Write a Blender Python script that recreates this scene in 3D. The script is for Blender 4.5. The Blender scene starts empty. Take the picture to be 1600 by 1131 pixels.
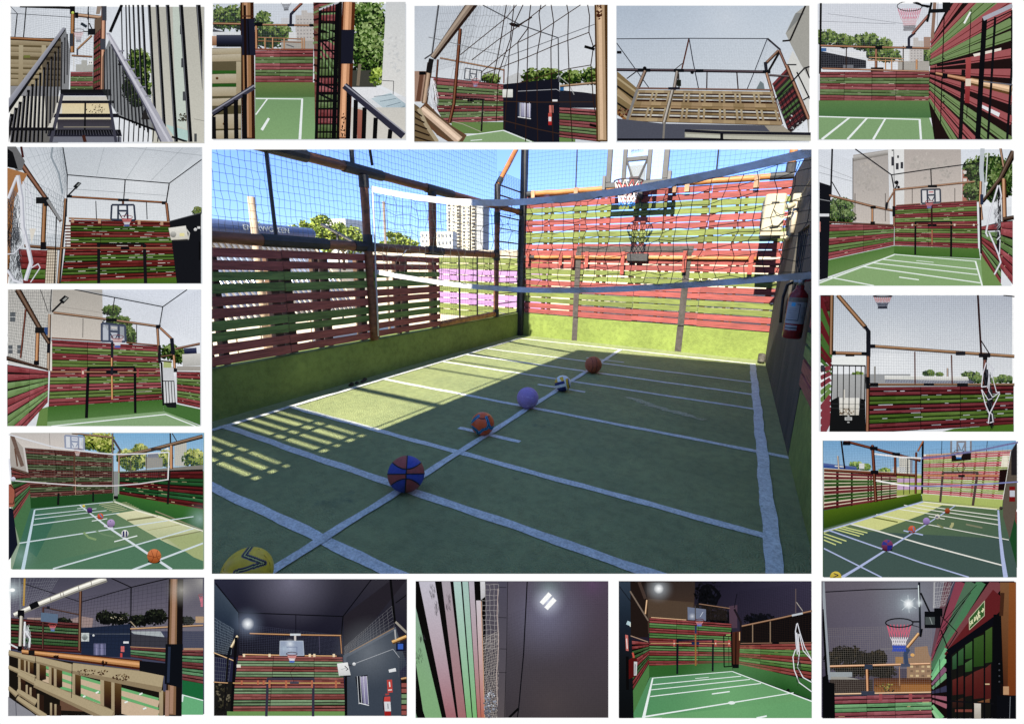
import bpy, math, random
from mathutils import Vector, Matrix
random.seed(7)
R = math.radians
S = bpy.context.scene
COL = S.collection

# ---------------------------------------------------------------- camera, sky, sun, exposure
EXPO = 1.45
F_PX, YAW, PITCH, ROLL, EYE = 652.35, 0.4906, 0.2242, 0.0214, 1.4843
def view_axes():
    cy, sy, cp, sp = math.cos(YAW), math.sin(YAW), math.cos(PITCH), math.sin(PITCH)
    f = Vector((-sy*cp, cy*cp, -sp)); r = Vector((cy, sy, 0)); u = r.cross(f)
    cr, sr = math.cos(ROLL), math.sin(ROLL)
    return cr*r + sr*u, -sr*r + cr*u, f
AR, AU, AF = view_axes()
O = Vector((0, 0, EYE))
cam = bpy.data.cameras.new('camera'); camo = bpy.data.objects.new('camera', cam); COL.objects.link(camo)
cam.sensor_width = 36; cam.lens = F_PX/1600*36; cam.clip_start = 0.05; cam.clip_end = 2000
m = Matrix.Identity(4)
for i in range(3): m[i][0], m[i][1], m[i][2], m[i][3] = AR[i], AU[i], -AF[i], O[i]
camo.matrix_world = m
S.camera = camo
SUN_EL, SUN_AZ = R(35.5), R(2.7)            # sun stands behind the court's near end, a touch to the left
W = bpy.data.worlds.new('World'); S.world = W; W.use_nodes = True
nt = W.node_tree; nt.nodes.clear()
sky = nt.nodes.new('ShaderNodeTexSky'); sky.sky_type = 'NISHITA'; sky.sun_disc = False
sky.sun_elevation = SUN_EL; sky.sun_rotation = R(180) + SUN_AZ; sky.air_density = 1.0; sky.dust_density = 0.0; sky.ozone_density = 2.5
bg = nt.nodes.new('ShaderNodeBackground'); bg.inputs[1].default_value = 0.11
hs = nt.nodes.new('ShaderNodeMix'); hs.data_type = 'RGBA'; hs.blend_type = 'MULTIPLY'; hs.inputs[0].default_value = 1; 
geo = nt.nodes.new('ShaderNodeTexCoord'); sep = nt.nodes.new('ShaderNodeSeparateXYZ'); nt.links.new(geo.outputs['Generated'], sep.inputs[0])
rmp = nt.nodes.new('ShaderNodeValToRGB'); rmp.color_ramp.elements[0].position = .05; rmp.color_ramp.elements[0].color = (.35, .47, .96, 1); rmp.color_ramp.elements[1].position = .62; rmp.color_ramp.elements[1].color = (1, 1, 1, 1)
nt.links.new(sep.outputs[2], rmp.inputs[0]); nt.links.new(rmp.outputs[0], hs.inputs[7]); nt.links.new(sky.outputs[0], hs.inputs[6])
wo = nt.nodes.new('ShaderNodeOutputWorld'); nt.links.new(hs.outputs[2], bg.inputs[0]); nt.links.new(bg.outputs[0], wo.inputs[0])
sl = bpy.data.lights.new('sun', 'SUN'); sl.energy = 5.0; sl.angle = R(0.5); sl.color = (1, 0.925, 0.74)
so = bpy.data.objects.new('sun', sl); COL.objects.link(so)
sd = Vector((math.sin(SUN_AZ)*math.cos(SUN_EL), math.cos(SUN_AZ)*math.cos(SUN_EL), -math.sin(SUN_EL)))
so.rotation_euler = sd.to_track_quat('-Z', 'Y').to_euler(); so.location = (-3, -8, 9)
S.view_settings.view_transform = 'Standard'; S.view_settings.look = 'None'; S.view_settings.exposure = EXPO; S.view_settings.gamma = 1
S.cycles.max_bounces = 6; S.cycles.transparent_max_bounces = 24

# ---------------------------------------------------------------- materials
def lin(c):
    return tuple((x/255/12.92 if x/255 <= .04045 else ((x/255+.055)/1.055)**2.4) for x in c)
MATS = {}
def mat(name, c, rough=.7, var=.18, scale=6, bump=.0, c2=None, stretch=(1, 1, 1), metal=0, spec=.4, c3=None, bscale=None, t3=.62, grain=0, gdark=.55):
    """paint or raw material: a base colour broken up by two noises, with an optional worn colour c3 and bump"""
    if name in MATS: return MATS[name]
    M = bpy.data.materials.new(name); M.use_nodes = True; t = M.node_tree; N, L = t.nodes, t.links
    b = N['Principled BSDF']; b.inputs['Roughness'].default_value = rough; b.inputs['Metallic'].default_value = metal
    b.inputs['Specular IOR Level'].default_value = spec
    tc = N.new('ShaderNodeTexCoord'); mp = N.new('ShaderNodeMapping'); mp.inputs['Scale'].default_value = stretch
    L.new(tc.outputs['Object'], mp.inputs[0])
    n1 = N.new('ShaderNodeTexNoise'); n1.inputs['Scale'].default_value = scale; n1.inputs['Detail'].default_value = 6; n1.inputs['Roughness'].default_value = .65
    L.new(mp.outputs[0], n1.inputs[0])
    r = N.new('ShaderNodeValToRGB'); cr = r.color_ramp
    d = c2 or tuple(x*(1-2.2*var) for x in c)
    cr.elements[0].position = .3; cr.elements[1].position = .7
    cr.elements[0].color = (*[max(0, x) for x in d], 1); cr.elements[1].color = (*[min(1, x*(1+var)) for x in c], 1)
    L.new(n1.outputs[0], r.inputs[0]); out = r.outputs[0]
    oi = N.new('ShaderNodeObjectInfo'); mr = N.new('ShaderNodeMapRange'); mr.inputs[3].default_value = 1-var; mr.inputs[4].default_value = 1+var*.8
    L.new(oi.outputs['Random'], mr.inputs[0]); vm = N.new('ShaderNodeVectorMath'); vm.operation = 'SCALE'
    L.new(out, vm.inputs[0]); L.new(mr.outputs[0], vm.inputs['Scale']); out = vm.outputs[0]
    if c3:
        n3 = N.new('ShaderNodeTexNoise'); n3.inputs['Scale'].default_value = scale*.8; n3.inputs['Detail'].default_value = 9; n3.inputs['Roughness'].default_value = .75
        L.new(mp.outputs[0], n3.inputs[0]); q = N.new('ShaderNodeValToRGB'); q.color_ramp.elements[0].position = t3; q.color_ramp.elements[1].position = t3+.07
        L.new(n3.outputs[0], q.inputs[0]); mx = N.new('ShaderNodeMix'); mx.data_type = 'RGBA'
        L.new(q.outputs[0], mx.inputs[0]); L.new(out, mx.inputs[6]); mx.inputs[7].default_value = (*c3, 1); out = mx.outputs[2]
    if grain:
        n4 = N.new('ShaderNodeTexNoise'); n4.inputs['Scale'].default_value = grain; n4.inputs['Detail'].default_value = 5; n4.inputs['Roughness'].default_value = .7; L.new(mp.outputs[0], n4.inputs[0])
        g = N.new('ShaderNodeMapRange'); g.inputs[1].default_value = .36; g.inputs[2].default_value = .58; g.inputs[3].default_value = gdark; g.inputs[4].default_value = 1.08; L.new(n4.outputs[0], g.inputs[0])
        v4 = N.new('ShaderNodeVectorMath'); v4.operation = 'SCALE'; L.new(out, v4.inputs[0]); L.new(g.outputs[0], v4.inputs['Scale']); out = v4.outputs[0]
    L.new(out, b.inputs['Base Color'])
    if bump:
        n2 = N.new('ShaderNodeTexNoise'); n2.inputs['Scale'].default_value = bscale or scale*5; n2.inputs['Detail'].default_value = 8
        L.new(mp.outputs[0], n2.inputs[0]); bp = N.new('ShaderNodeBump'); bp.inputs['Strength'].default_value = bump; bp.inputs['Distance'].default_value = .02
        L.new(n2.outputs[0], bp.inputs['Height']); L.new(bp.outputs[0], b.inputs['Normal'])
    MATS[name] = M
    return M
def glass(name, c, alpha):
    M = bpy.data.materials.new(name); M.use_nodes = True; t = M.node_tree; b = t.nodes['Principled BSDF']
    b.inputs['Base Color'].default_value = (*c, 1); b.inputs['Alpha'].default_value = alpha; b.inputs['Roughness'].default_value = .12
    return M
SLX = (.6, 9, 9)     # grain runs along x
SLY = (9, .6, 9)     # grain runs along y
wood_of = {}
def paint(kind, ax):
    k = kind+ax
    st = SLX if ax == 'x' else SLY
    if kind == 'red': return mat(k+' slat paint', (.25, .055, .052), .75, .16, 3, .25, stretch=st, c3=(.16, .03, .03), t3=.60, grain=7, gdark=.66)
    if kind == 'green': return mat(k+' slat paint', (.14, .172, .042), .75, .16, 3, .25, stretch=st, c3=(.09, .13, .03), t3=.60, grain=7, gdark=.66)
    if kind == 'red_in_shade': return mat(k+' slat paint', (.31, .082, .070), .75, .15, 3, .25, stretch=st, c3=(.13, .035, .03), t3=.60, grain=7, gdark=.66)  # the red slat paint again, lightened for pallets standing in shade
    if kind == 'leaf': return mat(k+' slat paint', (.15, .23, .065), .75, .16, 3, .25, stretch=st, c3=(.06, .09, .03), t3=.60, grain=7, gdark=.66)  # the green slat paint again, lightened for pallets standing in shade
    if kind == 'lilac': return mat(k+' slat paint', (.27, .15, .315), .75, .08, 3, .2, stretch=st)
    return mat(k+' slat wood', (.46, .33, .20), .8, .2, 3, .25, stretch=st)
M_FLOOR = mat('court paint', (.30, .34, .155), .8, .10, 1.3, .9, c2=(.225, .27, .13), c3=(.15, .19, .11), bscale=90, t3=.61, grain=12, gdark=.86)
M_LINE = mat('line paint', (.70, .73, .74), .75, .1, 14, .4, c3=(.40, .45, .38), bscale=120, t3=.60, grain=70, gdark=.72)
M_CURB = mat('green rendered curb', (.165, .215, .050), .85, .13, 1.6, .45, c2=(.125, .165, .038), c3=(.075, .10, .03), bscale=40, t3=.66, grain=14, gdark=.84)
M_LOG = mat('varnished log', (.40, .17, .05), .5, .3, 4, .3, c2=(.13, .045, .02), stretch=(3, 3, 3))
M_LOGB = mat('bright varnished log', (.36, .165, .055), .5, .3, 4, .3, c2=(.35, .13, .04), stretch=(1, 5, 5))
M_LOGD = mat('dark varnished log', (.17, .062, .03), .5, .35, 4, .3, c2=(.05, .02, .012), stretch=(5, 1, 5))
M_BLACK = mat('black steel', (.022, .022, .025), .5, .2, 12)
M_SLEEVE = mat('black sleeve', (.028, .028, .032), .6, .25, 8, .2)
M_CORD = mat('black net cord', (.02, .022, .025), .8, .1)
M_TAPE = mat('white net tape', (.52, .53, .58), .8, .08, 20, .2)
M_DARKTAPE = mat('painted goal tape', (.060, .052, .052), .85, .25, 12, .2)
M_RENDER = mat('black building render', (.075, .068, .060), .9, .3, 2.5, .5, c2=(.035, .033, .033), stretch=(2, 2, .5), bscale=30)
M_CREAM = mat('cream render', (.66, .58, .46), .9, .1, 1.5, .2)
M_STONE = mat('pale concrete', (.52, .45, .36), .9, .14, 2, .2)  # even pale tone for walls, pipes and stands
M_WHITE = mat('white enamel', (.38, .345, .265), .5, .05, 5)
M_GREY = mat('grey plastic', (.068, .067, .07), .5, .12, 10)
M_PANELRED = mat('extinguisher red', (.20, .012, .015), .25, .08, 5)
M_RAW = mat('raw pallet wood', (.44, .32, .19), .8, .22, 3, .3, stretch=(3, 3, 3))
M_BLOCK = mat('dark pallet block', (.10, .055, .035), .85, .25, 6, .2)
M_BLUE = mat('dark blue tank', (.085, .12, .25), .3, .08, 4)
M_BARK = mat('bark', (.10, .07, .045), .9, .25, 8, .4)

# ---------------------------------------------------------------- mesh helpers
class MB:
    def __init__(s): s.v, s.f, s.m, s.c = [], [], [], []
    def quad(s, a, b, c, d, k=0):
        n = len(s.v); s.v += [tuple(a), tuple(b), tuple(c), tuple(d)]; s.f.append((n, n+1, n+2, n+3)); s.m.append(k)
    def poly(s, pts, k=0):
        n = len(s.v); s.v += [tuple(p) for p in pts]; s.f.append(tuple(range(n, n+len(pts)))); s.m.append(k)
    def hexa(s, p, k=0):
        n = len(s.v); s.v += [tuple(q) for q in p]
        for f in ((0, 3, 2, 1), (4, 5, 6, 7), (0, 1, 5, 4), (1, 2, 6, 5), (2, 3, 7, 6), (3, 0, 4, 7)):
            s.f.append(tuple(n+i for i in f)); s.m.append(k)
    def box(s, lo, hi, k=0):
        (a, b, c), (d, e, f) = lo, hi
        s.hexa([(a, b, c), (d, b, c), (d, e, c), (a, e, c), (a, b, f), (d, b, f), (d, e, f), (a, e, f)], k)
    def obox(s, c, hx, hy, hz, k=0):      # half vectors
        c = Vector(c); P = []
        for z in (-1, 1):
            for x, y in ((-1, -1), (1, -1), (1, 1), (-1, 1)): P.append(c+x*Vector(hx)+y*Vector(hy)+z*Vector(hz))
        s.hexa(P, k)
    def cbox(s, lo, hi, b=.004, k=0):     # box with chamfered edges (8 corners cut along z and rims)
        (x0, y0, z0), (x1, y1, z1) = lo, hi
        def ring(z, i): return [(x0+b+i, y0+i, z), (x1-b-i, y0+i, z), (x1-i, y0+b+i, z), (x1-i, y1-b-i, z), (x1-b-i, y1-i, z), (x0+b+i, y1-i, z), (x0+i, y1-b-i, z), (x0+i, y0+b+i, z)]
        rs = [ring(z0, b), ring(z0+b, 0), ring(z1-b, 0), ring(z1, b)]
        n = len(s.v)
        for r in rs: s.v += r
        for a in range(3):
            for j in range(8): s.f.append((n+a*8+j, n+a*8+(j+1) % 8, n+a*8+8+(j+1) % 8, n+a*8+8+j)); s.m.append(k)
        s.f.append(tuple(n+j for j in reversed(range(8)))); s.m.append(k)
        s.f.append(tuple(n+24+j for j in range(8))); s.m.append(k)
    def tube(s, pts, r, n=6, k=0, cap=True):
        pts = [Vector(p) for p in pts]; rs = r if isinstance(r, (list, tuple)) else [r]*len(pts)
        base = len(s.v); up = None
        for i, p in enumerate(pts):
            t = (pts[min(i+1, len(pts)-1)]-pts[max(i-1, 0)]).normalized()
            if up is None: up = Vector((0, 0, 1)) if abs(t.z) < .9 else Vector((1, 0, 0))
            a = t.cross(up).normalized(); b = a.cross(t); up = b
            for j in range(n):
                w = 2*math.pi*j/n; s.v.append(tuple(p+rs[i]*(math.cos(w)*a+math.sin(w)*b)))
        for i in range(len(pts)-1):
            for j in range(n):
                s.f.append((base+i*n+j, base+i*n+(j+1) % n, base+(i+1)*n+(j+1) % n, base+(i+1)*n+j)); s.m.append(k)
        if cap:
            s.f.append(tuple(base+j for j in reversed(range(n)))); s.m.append(k)
            e = base+(len(pts)-1)*n; s.f.append(tuple(e+j for j in range(n))); s.m.append(k)
    def lathe(s, prof, c, n=32, k=0, ax=None):
        """prof: (radius, height) up the axis"""
        c = Vector(c); Z = Vector(ax or (0, 0, 1)).normalized(); X = Z.orthogonal().normalized(); Y = Z.cross(X); b = len(s.v)
        for r, h in prof:
            for j in range(n):
                w = 2*math.pi*j/n; s.v.append(tuple(c+Z*h+r*(math.cos(w)*X+math.sin(w)*Y)))
        for i in range(len(prof)-1):
            for j in range(n): s.f.append((b+i*n+j, b+i*n+(j+1) % n, b+(i+1)*n+(j+1) % n, b+(i+1)*n+j)); s.m.append(k)
        s.f.append(tuple(b+j for j in reversed(range(n)))); s.m.append(k)
        e = b+(len(prof)-1)*n; s.f.append(tuple(e+j for j in range(n))); s.m.append(k)
    def build(s, name, mats, parent=None, smooth=False):
        me = bpy.data.meshes.new(name); me.from_pydata(s.v, [], s.f)
        for x in (mats if isinstance(mats, (list, tuple)) else [mats]): me.materials.append(x)
        me.polygons.foreach_set('material_index', s.m)
        if smooth: me.polygons.foreach_set('use_smooth', [True]*len(s.f))
        if s.c:
            at = me.color_attributes.new('ink', 'FLOAT_COLOR', 'CORNER'); flat = []
            for f, cc in zip(s.f, s.c):
                for q in range(len(f)): flat += list(cc[q] if isinstance(cc[0], (list, tuple)) else cc)
            at.data.foreach_set('color', flat)
        me.update(); o = bpy.data.objects.new(name, me); COL.objects.link(o)
        if parent is not None: o.parent = parent
        return o
def tag(o, label=None, cat=None, group=None, kind=None):
    if label: o['label'] = label
    if cat: o['category'] = cat
    if group: o['group'] = group
    if kind: o['kind'] = kind
    return o
def empty(name, label, cat, group=None):
    o = bpy.data.objects.new(name, None); COL.objects.link(o); o.empty_display_size = .1
    return tag(o, label, cat, group)
def struct(o): o['kind'] = 'structure'; return o
def text_mesh(s, size, loc, xdir, updir, m_, name, parent, shear=0):
    """lettering as a real mesh, laid on a surface"""
    cu = bpy.data.curves.new(name, 'FONT'); cu.body = s; cu.size = size; cu.extrude = .001; cu.shear = shear; cu.align_x = 'CENTER'; cu.align_y = 'CENTER'
    o = bpy.data.objects.new(name, cu); COL.objects.link(o)
    dg = bpy.context.evaluated_depsgraph_get(); me = bpy.data.meshes.new_from_object(o.evaluated_get(dg))
    bpy.data.objects.remove(o); bpy.data.curves.remove(cu)
    x = Vector(xdir).normalized(); y = Vector(updir).normalized(); z = x.cross(y); mm = Matrix.Identity(4)
    for i in range(3): mm[i][0], mm[i][1], mm[i][2], mm[i][3] = x[i], y[i], z[i], loc[i]
    me.transform(mm); me.materials.clear(); me.materials.append(m_)
    o = bpy.data.objects.new(name, me); COL.objects.link(o)
    if parent is not None: o.parent = parent
    return o
rnd = random.uniform

# ---------------------------------------------------------------- the setting: floor, lines, terrace, far ground
XL, XR, YW, YN = -4.233, .52, 8.236, -.5
def sheet(name, x0, x1, y0, y1, z, m_, nx=1, ny=1):
    b = MB()
    for i in range(nx):
        for j in range(ny):
            xa, xb, ya, yb = x0+(x1-x0)*i/nx, x0+(x1-x0)*(i+1)/nx, y0+(y1-y0)*j/ny, y0+(y1-y0)*(j+1)/ny
            b.quad((xa, ya, z), (xb, ya, z), (xb, yb, z), (xa, yb, z))
    return struct(b.build(name, m_))
FLOOR = sheet('court_floor', XL, XR, YN, YW, 0, M_FLOOR)
sheet('ground', -700, 700, -500, 1200, -.12, mat('far ground', (.20, .17, .12), .95, .2, .05))
sheet('terrace', -16, XL-.17, -6, 15, -.012, mat('pale terrace screed', (.62, .53, .40), .9, .12, .8))
sheet('back_terrace', XL-.17, 6, YW+.17, 15, -.016, mat('pale back screed', (.66, .60, .50), .9, .12, .8))
def wob(x): return .006*math.sin(x*5.1)+.005*math.sin(x*13.7+1)+rnd(-.0022, .0022)
def court_line(a, b, w, z=.004):
    a, b = Vector((*a, z)), Vector((*b, z)); d = b-a; n = max(2, int(d.length/.035)); t = d.normalized(); s_ = Vector((-t.y, t.x, 0)); mb = MB(); P = []
    ph = rnd(0, 9)
    for i in range(n+1):
        c = a+d*i/n; e = i*.035+ph
        P.append((c+s_*(w/2+wob(e)*.6), c-s_*(w/2+wob(e+40)*.6)))
    for i in range(n): mb.quad(P[i][1], P[i+1][1], P[i+1][0], P[i][0])
    return mb.build('court_line', M_LINE, FLOOR)
TY = [1.303, 1.941, 2.581, 3.888, 5.154, 5.80, 6.449, 7.814]
XA, XB, XC = -3.996, .33, -1.83
for y in TY: court_line((XA-.05, y+rnd(-.01, .01)), (XB+(.2 if y == 3.888 else .02), y+rnd(-.008, .008)), .062 if y > 2.2 else .07)
court_line((XA, -.03), (XB, -.03), .06)
court_line((XA, -.05), (XA, 7.84), .062, .008); court_line((XB, -.05), (XB, 7.84), .085, .008); court_line((XC-.02, -.05), (XC-.01, 7.82), .062, .008)
for y in (3.02, 4.768, 6.722): court_line((-2.16, y), (-1.52, y), .055)
# a scuffed bare patch of screed in the paint
b = MB(); rs_ = random.Random(12)
for q in range(26):
    t = rs_.random(); cx_, cy_ = -.98+.80*t+rs_.uniform(-.05, .05), 4.80-.32*t+rs_.uniform(-.07, .07)*(1-abs(2*t-1)*.6); rr = rs_.uniform(.02, .085)
    b.poly([(cx_+rr*1.7*math.cos(k*.45)*rs_.uniform(.5, 1.2), cy_+rr*.5*math.sin(k*.45)*rs_.uniform(.5, 1.2)-.2*rr*math.cos(k*.45), .0025+q*.00005) for k in range(14)])
b.build('floor_scuff', mat('bare screed', (.44, .40, .29), .95, .2, 30, .4, c2=(.33, .35, .19), grain=60, gdark=.7), FLOOR)

# ---------------------------------------------------------------- low rendered walls round the court
def curb(name, label, lo, hi):
    b = MB(); b.cbox(lo, hi, .012); return tag(b.build(name, M_CURB), label, 'low wall')
curb('low_wall', 'long low green wall under the left pallet fence', (XL-.16, YN, -.1), (XL, YW, .492))
curb('low_wall', 'low green wall in full sun below the far pallet wall', (XL+.002, YW, -.1), (1.0, YW+.16, .492))
curb('low_wall', 'low green wall under the right hand pallets beside the black building', (XR, YN, -.1), (XR+.16, 3.93, .585))
# ---------------------------------------------------------------- pallets
PAT = 'RRGGRRGGRR'
def pallet(label, a, u, width, z0, z1, nrm, pat, kinds, ax, group, gap=.26, stringers=True, jit=1, thin=False, posts=None, name='wooden_pallet'):
    """a: corner on the wall plane, u: unit vector along, nrm: unit vector towards the court; every board is a part"""
    a, u, nrm = Vector(a), Vector(u), Vector(nrm); n = len(pat); p = (z1-z0)/n; h = p*(1-gap)
    root = empty(name, label, 'pallet', group); root.location = (a.x, a.y, z0)
    off = Vector((a.x, a.y, z0)); X = Vector((0, 0, 1))
    for i, c in enumerate(pat):
        zt = z1-p*i-rnd(0, .008)*jit-z0; zb = zt-h+rnd(-.007, .007)*jit; t = .018
        e0, e1 = rnd(0, .006), width-rnd(-.004, .004); sk = rnd(-.006, .006)*jit; b = MB(); d0 = rnd(0, .004); N_ = 6
        top, bot = [], []
        for k in range(N_+1):
            s_ = e0+(e1-e0)*k/N_; top.append((s_, zt+sk*(k/N_-.5)+rnd(-.0022, .0022)*jit)); bot.append((s_, zb+sk*(k/N_-.5)+rnd(-.0022, .0022)*jit))
        F_ = lambda q, dd: u*q[0]+X*q[1]+nrm*dd
        for k in range(N_):
            b.quad(F_(bot[k], t+d0), F_(bot[k+1], t+d0), F_(top[k+1], t+d0), F_(top[k], t+d0))
            b.quad(F_(bot[k], 0), F_(top[k], 0), F_(top[k+1], 0), F_(bot[k+1], 0))
            b.quad(F_(top[k], t+d0), F_(top[k+1], t+d0), F_(top[k+1], 0), F_(top[k], 0))
            b.quad(F_(bot[k], 0), F_(bot[k+1], 0), F_(bot[k+1], t+d0), F_(bot[k], t+d0))
        b.quad(F_(bot[0], 0), F_(bot[0], t+d0), F_(top[0], t+d0), F_(top[0], 0)); b.quad(F_(bot[-1], 0), F_(top[-1], 0), F_(top[-1], t+d0), F_(bot[-1], t+d0))
        b.build('slat', paint(kinds[c], ax), root)
    if stringers:
        for s_, w in [(q_, .055) for q_ in posts] if posts else ((.05, .09), (width*.36, .05), (width*.47, .05), (width-.09, .09)) if width > .8 else ((.05, .08), (width-.08, .08)):
            b = MB(); c = u*s_-nrm*(.012 if thin else .05)+X*((z1-z0)/2)
            b.obox(c, u*(w/2), nrm*(.0115 if thin else .048), X*((z1-z0)/2-.01)); b.build('stringer', M_BLOCK, root)
    return root
KD = {'R': 'red', 'G': 'green'}; KM = {'R': 'red_in_shade', 'G': 'leaf'}; KP = {'G': 'green', 'P': 'lilac'}
# far wall, two rows of four
xs = [-4.12, -2.945, -1.785, -.625, .515]; cn = ['leftmost', 'second from the left', 'third from the left', 'rightmost']
for i in range(4):
    tr = ['beside the black corner post', 'behind the hoop net', 'right of the hoop backboard', 'behind the air conditioner'][i]
    pallet(f'sunlit pallet in the upper row of the far wall, {tr}', (xs[i], YW, 0), (1, 0, 0), xs[i+1]-xs[i]+.001, 1.715, 2.90, (0, -1, 0), PAT, KD, 'x', 'pallets of the sunlit far wall', .16)
    pallet(f'sunlit pallet, {cn[i]} in the lower row of the far wall', (xs[i], YW, 0), (1, 0, 0), xs[i+1]-xs[i]+.001, .497, 1.69, (0, -1, 0), PAT, KD, 'x', 'pallets of the sunlit far wall', .18)
# left wall, in shade
for (y0, y1, l) in ((.40, 1.58, 'shaded red and green pallet next but one to the net post on the left wall'), (1.585, 2.783, 'shaded red and green pallet at the left edge, under the solar heater'), (2.79, 3.93, 'shaded red and green pallet just left of the net post'), (4.0, 5.395, 'shaded red and green pallet right of the net post, beside the wire panel')):
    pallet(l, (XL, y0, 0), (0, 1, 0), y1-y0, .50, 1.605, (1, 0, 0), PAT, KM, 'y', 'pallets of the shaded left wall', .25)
# right wall near the camera, and the near end wall whose gaps cast the striped light
for (y0, y1, l) in ((2.75, 3.9, 'red and green pallet beside the black building at the right edge'),):
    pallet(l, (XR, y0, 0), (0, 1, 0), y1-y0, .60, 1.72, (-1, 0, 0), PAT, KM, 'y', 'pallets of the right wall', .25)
NP = (.06, .66, .82, 1.25)
for (x0, x1, l) in ((-4.23, -2.88, 'red and green pallet of the near end wall'),):
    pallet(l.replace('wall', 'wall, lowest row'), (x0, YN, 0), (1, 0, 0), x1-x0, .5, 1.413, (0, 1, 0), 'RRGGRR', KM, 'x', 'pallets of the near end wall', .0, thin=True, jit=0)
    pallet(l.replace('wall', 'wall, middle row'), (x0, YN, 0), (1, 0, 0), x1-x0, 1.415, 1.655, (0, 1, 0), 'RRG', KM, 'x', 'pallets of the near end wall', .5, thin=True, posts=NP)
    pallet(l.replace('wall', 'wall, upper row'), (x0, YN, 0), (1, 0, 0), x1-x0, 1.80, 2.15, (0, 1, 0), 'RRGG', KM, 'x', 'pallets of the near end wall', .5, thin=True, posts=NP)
    bb_ = MB(); bb_.box((x0, YN-.01, 1.657), (x1, YN+.012, 1.798)); bb_.box((x0, YN-.01, 2.152), (x1, YN+.012, 2.21)); tag(bb_.build('board', paint('red_in_shade', 'x')), l.replace('pallet', 'added sun-blocking board'), 'board', 'added boards of the near end wall')  # unseen boards added to keep sun out between and above the striped gaps
# lilac and green pallets on the terrace outside
for i, (x0, x1, l) in enumerate(((-8.24, -7.0, 'lilac and green pallet outside behind the wire panel, left one'), (-6.99, -5.75, 'lilac and green pallet outside behind the wire panel, middle one'), (-5.74, -4.5, 'lilac and green pallet outside behind the gate'))):
    pallet(l, (x0, 10.5, 0), (1, 0, 0), x1-x0, -.01, 1.72, (0, -1, 0), 'GGPPGGPPGG', KP, 'x', 'lilac and green pallets on the terrace', .13)

# ---------------------------------------------------------------- log frame
def log(name, label, a, b, r, m_, sleeves=(), group='log frame of the court', knots=True, cat='pole'):
    a, b = Vector(a), Vector(b); d = b-a; n = max(3, int(d.length/.22)); mb = MB()
    q = d.normalized(); s1 = q.orthogonal().normalized(); s2 = q.cross(s1)
    mb.tube([a+d*i/n+s1*rnd(-.004, .004)+s2*rnd(-.004, .004) for i in range(n+1)], [r*rnd(.94, 1.06) for i in range(n+1)], 12)
    o = mb.build(name, m_, None, True); tag(o, label, cat, group)
    for (t0, t1) in sleeves:
        e = MB(); e.tube([a+d*t0, a+d*t1], r*1.18, 10); e.build('sleeve', M_SLEEVE, o)
    return o
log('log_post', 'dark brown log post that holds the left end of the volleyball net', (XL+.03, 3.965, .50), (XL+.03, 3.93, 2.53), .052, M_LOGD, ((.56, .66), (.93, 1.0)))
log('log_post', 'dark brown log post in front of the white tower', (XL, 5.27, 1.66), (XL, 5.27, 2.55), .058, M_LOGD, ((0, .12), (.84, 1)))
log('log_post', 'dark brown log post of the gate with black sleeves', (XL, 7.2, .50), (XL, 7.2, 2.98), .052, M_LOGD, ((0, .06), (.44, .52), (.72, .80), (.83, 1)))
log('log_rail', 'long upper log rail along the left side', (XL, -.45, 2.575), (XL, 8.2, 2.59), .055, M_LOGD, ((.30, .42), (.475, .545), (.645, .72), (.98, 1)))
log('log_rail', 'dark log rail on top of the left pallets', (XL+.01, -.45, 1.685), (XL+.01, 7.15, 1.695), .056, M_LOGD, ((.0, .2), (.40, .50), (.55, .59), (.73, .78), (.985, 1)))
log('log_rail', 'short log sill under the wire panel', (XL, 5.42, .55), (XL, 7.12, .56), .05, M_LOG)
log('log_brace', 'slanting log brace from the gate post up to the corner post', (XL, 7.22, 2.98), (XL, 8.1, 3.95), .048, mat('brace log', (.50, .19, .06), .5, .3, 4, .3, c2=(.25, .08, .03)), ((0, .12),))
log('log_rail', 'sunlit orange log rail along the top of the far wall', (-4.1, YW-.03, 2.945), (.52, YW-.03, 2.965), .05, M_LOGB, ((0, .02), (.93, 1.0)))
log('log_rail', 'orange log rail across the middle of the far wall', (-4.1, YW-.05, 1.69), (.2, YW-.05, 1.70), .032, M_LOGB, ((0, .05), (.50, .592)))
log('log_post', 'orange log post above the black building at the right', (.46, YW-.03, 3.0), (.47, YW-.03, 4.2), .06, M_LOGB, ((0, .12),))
b = MB(); b.cbox((-4.25, YW-.09, .0), (-4.13, YW+.03, 4.1), .006); tag(b.build('corner_post', M_BLACK), 'black steel corner post between gate and far wall', 'post')
for i, (x, z0, z1, l) in enumerate(((-4.02, 1.55, 1.80, 'by the corner'), (-3.28, 1.53, 1.78, 'left of the painted goal'), (-3.02, 1.5, 1.74, 'short, left of the goal post'), (-2.73, 1.50, 1.80, 'inside the left goal post'), (-2.02, 1.37, 1.80, 'left of the black bracket'), (-.93, 1.45, 1.82, 'inside the right goal post'), (.10, 1.44, 1.82, 'beside the air conditioner shadow'))):
    b = MB(); b.cbox((x-.035, YW-.115, z0), (x+.035, YW-.092, z1), .003)
    tag(b.build('batten', mat('batten paint', (.27, .06, .048), .8, .2, 6)), f'short red batten over the middle rail, {l}', 'batten', 'battens on the far wall')
for x, l in ((-3.95, 'by the corner'), (-3.03, 'left of the backboard'), (-1.23, 'right of the backboard'), (-1.02, 'second right of the backboard'), (.02, 'near the right post')):
    b = MB(); b.cbox((x-.04, YW-.10, 2.80), (x+.04, YW-.082, 3.0), .003)
    tag(b.build('batten', mat('pale batten', (.36, .21, .13), .8, .2, 6)), f'short pale batten over the top rail, {l}', 'batten', 'battens on the top rail')
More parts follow.
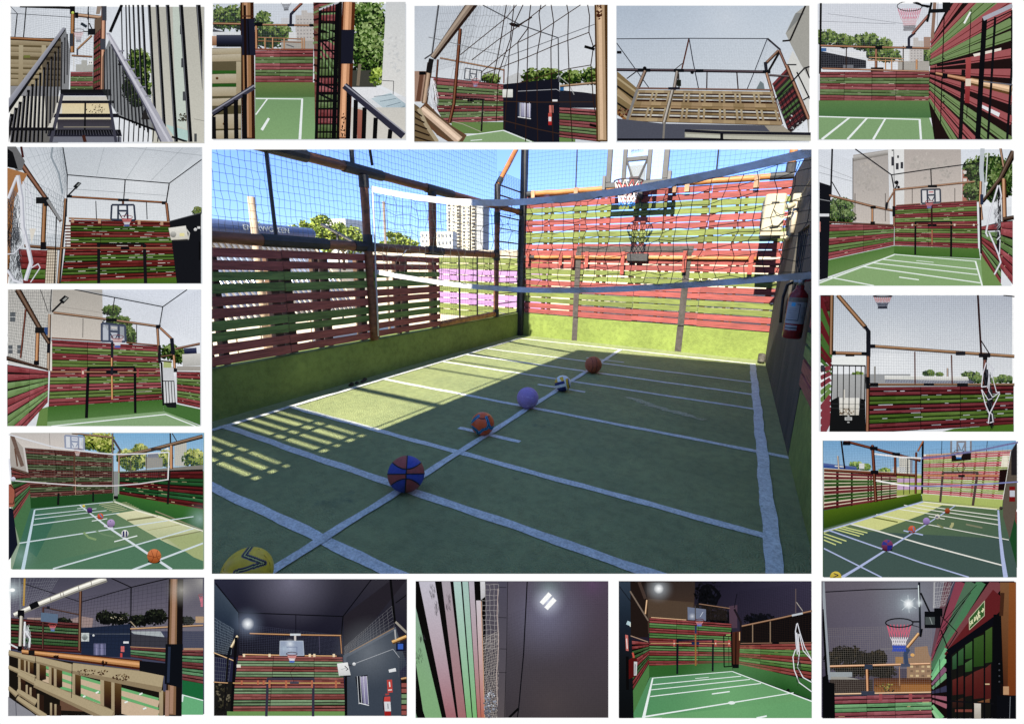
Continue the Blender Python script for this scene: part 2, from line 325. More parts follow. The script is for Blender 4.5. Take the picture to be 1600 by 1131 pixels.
b = MB(); b.cbox((-1.95, YW-.118, 1.63), (-1.56, YW-.03, 1.77), .01); tag(b.build('steel_bracket', M_SLEEVE), 'black steel bracket on the middle rail under the hoop', 'bracket')
# black rods and wires of the cage
def rod(label, a, b_, r=.011, group='black steel rods of the cage'):
    mb = MB(); mb.tube([a, b_], r, 8); return tag(mb.build('steel_rod', M_BLACK), label, 'rod', group)
rod('black rod rising left of the net post', (XL, 2.757, 1.74), (XL, 2.715, 4.2), .019)
rod('thin black rod between the tower and the gate', (XL, 6.293, 1.74), (XL, 6.294, 2.54))
rod('black rod in the wire panel, left one', (XL, 5.965, .6), (XL, 5.95, 1.64), .014)
rod('black rod in the wire panel, right one', (XL, 6.518, .6), (XL, 6.51, 1.64), .014)
rod('black rod above the far wall, left of the backboard', (-3.07, YW, 2.99), (-3.09, YW, 4.2), .014)
rod('black rod above the far wall, right of the backboard', (-.59, YW, 2.99), (-.62, YW, 4.2), .014)
rod('reddish rod standing on the upper left rail', (XL, 3.80, 2.63), (XL, 3.76, 4.2), .028)
rod('black brace slanting from the upper left rail', (XL, 4.11, 2.68), (XL+.1, 3.93, 3.2), .018)
rod('black cross wire over the court', (XL, YN, 2.8), (-2.9, YN, 2.8), .035)
rod('black upright of the near end', (-2.975, YN, 2.1), (-2.975, YN, 4.1), .012)
rod('second cross wire over the near end', (XL, YN, 3.72), (XR, YN, 3.72), .018)
rod('third cross wire over the near end', (XL, YN+.2, 4.0), (XR, YN+.2, 4.0), .018)

# ---------------------------------------------------------------- nets: knotted cords, one mesh each
def net(name, label, P, nu, nv, r, wobu, m_=M_CORD, sag=0, sub=2, cat='net', dirn=None, n=3):
    """P(s,t) -> point; cords along both directions with a little slack"""
    rng = random.Random(nu*31+nv); G = {}
    D = dirn or (lambda: Vector((0, rng.uniform(-1, 1), rng.uniform(-1, 1))))
    for i in range(nu+1):
        for j in range(nv+1): G[i, j] = Vector(P(i/nu, j/nv))+D()*wobu
    b = MB()
    for i in range(nu+1): b.tube([G[i, j] for j in range(nv+1)], r, n, 0, False)
    for j in range(nv+1): b.tube([G[i, j] for i in range(nu+1)], r, n, 0, False)
    return tag(b.build(name, m_), label, cat)
rg = random.Random(3)
net('cage_net', 'black knotted cage net above the left pallets', lambda s, t: (XL-.02-.15*max(0, t-.45)**2, .9+6.3*s, 1.72+2.3*t), 104, 30, .0019, .009)
net('cage_net', 'fine black cage net above the far wall behind the backboard', lambda s, t: (-4.13+4.7*s, YW+.015, 2.97+1.2*t), 62, 16, .0016, .006, dirn=lambda: Vector((rg.uniform(-1, 1), 0, rg.uniform(-1, 1))))
net('wire_panel', 'black welded wire panel in front of the lilac pallets', lambda s, t: (XL, 5.42+1.75*s, .58+1.06*t), 34, 10, .0022, .001, cat='wire panel')
# volleyball net
def vsag(s, t):
    q = math.sin(math.pi*min(1, s*1.0)**.93); top = 2.385-.262*q; bot = 1.385-.175*q+.085*s
    return (XL+.08+(4.64)*s, 4.0+.03*math.sin(s*9), bot+(top-bot)*t)
vn = empty('volleyball_net', 'volleyball net with two white tapes stretched right across the court', 'net')
rv = random.Random(5)
def vw(): return Vector((rv.uniform(-1, 1), rv.uniform(-1, 1), rv.uniform(-1, 1)*.8))
o = net('netting', None, lambda s, t: vsag(s, .04+.92*t), 40, 9, .0032, .026, dirn=vw, cat=None); o.parent = vn
for t0, nm in ((1, 'top_tape'), (0, 'bottom_tape')):
    b = MB(); n_ = 60; Pn = []
    for i in range(n_+1):
        c = Vector(vsag(i/n_, t0)); tw = .018*math.sin(i*.5)+.01*math.sin(i*1.7); h = .033 if t0 else .027
        Pn.append([c+Vector((0, -.004+tw*.5, h)), c+Vector((0, -.004-tw*.5, -h)), c+Vector((0, .004-tw*.5, -h)), c+Vector((0, .004+tw*.5, h))])
    for i in range(n_):
        for k in range(4): b.quad(Pn[i][k], Pn[i][(k+1) % 4], Pn[i+1][(k+1) % 4], Pn[i+1][k])
    b.build(nm, M_TAPE, vn, False)
b = MB(); b.tube([(XL+.1, 4.0, 2.39), (XL+.11, 3.99, 1.9), (XL+.09, 3.99, 1.36), (XL+.095, 3.985, 1.0), (XL+.09, 3.98, .55)], .011, 6); b.build('side_tape', M_TAPE, vn, True)
b = MB(); b.tube([(XL+.11, 4.02, 1.62), (XL+.12, 4.2, 1.585), (XL+.12, 4.45, 1.60), (XL+.12, 4.55, 1.68)], .006, 6); b.build('tie_cord', M_TAPE, vn, True)

# ---------------------------------------------------------------- gate in the corner
g = empty('metal_gate', 'black metal gate with fine mesh between the log post and the corner', 'gate')
b = MB()
for z in (.52, 1.69, 2.43, 2.80, 2.98): b.box((XL-.012, 7.26, z-.012), (XL+.012, 8.14, z+.012))
b.box((XL-.012, 8.10, .508), (XL+.012, 8.135, 2.41)); b.build('gate_frame', M_BLACK, g)
for z in (.75, .95, 1.17, 1.4, 1.95, 2.2, 2.62): 
    b = MB(); b.box((XL-.008, 7.26, z-.009), (XL+.008, 8.09, z+.009)); b.build('gate_bar', M_BLACK, g)
o = net('gate_mesh', None, lambda s, t: (XL-.014, 7.27+.86*s, 1.72+1.5*t), 12, 60, .0028, .0, cat=None); o.parent = g

# ---------------------------------------------------------------- painted goal on the far wall
pg = empty('painted_goal', 'dark goal frame taped on the far wall down to the floor', 'goal')
b = MB(); b.box((-2.97, YW-.03, 1.80), (-.81, YW-.024, 1.905)); b.build('crossbar', M_DARKTAPE, pg)
for x in (-2.93, -.885):
    b = MB(); b.box((x-.055, YW-.031, .497), (x+.055, YW-.0245, 1.797)); b.box((x-.057, YW-.004, .005), (x+.057, YW-.0015, .478)); b.build('goal_post', M_DARKTAPE, pg)

# ---------------------------------------------------------------- basketball hoop
h = empty('basketball_hoop', 'grey framed clear backboard with an orange rim and tricolour net', 'basketball hoop')
YB = 7.66; x0, x1, z0, z1 = -2.30, -1.275, 2.86, 3.60; cx = -1.79
def bars(name, L_, m_, y0=YB-.03, y1=YB+.03):
    b = MB()
    for lo_, hi_ in L_: b.cbox((lo_[0], y0, lo_[1]), (hi_[0], y1, hi_[1]), .006)
    return b.build(name, m_, h)
bars('board_frame', [((x0, z0), (x1, z0+.085)), ((x0, z1-.085), (x1, z1)), ((x0, z0+.087), (x0+.085, z1-.087)), ((x1-.085, z0+.087), (x1, z1-.087))], M_GREY)
bars('board_rib', [((cx-.24, z0+.087), (cx-.17, z1-.087))], M_GREY, YB-.025, YB+.025)
bars('board_rib', [((cx+.17, z0+.087), (cx+.24, z1-.087))], M_GREY, YB-.025, YB+.025)
bars('board_rib', [((cx-.168, 3.26), (cx+.168, 3.325))], M_GREY, YB-.022, YB+.022)
for s_ in (-1, 1):
    b = MB(); b.tube([(cx+s_*.165, YB, 3.26), (cx+s_*.05, YB, 2.98)], .02, 6); b.build('brace_arm', M_GREY, h)
    b = MB(); xx = x0-.03 if s_ < 0 else x1+.03
    b.cbox((xx-.028, YB-.04, z0-.03), (xx+.028, YB+.04, z0+.2), .006); b.build('corner_pad', mat('corner pad', (.13, .13, .135), .7, .1), h)
b = MB(); b.box((x0+.04, YB-.004, z0+.04), (x1-.04, YB+.004, z1-.04)); b.build('clear_panel', glass('clear acrylic', (.75, .82, .9), .13), h)
text_mesh('Jseeuf', .085, (cx-.005, YB-.034, 3.44), (1, 0, .06), (0, 0, 1), mat('board lettering', (.02, .02, .05), .6, .05), 'board_lettering', h)
RC = Vector((-1.815, 7.285, 2.875)); RR = .228
M_RIM = mat('dark rim steel', (.045, .03, .03), .4, .15)
b = MB(); b.tube([RC+Vector((RR*math.cos(w), RR*math.sin(w), 0)) for w in [2*math.pi*i/40 for i in range(41)]], .0105, 8); b.build('rim', M_RIM, h, True)
b = MB(); b.cbox((cx-.09, YB-.09, 2.86), (cx+.07, YB-.032, 3.0), .006); b.tube([(cx-.07, YB-.08, 2.88), RC+Vector((-.06, RR-.01, 0))], .012, 6); b.tube([(cx+.05, YB-.08, 2.88), RC+Vector((.06, RR-.01, 0))], .012, 6); b.build('rim_bracket', M_RIM, h)
b = MB(); b.box((cx-.03, YB+.04, 3.05), (cx+.03, YW-.02, 3.11)); b.box((cx-.03, YB+.04, 2.72), (cx+.03, YW-.02, 2.78)); b.box((cx-.12, YB+.032, 2.72), (cx+.12, YB+.07, 3.2)); b.box((cx-.03, YW-.02, 2.6), (cx+.03, YW+.02, 3.3)); b.build('wall_arm', M_BLACK, h)
cols_net = [mat('red net cord', (.55, .09, .09), .8, .1), mat('white net cord', (.75, .72, .72), .8, .05), mat('blue net cord', (.03, .18, .55), .8, .1)]
def netpt(w, k):
    rr = [RR, .185, .155, .135, .125, .132][k]; z = [0, -.12, -.20, -.27, -.33, -.375][k]
    return RC+Vector((rr*math.cos(w), rr*math.sin(w), z))
for kk, nm in ((0, 'net_top'), (2, 'net_middle'), (4, 'net_bottom')):
    b = MB(); n_ = 12
    for i in range(n_):
        for sg in (-1, 1):
            w = 2*math.pi*(i+.5*(kk % 2))/n_
            for k in range(kk, min(kk+2, 5)):
                wa = w+sg*(k-kk)*math.pi/n_; b.tube([netpt(wa, k), netpt(wa+sg*math.pi/n_, k+1)], .0058 if kk < 4 else .0085, 5, 0 if kk == 0 and i % 2 == 0 else (2 if kk == 4 else 1))
    b.build(nm, cols_net, h)

# ---------------------------------------------------------------- black building, air conditioner, pipes, extinguisher
bb = empty('black_building', 'low black rendered building along the right side of the court', 'building')
b = MB(); YA, ZT = 3.95, 2.93; wy0, wy1, wz0, wz1 = 5.15, 6.15, 1.0, 1.95
b.box((XR, YA, -.1), (3.2, wy0, ZT)); b.box((XR, wy1, -.1), (3.2, YW+.16, ZT)); b.box((XR, wy0, -.1), (3.2, wy1, wz0)); b.box((XR, wy0, wz1), (3.2, wy1, ZT)); b.box((XR+.15, wy0, wz0), (XR+.2, wy1, wz1)); b.build('wall', M_RENDER, bb)
w_ = MB(); w_.box((XR+.06, wy0+.002, wz0+.002), (XR+.09, wy0+.05, wz1-.002)); w_.box((XR+.06, wy1-.05, wz0+.002), (XR+.09, wy1-.002, wz1-.002)); w_.box((XR+.06, wy0+.052, wz0+.002), (XR+.09, wy1-.052, wz0+.05)); w_.box((XR+.06, wy0+.052, wz1-.05), (XR+.09, wy1-.052, wz1-.002)); wf = w_.build('window', M_WHITE, bb)
w_ = MB(); w_.box((XR+.10, wy0+.003, wz0+.003), (XR+.11, wy1-.003, wz1-.003)); w_.build('pane', mat('dark window glass', (.02, .022, .026), .1, .1), wf)
for k in range(5):
    w_ = MB(); yy = wy0+.14+.18*k; w_.tube([(XR+.03, yy, wz0+.001), (XR+.03, yy, wz1-.001)], .008, 6); w_.build('window_bar', M_BLACK, wf)
ac = empty('air_conditioner', 'cream air conditioner unit hung on the black building', 'air conditioner')
ax0, ax1, ay0, ay1, az0, az1 = .15, .40, 6.95, 7.68, 2.03, 2.52
b = MB(); b.cbox((ax0, ay0, az0), (ax1, ay1, az1), .018); b.build('casing', M_WHITE, ac)
b = MB(); b.lathe([(.19, 0), (.19, .012), (.17, .016), (.02, .018)], (ax0-.001, ay0+.30, az0+.25), 28, 0, (-1, 0, 0)); b.build('fan_grille', M_GREY, ac, False)
b = MB(); b.box((ax0+.08, ay0-.004, az1-.13), (ax0+.17, ay0-.001, az1-.105)); b.build('badge', M_BLACK, ac)
b = MB(); b.box((ax0+.175, ay0-.003, az1-.16), (ax0+.225, ay0-.001, az1-.085)); b.build('sticker', mat('pale sticker', (.55, .55, .42), .7, .1), ac)
b = MB(); b.tube([(ax0+.12, ay0-.01, az0+.28), (ax0+.15, ay0-.03, az0+.24), (ax0+.22, ay0-.03, az0+.2), (ax1+.02, ay0-.02, az0+.22), (XR-.01, ay0-.03, az0+.3)], .0045, 6); b.build('cable', M_GREY, ac, True)
b = MB(); b.tube([(ax0+.10, ay0-.02, az0+.06), (ax0+.19, ay0-.035, az0+.08), (ax1+.0, ay0-.03, az0+.17), (XR-.02, ay0-.03, az0+.2)], .013, 8); b.build('pipe', M_WHITE, ac, True)
b = MB(); b.box((ax0, ay0+.02, az0-.05), (XR-.002, ay0+.06, az0-.003)); b.box((XR-.045, ay0+.02, az0-.003), (XR-.003, ay0+.06, az0+.4)); b.build('bracket', M_WHITE, ac)
b = MB(); b.box((ax0, ay1-.06, az0-.05), (XR-.002, ay1-.02, az0-.003)); b.build('bracket', M_WHITE, ac)
b = MB(); b.tube([(XR-.03, 6.6, 2.28), (XR-.03, 6.6, 1.98)], .03, 10); b.tube([(XR-.03, 6.75, 2.4), (XR-.03, 6.75, 1.95), (XR-.05, 6.9, 1.92)], .022, 8); tag(b.build('drain_pipe', M_STONE, None, True), 'pale drain pipe on the black wall beside the air conditioner', 'pipe')
sc_ = empty('security_camera', 'small white security camera on the black building', 'camera')
b = MB(); b.cbox((XR-.09, 6.42, 2.345), (XR-.002, 6.50, 2.43), .008); b.build('mount', M_WHITE, sc_)
b = MB(); b.lathe([(.03, 0), (.034, .02), (.034, .11), (.02, .12)], (XR-.07, 6.47, 2.30), 16, 0, (-.5, -.8, -.2)); b.build('body', M_WHITE, sc_, True)
b = MB(); b.tube([(XR-.012, 6.4, 2.4), (XR-.012, 5.3, 2.46), (XR-.012, 4.2, 2.5)], .005, 6); b.build('cable', M_WHITE, sc_)
fe = empty('fire_extinguisher', 'red fire extinguisher with a white label on the black building', 'fire extinguisher')
ec = Vector((.425, 4.13, .955)); er = .069
b = MB(); b.lathe([(er*.9, 0), (er, .012), (er, .055), (er*1.02, .06), (er, .065), (er, .325), (er*.92, .36), (er*.6, .388), (.03, .40), (.028, .43)], ec, 40); b.build('cylinder', M_PANELRED, fe, True)
toc = Vector((-ec.x, -ec.y, 0)).normalized(); tr_ = Vector((-toc.y, toc.x, 0))
def patch(name, a0, a1, h0, h1, m_, rr=er+.0015):
    b = MB(); n_ = 14
    for i in range(n_):
        A = [a0+(a1-a0)*(i+k)/n_ for k in (0, 1)]; P = [ec+rr*(toc*math.cos(a)+tr_*math.sin(a)) for a in A]
        z = Vector((0, 0, 1)); b.quad(P[0]+z*h0, P[1]+z*h0, P[1]+z*h1, P[0]+z*h1)
    return b.build(name, m_, fe, True)
M_LAB = mat('extinguisher label', (.36, .37, .40), .5, .06, 30); M_INK = mat('label ink', (.02, .02, .05), .6, .1); M_INKG = mat('label small print', (.28, .29, .33), .6, .2, 60)
patch('label', -1.15, 1.15, .125, .30, M_LAB); patch('label', -.95, .35, .072, .112, M_LAB); patch('band', -1.15, 1.15, .302, .335, mat('aged sticker', (.26, .22, .18), .7, .3, 20))
patch('label_border', .28, .34, .15, .285, M_INK, er+.003); patch('label_border', -.95, .28, .15, .156, M_INK, er+.003); patch('label_border', .02, .28, .279, .285, M_INK, er+.003); patch('label_border', -.95, .35, .085, .094, M_INK, er+.003)
patch('label_mark', -.55, -.15, .265, .295, mat('blue mark', (.06, .35, .62), .6, .1), er+.003)
for k, hh in enumerate((.245, .228, .21, .195, .18, .167)): patch('label_print', -.8, .1-.06*(k % 3), hh, hh+.004, M_INKG, er+.003); patch('label_print', .45, .95, hh+.006, hh+.01, M_INKG, er+.003)
b = MB(); b.tube([ec+Vector((0, 0, .425)), ec+Vector((0, 0, .475))], .024, 12); b.tube([ec+Vector((0, 0, .455))-tr_*.05, ec+Vector((0, 0, .455))], .016, 8); b.build('valve', mat('valve metal', (.35, .34, .33), .35, .1, metal=.6), fe, True)
b = MB(); b.tube([ec+Vector((0, 0, .46)), ec+tr_*.05+Vector((0, 0, .50)), ec+tr_*.09+Vector((0, 0, .545))], .010, 6); b.build('lever', M_BLACK, fe, True)
b = MB(); b.tube([ec+Vector((0, 0, .46)), ec+tr_*.06+Vector((0, 0, .475)), ec+tr_*.11+Vector((0, 0, .45))], .010, 6); b.build('handle', M_PANELRED, fe, True)
b = MB(); b.tube([ec-tr_*.05+Vector((0, 0, .455)), ec-tr_*.09+Vector((0, 0, .43)), ec-tr_*.105+Vector((0, 0, .33)), ec-tr_*.10+Vector((0, 0, .2)), ec-tr_*.095+Vector((0, 0, .12))], .012, 8); b.build('hose', M_BLACK, fe, True)
bx = MB(); bx.cbox((.40, 7.86, .03), (.505, 8.0, .17), .02); o = tag(bx.build('junction_box', mat('weathered box', (.12, .11, .10), .7, .4, 14, .4)), 'small dark weathered box at the foot of the black wall', 'box')
b = MB(); b.tube([(.43, 7.93, .002), (.45, 7.93, .032)], .02, 8); b.build('foot', M_BLACK, o)
db = MB()
for k in range(9):
    x, y = -4.14+rnd(-.04, .05), 3.55+rnd(-.22, .25); db.lathe([(.008, 0), (.028, .008), (.022, .022), (.006, .03)], (x, y, 0), 6)
tag(db.build('dry_leaves', mat('dry leaves', (.05, .04, .025), .9, .4)), 'few dry leaves swept against the left low wall', 'debris', kind='stuff')
# ---------------------------------------------------------------- balls: patterns are real panels and seams on the sphere
def ball(name, label, x, y, r, mats_, pick, seams, seam_mat, cat='ball', seam_r=.004, tilt=(0, 0)):
    c = Vector((x, y, r)); w = (O-c).normalized(); u = (AR-AR.dot(w)*w).normalized(); v = w.cross(u)
    b = MB(); NU, NV = 128, 84
    for j in range(NV+1):
        th = math.pi*j/NV
        for i in range(NU):
            ph = 2*math.pi*i/NU; b.v.append((r*math.sin(th)*math.cos(ph), r*math.sin(th)*math.sin(ph), r*math.cos(th)))
    for j in range(NV):
        for i in range(NU):
            f = (j*NU+i, (j+1)*NU+i, (j+1)*NU+(i+1) % NU, j*NU+(i+1) % NU)
            p = sum((Vector(b.v[k]) for k in f), Vector())/4/r
            b.f.append(f); b.m.append(pick(p.dot(u), p.dot(v), p.dot(w)))
    o = b.build(name, mats_, None, True); o.location = c; tag(o, label, cat, 'balls lined up on the centre line')
    if seams:
        s_ = MB()
        for line in seams:
            P = []
            for q in line:
                if len(q) == 2: zz = max(0, 1-q[0]**2-q[1]**2)**.5
                else: zz = q[2]
                P.append((u*q[0]+v*q[1]+w*zz).normalized()*(r*.9995))
            s_.tube(P, seam_r, 6)
        s_.build('seam', seam_mat, o, True)
    return o
def circ(n=48): return [2*math.pi*i/n for i in range(n+1)]
M_SEAM = mat('black ball seam', (.012, .012, .014), .6, .1)
BR = mat('brick ball rubber', (.40, .085, .075), .6, .1, 60, .3, bscale=400); BB = mat('blue ball rubber', (.045, .075, .42), .6, .1, 60, .3, bscale=400)
def pk(u, v, w):
    lens = abs(v) > .25+.6*u*u; k = (u > 0) ^ (v > 0) ^ lens
    return 1 if k else 0
sm = [[(0, math.sin(a), math.cos(a)) for a in circ()], [(math.cos(a), .02*math.cos(a), math.sin(a)) for a in circ()]]
for s_ in (-1, 1): sm.append([(x_, s_*(.25+.6*x_*x_)) for x_ in [-.77+1.54*i/24 for i in range(25)]])
ball('basketball', 'blue and red panelled basketball, nearest ball on the crossing of two lines', -1.812, 1.925, .12, [BR, BB], pk, sm, M_SEAM)
# orange football with blue stripes edged in black
def dseg(p, a, b_):
    ax, ay = a; bx_, by = b_; t = max(0, min(1, ((p[0]-ax)*(bx_-ax)+(p[1]-ay)*(by-ay))/((bx_-ax)**2+(by-ay)**2+1e-9)))
    return math.hypot(p[0]-ax-t*(bx_-ax), p[1]-ay-t*(by-ay))
SOC = [[(.30, .55), (.42, .25), (.52, -.12), (.70, -.42), (.95, -.28)], [(.52, -.12), (.35, -.42), (.0, -.52), (-.25, -.75), (-.42, -.88)], [(-.98, .1), (-.62, .45), (-.35, .66)], [(-.95, -.25), (-.7, -.42), (-.45, -.62), (-.4, -.9)]]
BLK = [[(-.48, .56), (-.2, .42), (.15, .42), (.42, .55), (.55, .62)]]
def pk2(u, v, w):
    if w < -.1: return 1 if abs(u*1.3+v) < .1 else 0
    d = min(dseg((u, v), l[i], l[i+1]) for l in SOC for i in range(len(l)-1))
    k = min(dseg((u, v), l[i], l[i+1]) for l in BLK for i in range(len(l)-1))
    if d < .028: return 2
    if d < .10: return 1
    if d < .125 or k < .045: return 2
    return 0
ball('football', 'orange football with blue and black stripes beside the centre line', -1.888, 3.0, .104, [mat('orange football skin', (.85, .125, .035), .35, .08, 20), mat('blue stripe', (.05, .30, .55), .35, .05), M_SEAM], pk2, [], None)
LIL = mat('lilac ball rubber', (.43, .29, .64), .65, .08, 60, .3, bscale=400); LSE = mat('pale lilac seam', (.62, .52, .75), .6, .05)
ls = [[(-.98, .12), (-.5, .13), (0, .08), (.45, 0), (.85, -.2)], [(-.85, -.52), (-.5, -.68), (0, -.73), (.45, -.66), (.83, -.38)], [(-.75, .60), (-.35, .78), (0, .80), (.4, .62), (.7, .3), (.87, -.05), (.9, -.3)]]
ball('basketball', 'plain lilac basketball with pale seams, on the halfway line', -1.862, 3.86, .116, [LIL], lambda u, v, w: 0, ls, LSE, seam_r=.0035)
VW, VB, VY = mat('white ball panel', (.88, .86, .84), .45, .05, 20), mat('navy ball panel', (.025, .03, .16), .45, .08), mat('yellow ball panel', (.85, .50, .03), .45, .08)
def pk3(u, v, w):
    if w < 0: return int((u+v)*6) % 3
    a, c = u*math.cos(.25)+v*math.sin(.25), -u*math.sin(.25)+v*math.cos(.25)
    if a < .22 and c < .28:
        return 1 if c > -.07 else (0 if c > -.42 else 1)
    if a >= .22 and c < .45:
        e = a*1.0-.22-.2*max(0, c); return 0 if e < .16 else (2 if e < .42 else (1 if e < .52 else 0))
    return 2 if (a*.9+.25*c) > -.02 and (a < .22 and c < .8) or a < -.55 else 0
ball('volleyball', 'white volleyball with navy and yellow panels', -1.775, 4.66, .100, [VW, VB, VY], pk3, [[(.22*math.cos(.25)-c*math.sin(.25), .22*math.sin(.25)+c*math.cos(.25)) for c in (-.9, -.5, 0, .3)], ], M_SEAM, seam_r=.0015)
ORG = mat('orange ball rubber', (.50, .12, .055), .6, .1, 60, .3, bscale=400)
os_ = [[(-.25+.3*(1-x_*x_)-.1, x_) for x_ in [-.9+1.8*i/20 for i in range(21)]], [(.35+.22*(1-x_*x_)-.15, x_) for x_ in [-.92+1.84*i/20 for i in range(21)]], [(-.97, -.1), (-.5, -.28), (0, -.33), (.5, -.25), (.96, -.05)]]
ball('basketball', 'plain brown orange basketball, farthest ball by the far wall', -1.742, 5.77, .121, [ORG], lambda u, v, w: 0, os_, mat('brown seam', (.10, .025, .018), .6, .1), seam_r=.0032)
YEL = mat('yellow football skin', (.95, .64, .05), .4, .1, 30); GRY = mat('grey violet stripe', (.14, .12, .17), .5, .1); PAL = mat('pale yellow stripe', (.62, .62, .25), .5, .1)
ZG = [[(-.12, .98), (-.28, .62), (.55, .34), (-.42, .0), (-.38, -.6)]]
def pk4(u, v, w):
    if w < -.05: return 1 if abs(v-.4*u) < .09 else 0
    d = min(dseg((u, v), l[i], l[i+1]) for l in ZG for i in range(len(l)-1))
    if d < .02: return 2
    if d < .06: return 3
    return 1 if d < .10 else 0
ball('football', 'yellow football with a zigzag stripe, cut by the bottom edge', -1.815, .885, .105, [YEL, GRY, PAL, M_SEAM], pk4, [[(.2, .9), (.5, .62), (.75, .35), (.85, 0)], [(-.9, .1), (-.7, -.1), (-.5, -.2)]], mat('yellow seam', (.40, .25, .01), .5, .1), seam_r=.002)

# ---------------------------------------------------------------- beyond the court
def wallbox(name, label, lo, hi, m_, cat='wall'):
    b = MB(); b.box(lo, hi); return tag(b.build(name, m_), label, cat)
wallbox('boundary_wall', 'pale brick boundary wall far behind the gate', (-15, 14, -.1), (4, 14.2, 2.08), M_STONE)
wallbox('boundary_wall', 'cream parapet wall beyond the terrace on the left', (-16.2, -6, -.1), (-16, 14.2, 1.15), M_CREAM)
wallbox('neighbour_wall', 'cream wall seen through the gaps of the lower far pallets', (-4.0, 10.9, -.1), (5, 11.1, 1.45), M_CREAM)
# solar water heater
sh = empty('solar_water_heater', 'long dark blue solar water heater with white lettering beyond the left fence', 'solar heater')
b = MB(); b.lathe([(.0, 0), (.12, .002), (.132, .02), (.132, 2.68), (.12, 2.70), (0, 2.702)], (-8, 3.3, 2.04), 28, 0, (0, 1, 0)); b.build('tank', M_BLUE, sh, True)
text_mesh('ENERWGREEN', .135, (-7.868, 4.97, 2.065), (0, 1, 0), (-.12, 0, 1), mat('pale lettering', (.78, .80, .70), .6, .05), 'tank_lettering', sh)
b = MB()
for k in range(24): b.tube([(-7.95, 3.5+.1*k, 1.9), (-6.55, 3.5+.1*k, .55)], .029, 8)
b.build('vacuum_tube', mat('silvery tube', (.35, .36, .42), .12, .2, 2, metal=.7), sh, True); sh.children[-1]['kind'] = 'stuff'
for y in (3.45, 4.7, 5.95):
    b = MB(); b.tube([(-8, y, -.01), (-8, y, 1.9)], .025, 6); b.tube([(-7.95, y, 1.86), (-6.5, y, .45)], .02, 6); b.tube([(-6.5, y, .5), (-6.5, y, -.01)], .02, 6); b.build('stand', M_STONE, sh)
b = MB(); b.box((-8.12, 3.3, 1.70), (-7.86, 6.0, 1.86)); b.build('tray', M_STONE, sh)
sp = empty('solar_collector', 'small tilted solar panel in front of the trees', 'solar panel')
b = MB(); b.obox((-9.1, 7.55, 2.22), Vector((.22, .28, -.19)), Vector((-.2, .15, 0)), Vector((.01, .01, .012))); b.build('cell_panel', mat('solar cells', (.03, .04, .07), .2, .1), sp)
b = MB(); b.tube([(-9.1, 7.55, -.01), (-9.1, 7.55, 2.19)], .03, 6); b.build('stand', M_GREY, sp)
lg = MB(); lg.tube([(-6.6, 3.98, -.01), (-6.62, 3.98, 1.2), (-6.6, 3.97, 2.42)], [.06, .056, .05], 12); tag(lg.build('log_post', mat('weathered post', (.40, .30, .22), .9, .2, 6, .3, stretch=(3, 3, .6)), None, True), 'weathered pale post standing before the solar heater', 'pole')
wp = MB(); wp.tube([(-5.0, 5.06, -.01), (-5.0, 5.05, 2.42)], .02, 10); tag(wp.build('thin_post', mat('grey post', (.28, .22, .19), .9, .2, 6), None, True), 'thin grey post behind the net post', 'pole')

def tree(label, base, h_, blobs, n, leaf, cols_, group=None):
    root = empty('tree', label, 'tree', group); bx_, by, bz = base
    b = MB(); b.tube([(bx_, by, bz), (bx_+.1, by, bz+h_*.4), (bx_, by, bz+h_*.75)], [h_*.035, h_*.028, h_*.012], 8)
    for bl in blobs: b.tube([(bx_+.05, by, bz+h_*.42), ((bx_+bl[0])/2, (by+bl[1])/2, bz+h_*.55), bl[:3]], [h_*.018, h_*.012, h_*.005], 6)
    b.build('trunk', M_BARK, root, True)
    rng = random.Random(int(abs(bx_)*100)+n); b = MB()
    for (x, y, z, rx, rz) in blobs:
        sub = [(rng.uniform(-1, 1)*rx*.7, rng.uniform(-1, 1)*rx*.7, rng.uniform(-1, 1)*rz*.7, rng.uniform(.25, .5)) for _ in range(14)]
        for _ in range(n):
            s0 = rng.choice(sub); d = Vector((rng.gauss(0, 1), rng.gauss(0, 1), rng.gauss(0, 1))).normalized()*rng.uniform(.55, 1)
            p = Vector((x+s0[0]+d.x*rx*s0[3], y+s0[1]+d.y*rx*s0[3], z+s0[2]+d.z*rz*s0[3]))
            t = Vector((rng.gauss(0, 1), rng.gauss(0, 1), rng.gauss(0, .7))).normalized(); q = t.cross(Vector((rng.gauss(0, 1), rng.gauss(0, 1), rng.gauss(0, 1)))).normalized(); L_ = leaf*rng.uniform(.6, 1.3)
            b.quad(p-t*L_, p-q*L_*.6, p+t*L_, p+q*L_*.6, rng.randrange(len(cols_)))
    b.build('crown', cols_, root)
    return root
LV = [mat('leaf light', (.36, .42, .07), .6, .1), mat('leaf mid', (.24, .31, .05), .6, .1), mat('leaf dark', (.12, .17, .03), .6, .1)]
tree('bright green tree behind the solar heater, left of the white block', (-78.5, 60, -.1), 10, [(-81, 60, 7.5, 4.2, 2.0), (-77.2, 60, 8.2, 3.6, 2.9), (-75.2, 60, 5.8, 3.2, 2.8)], 1700, .36, LV)
tree('rounder bright green tree right of the white block, beside the net post', (-71, 60, -.1), 9, [(-73, 60.4, 7.4, 2.8, 2.1), (-70.2, 60.5, 6.2, 3.5, 2.7), (-67.6, 60.4, 5.3, 2.3, 1.8)], 1600, .36, LV)
tree('small yellow green tree seen through the volleyball net', (-56, 60, -.1), 8, [(-55.6, 60, 5.4, 3.2, 1.9), (-53, 60, 4.5, 2.3, 1.4), (-58, 60, 4.6, 2.1, 1.2)], 1400, .32, LV)
tree('scrap of a far treetop at the left edge over the tank', (-99, 60, -.1), 10.5, [(-99.3, 60, 9.8, 1.0, 1.0)], 300, .25, LV)
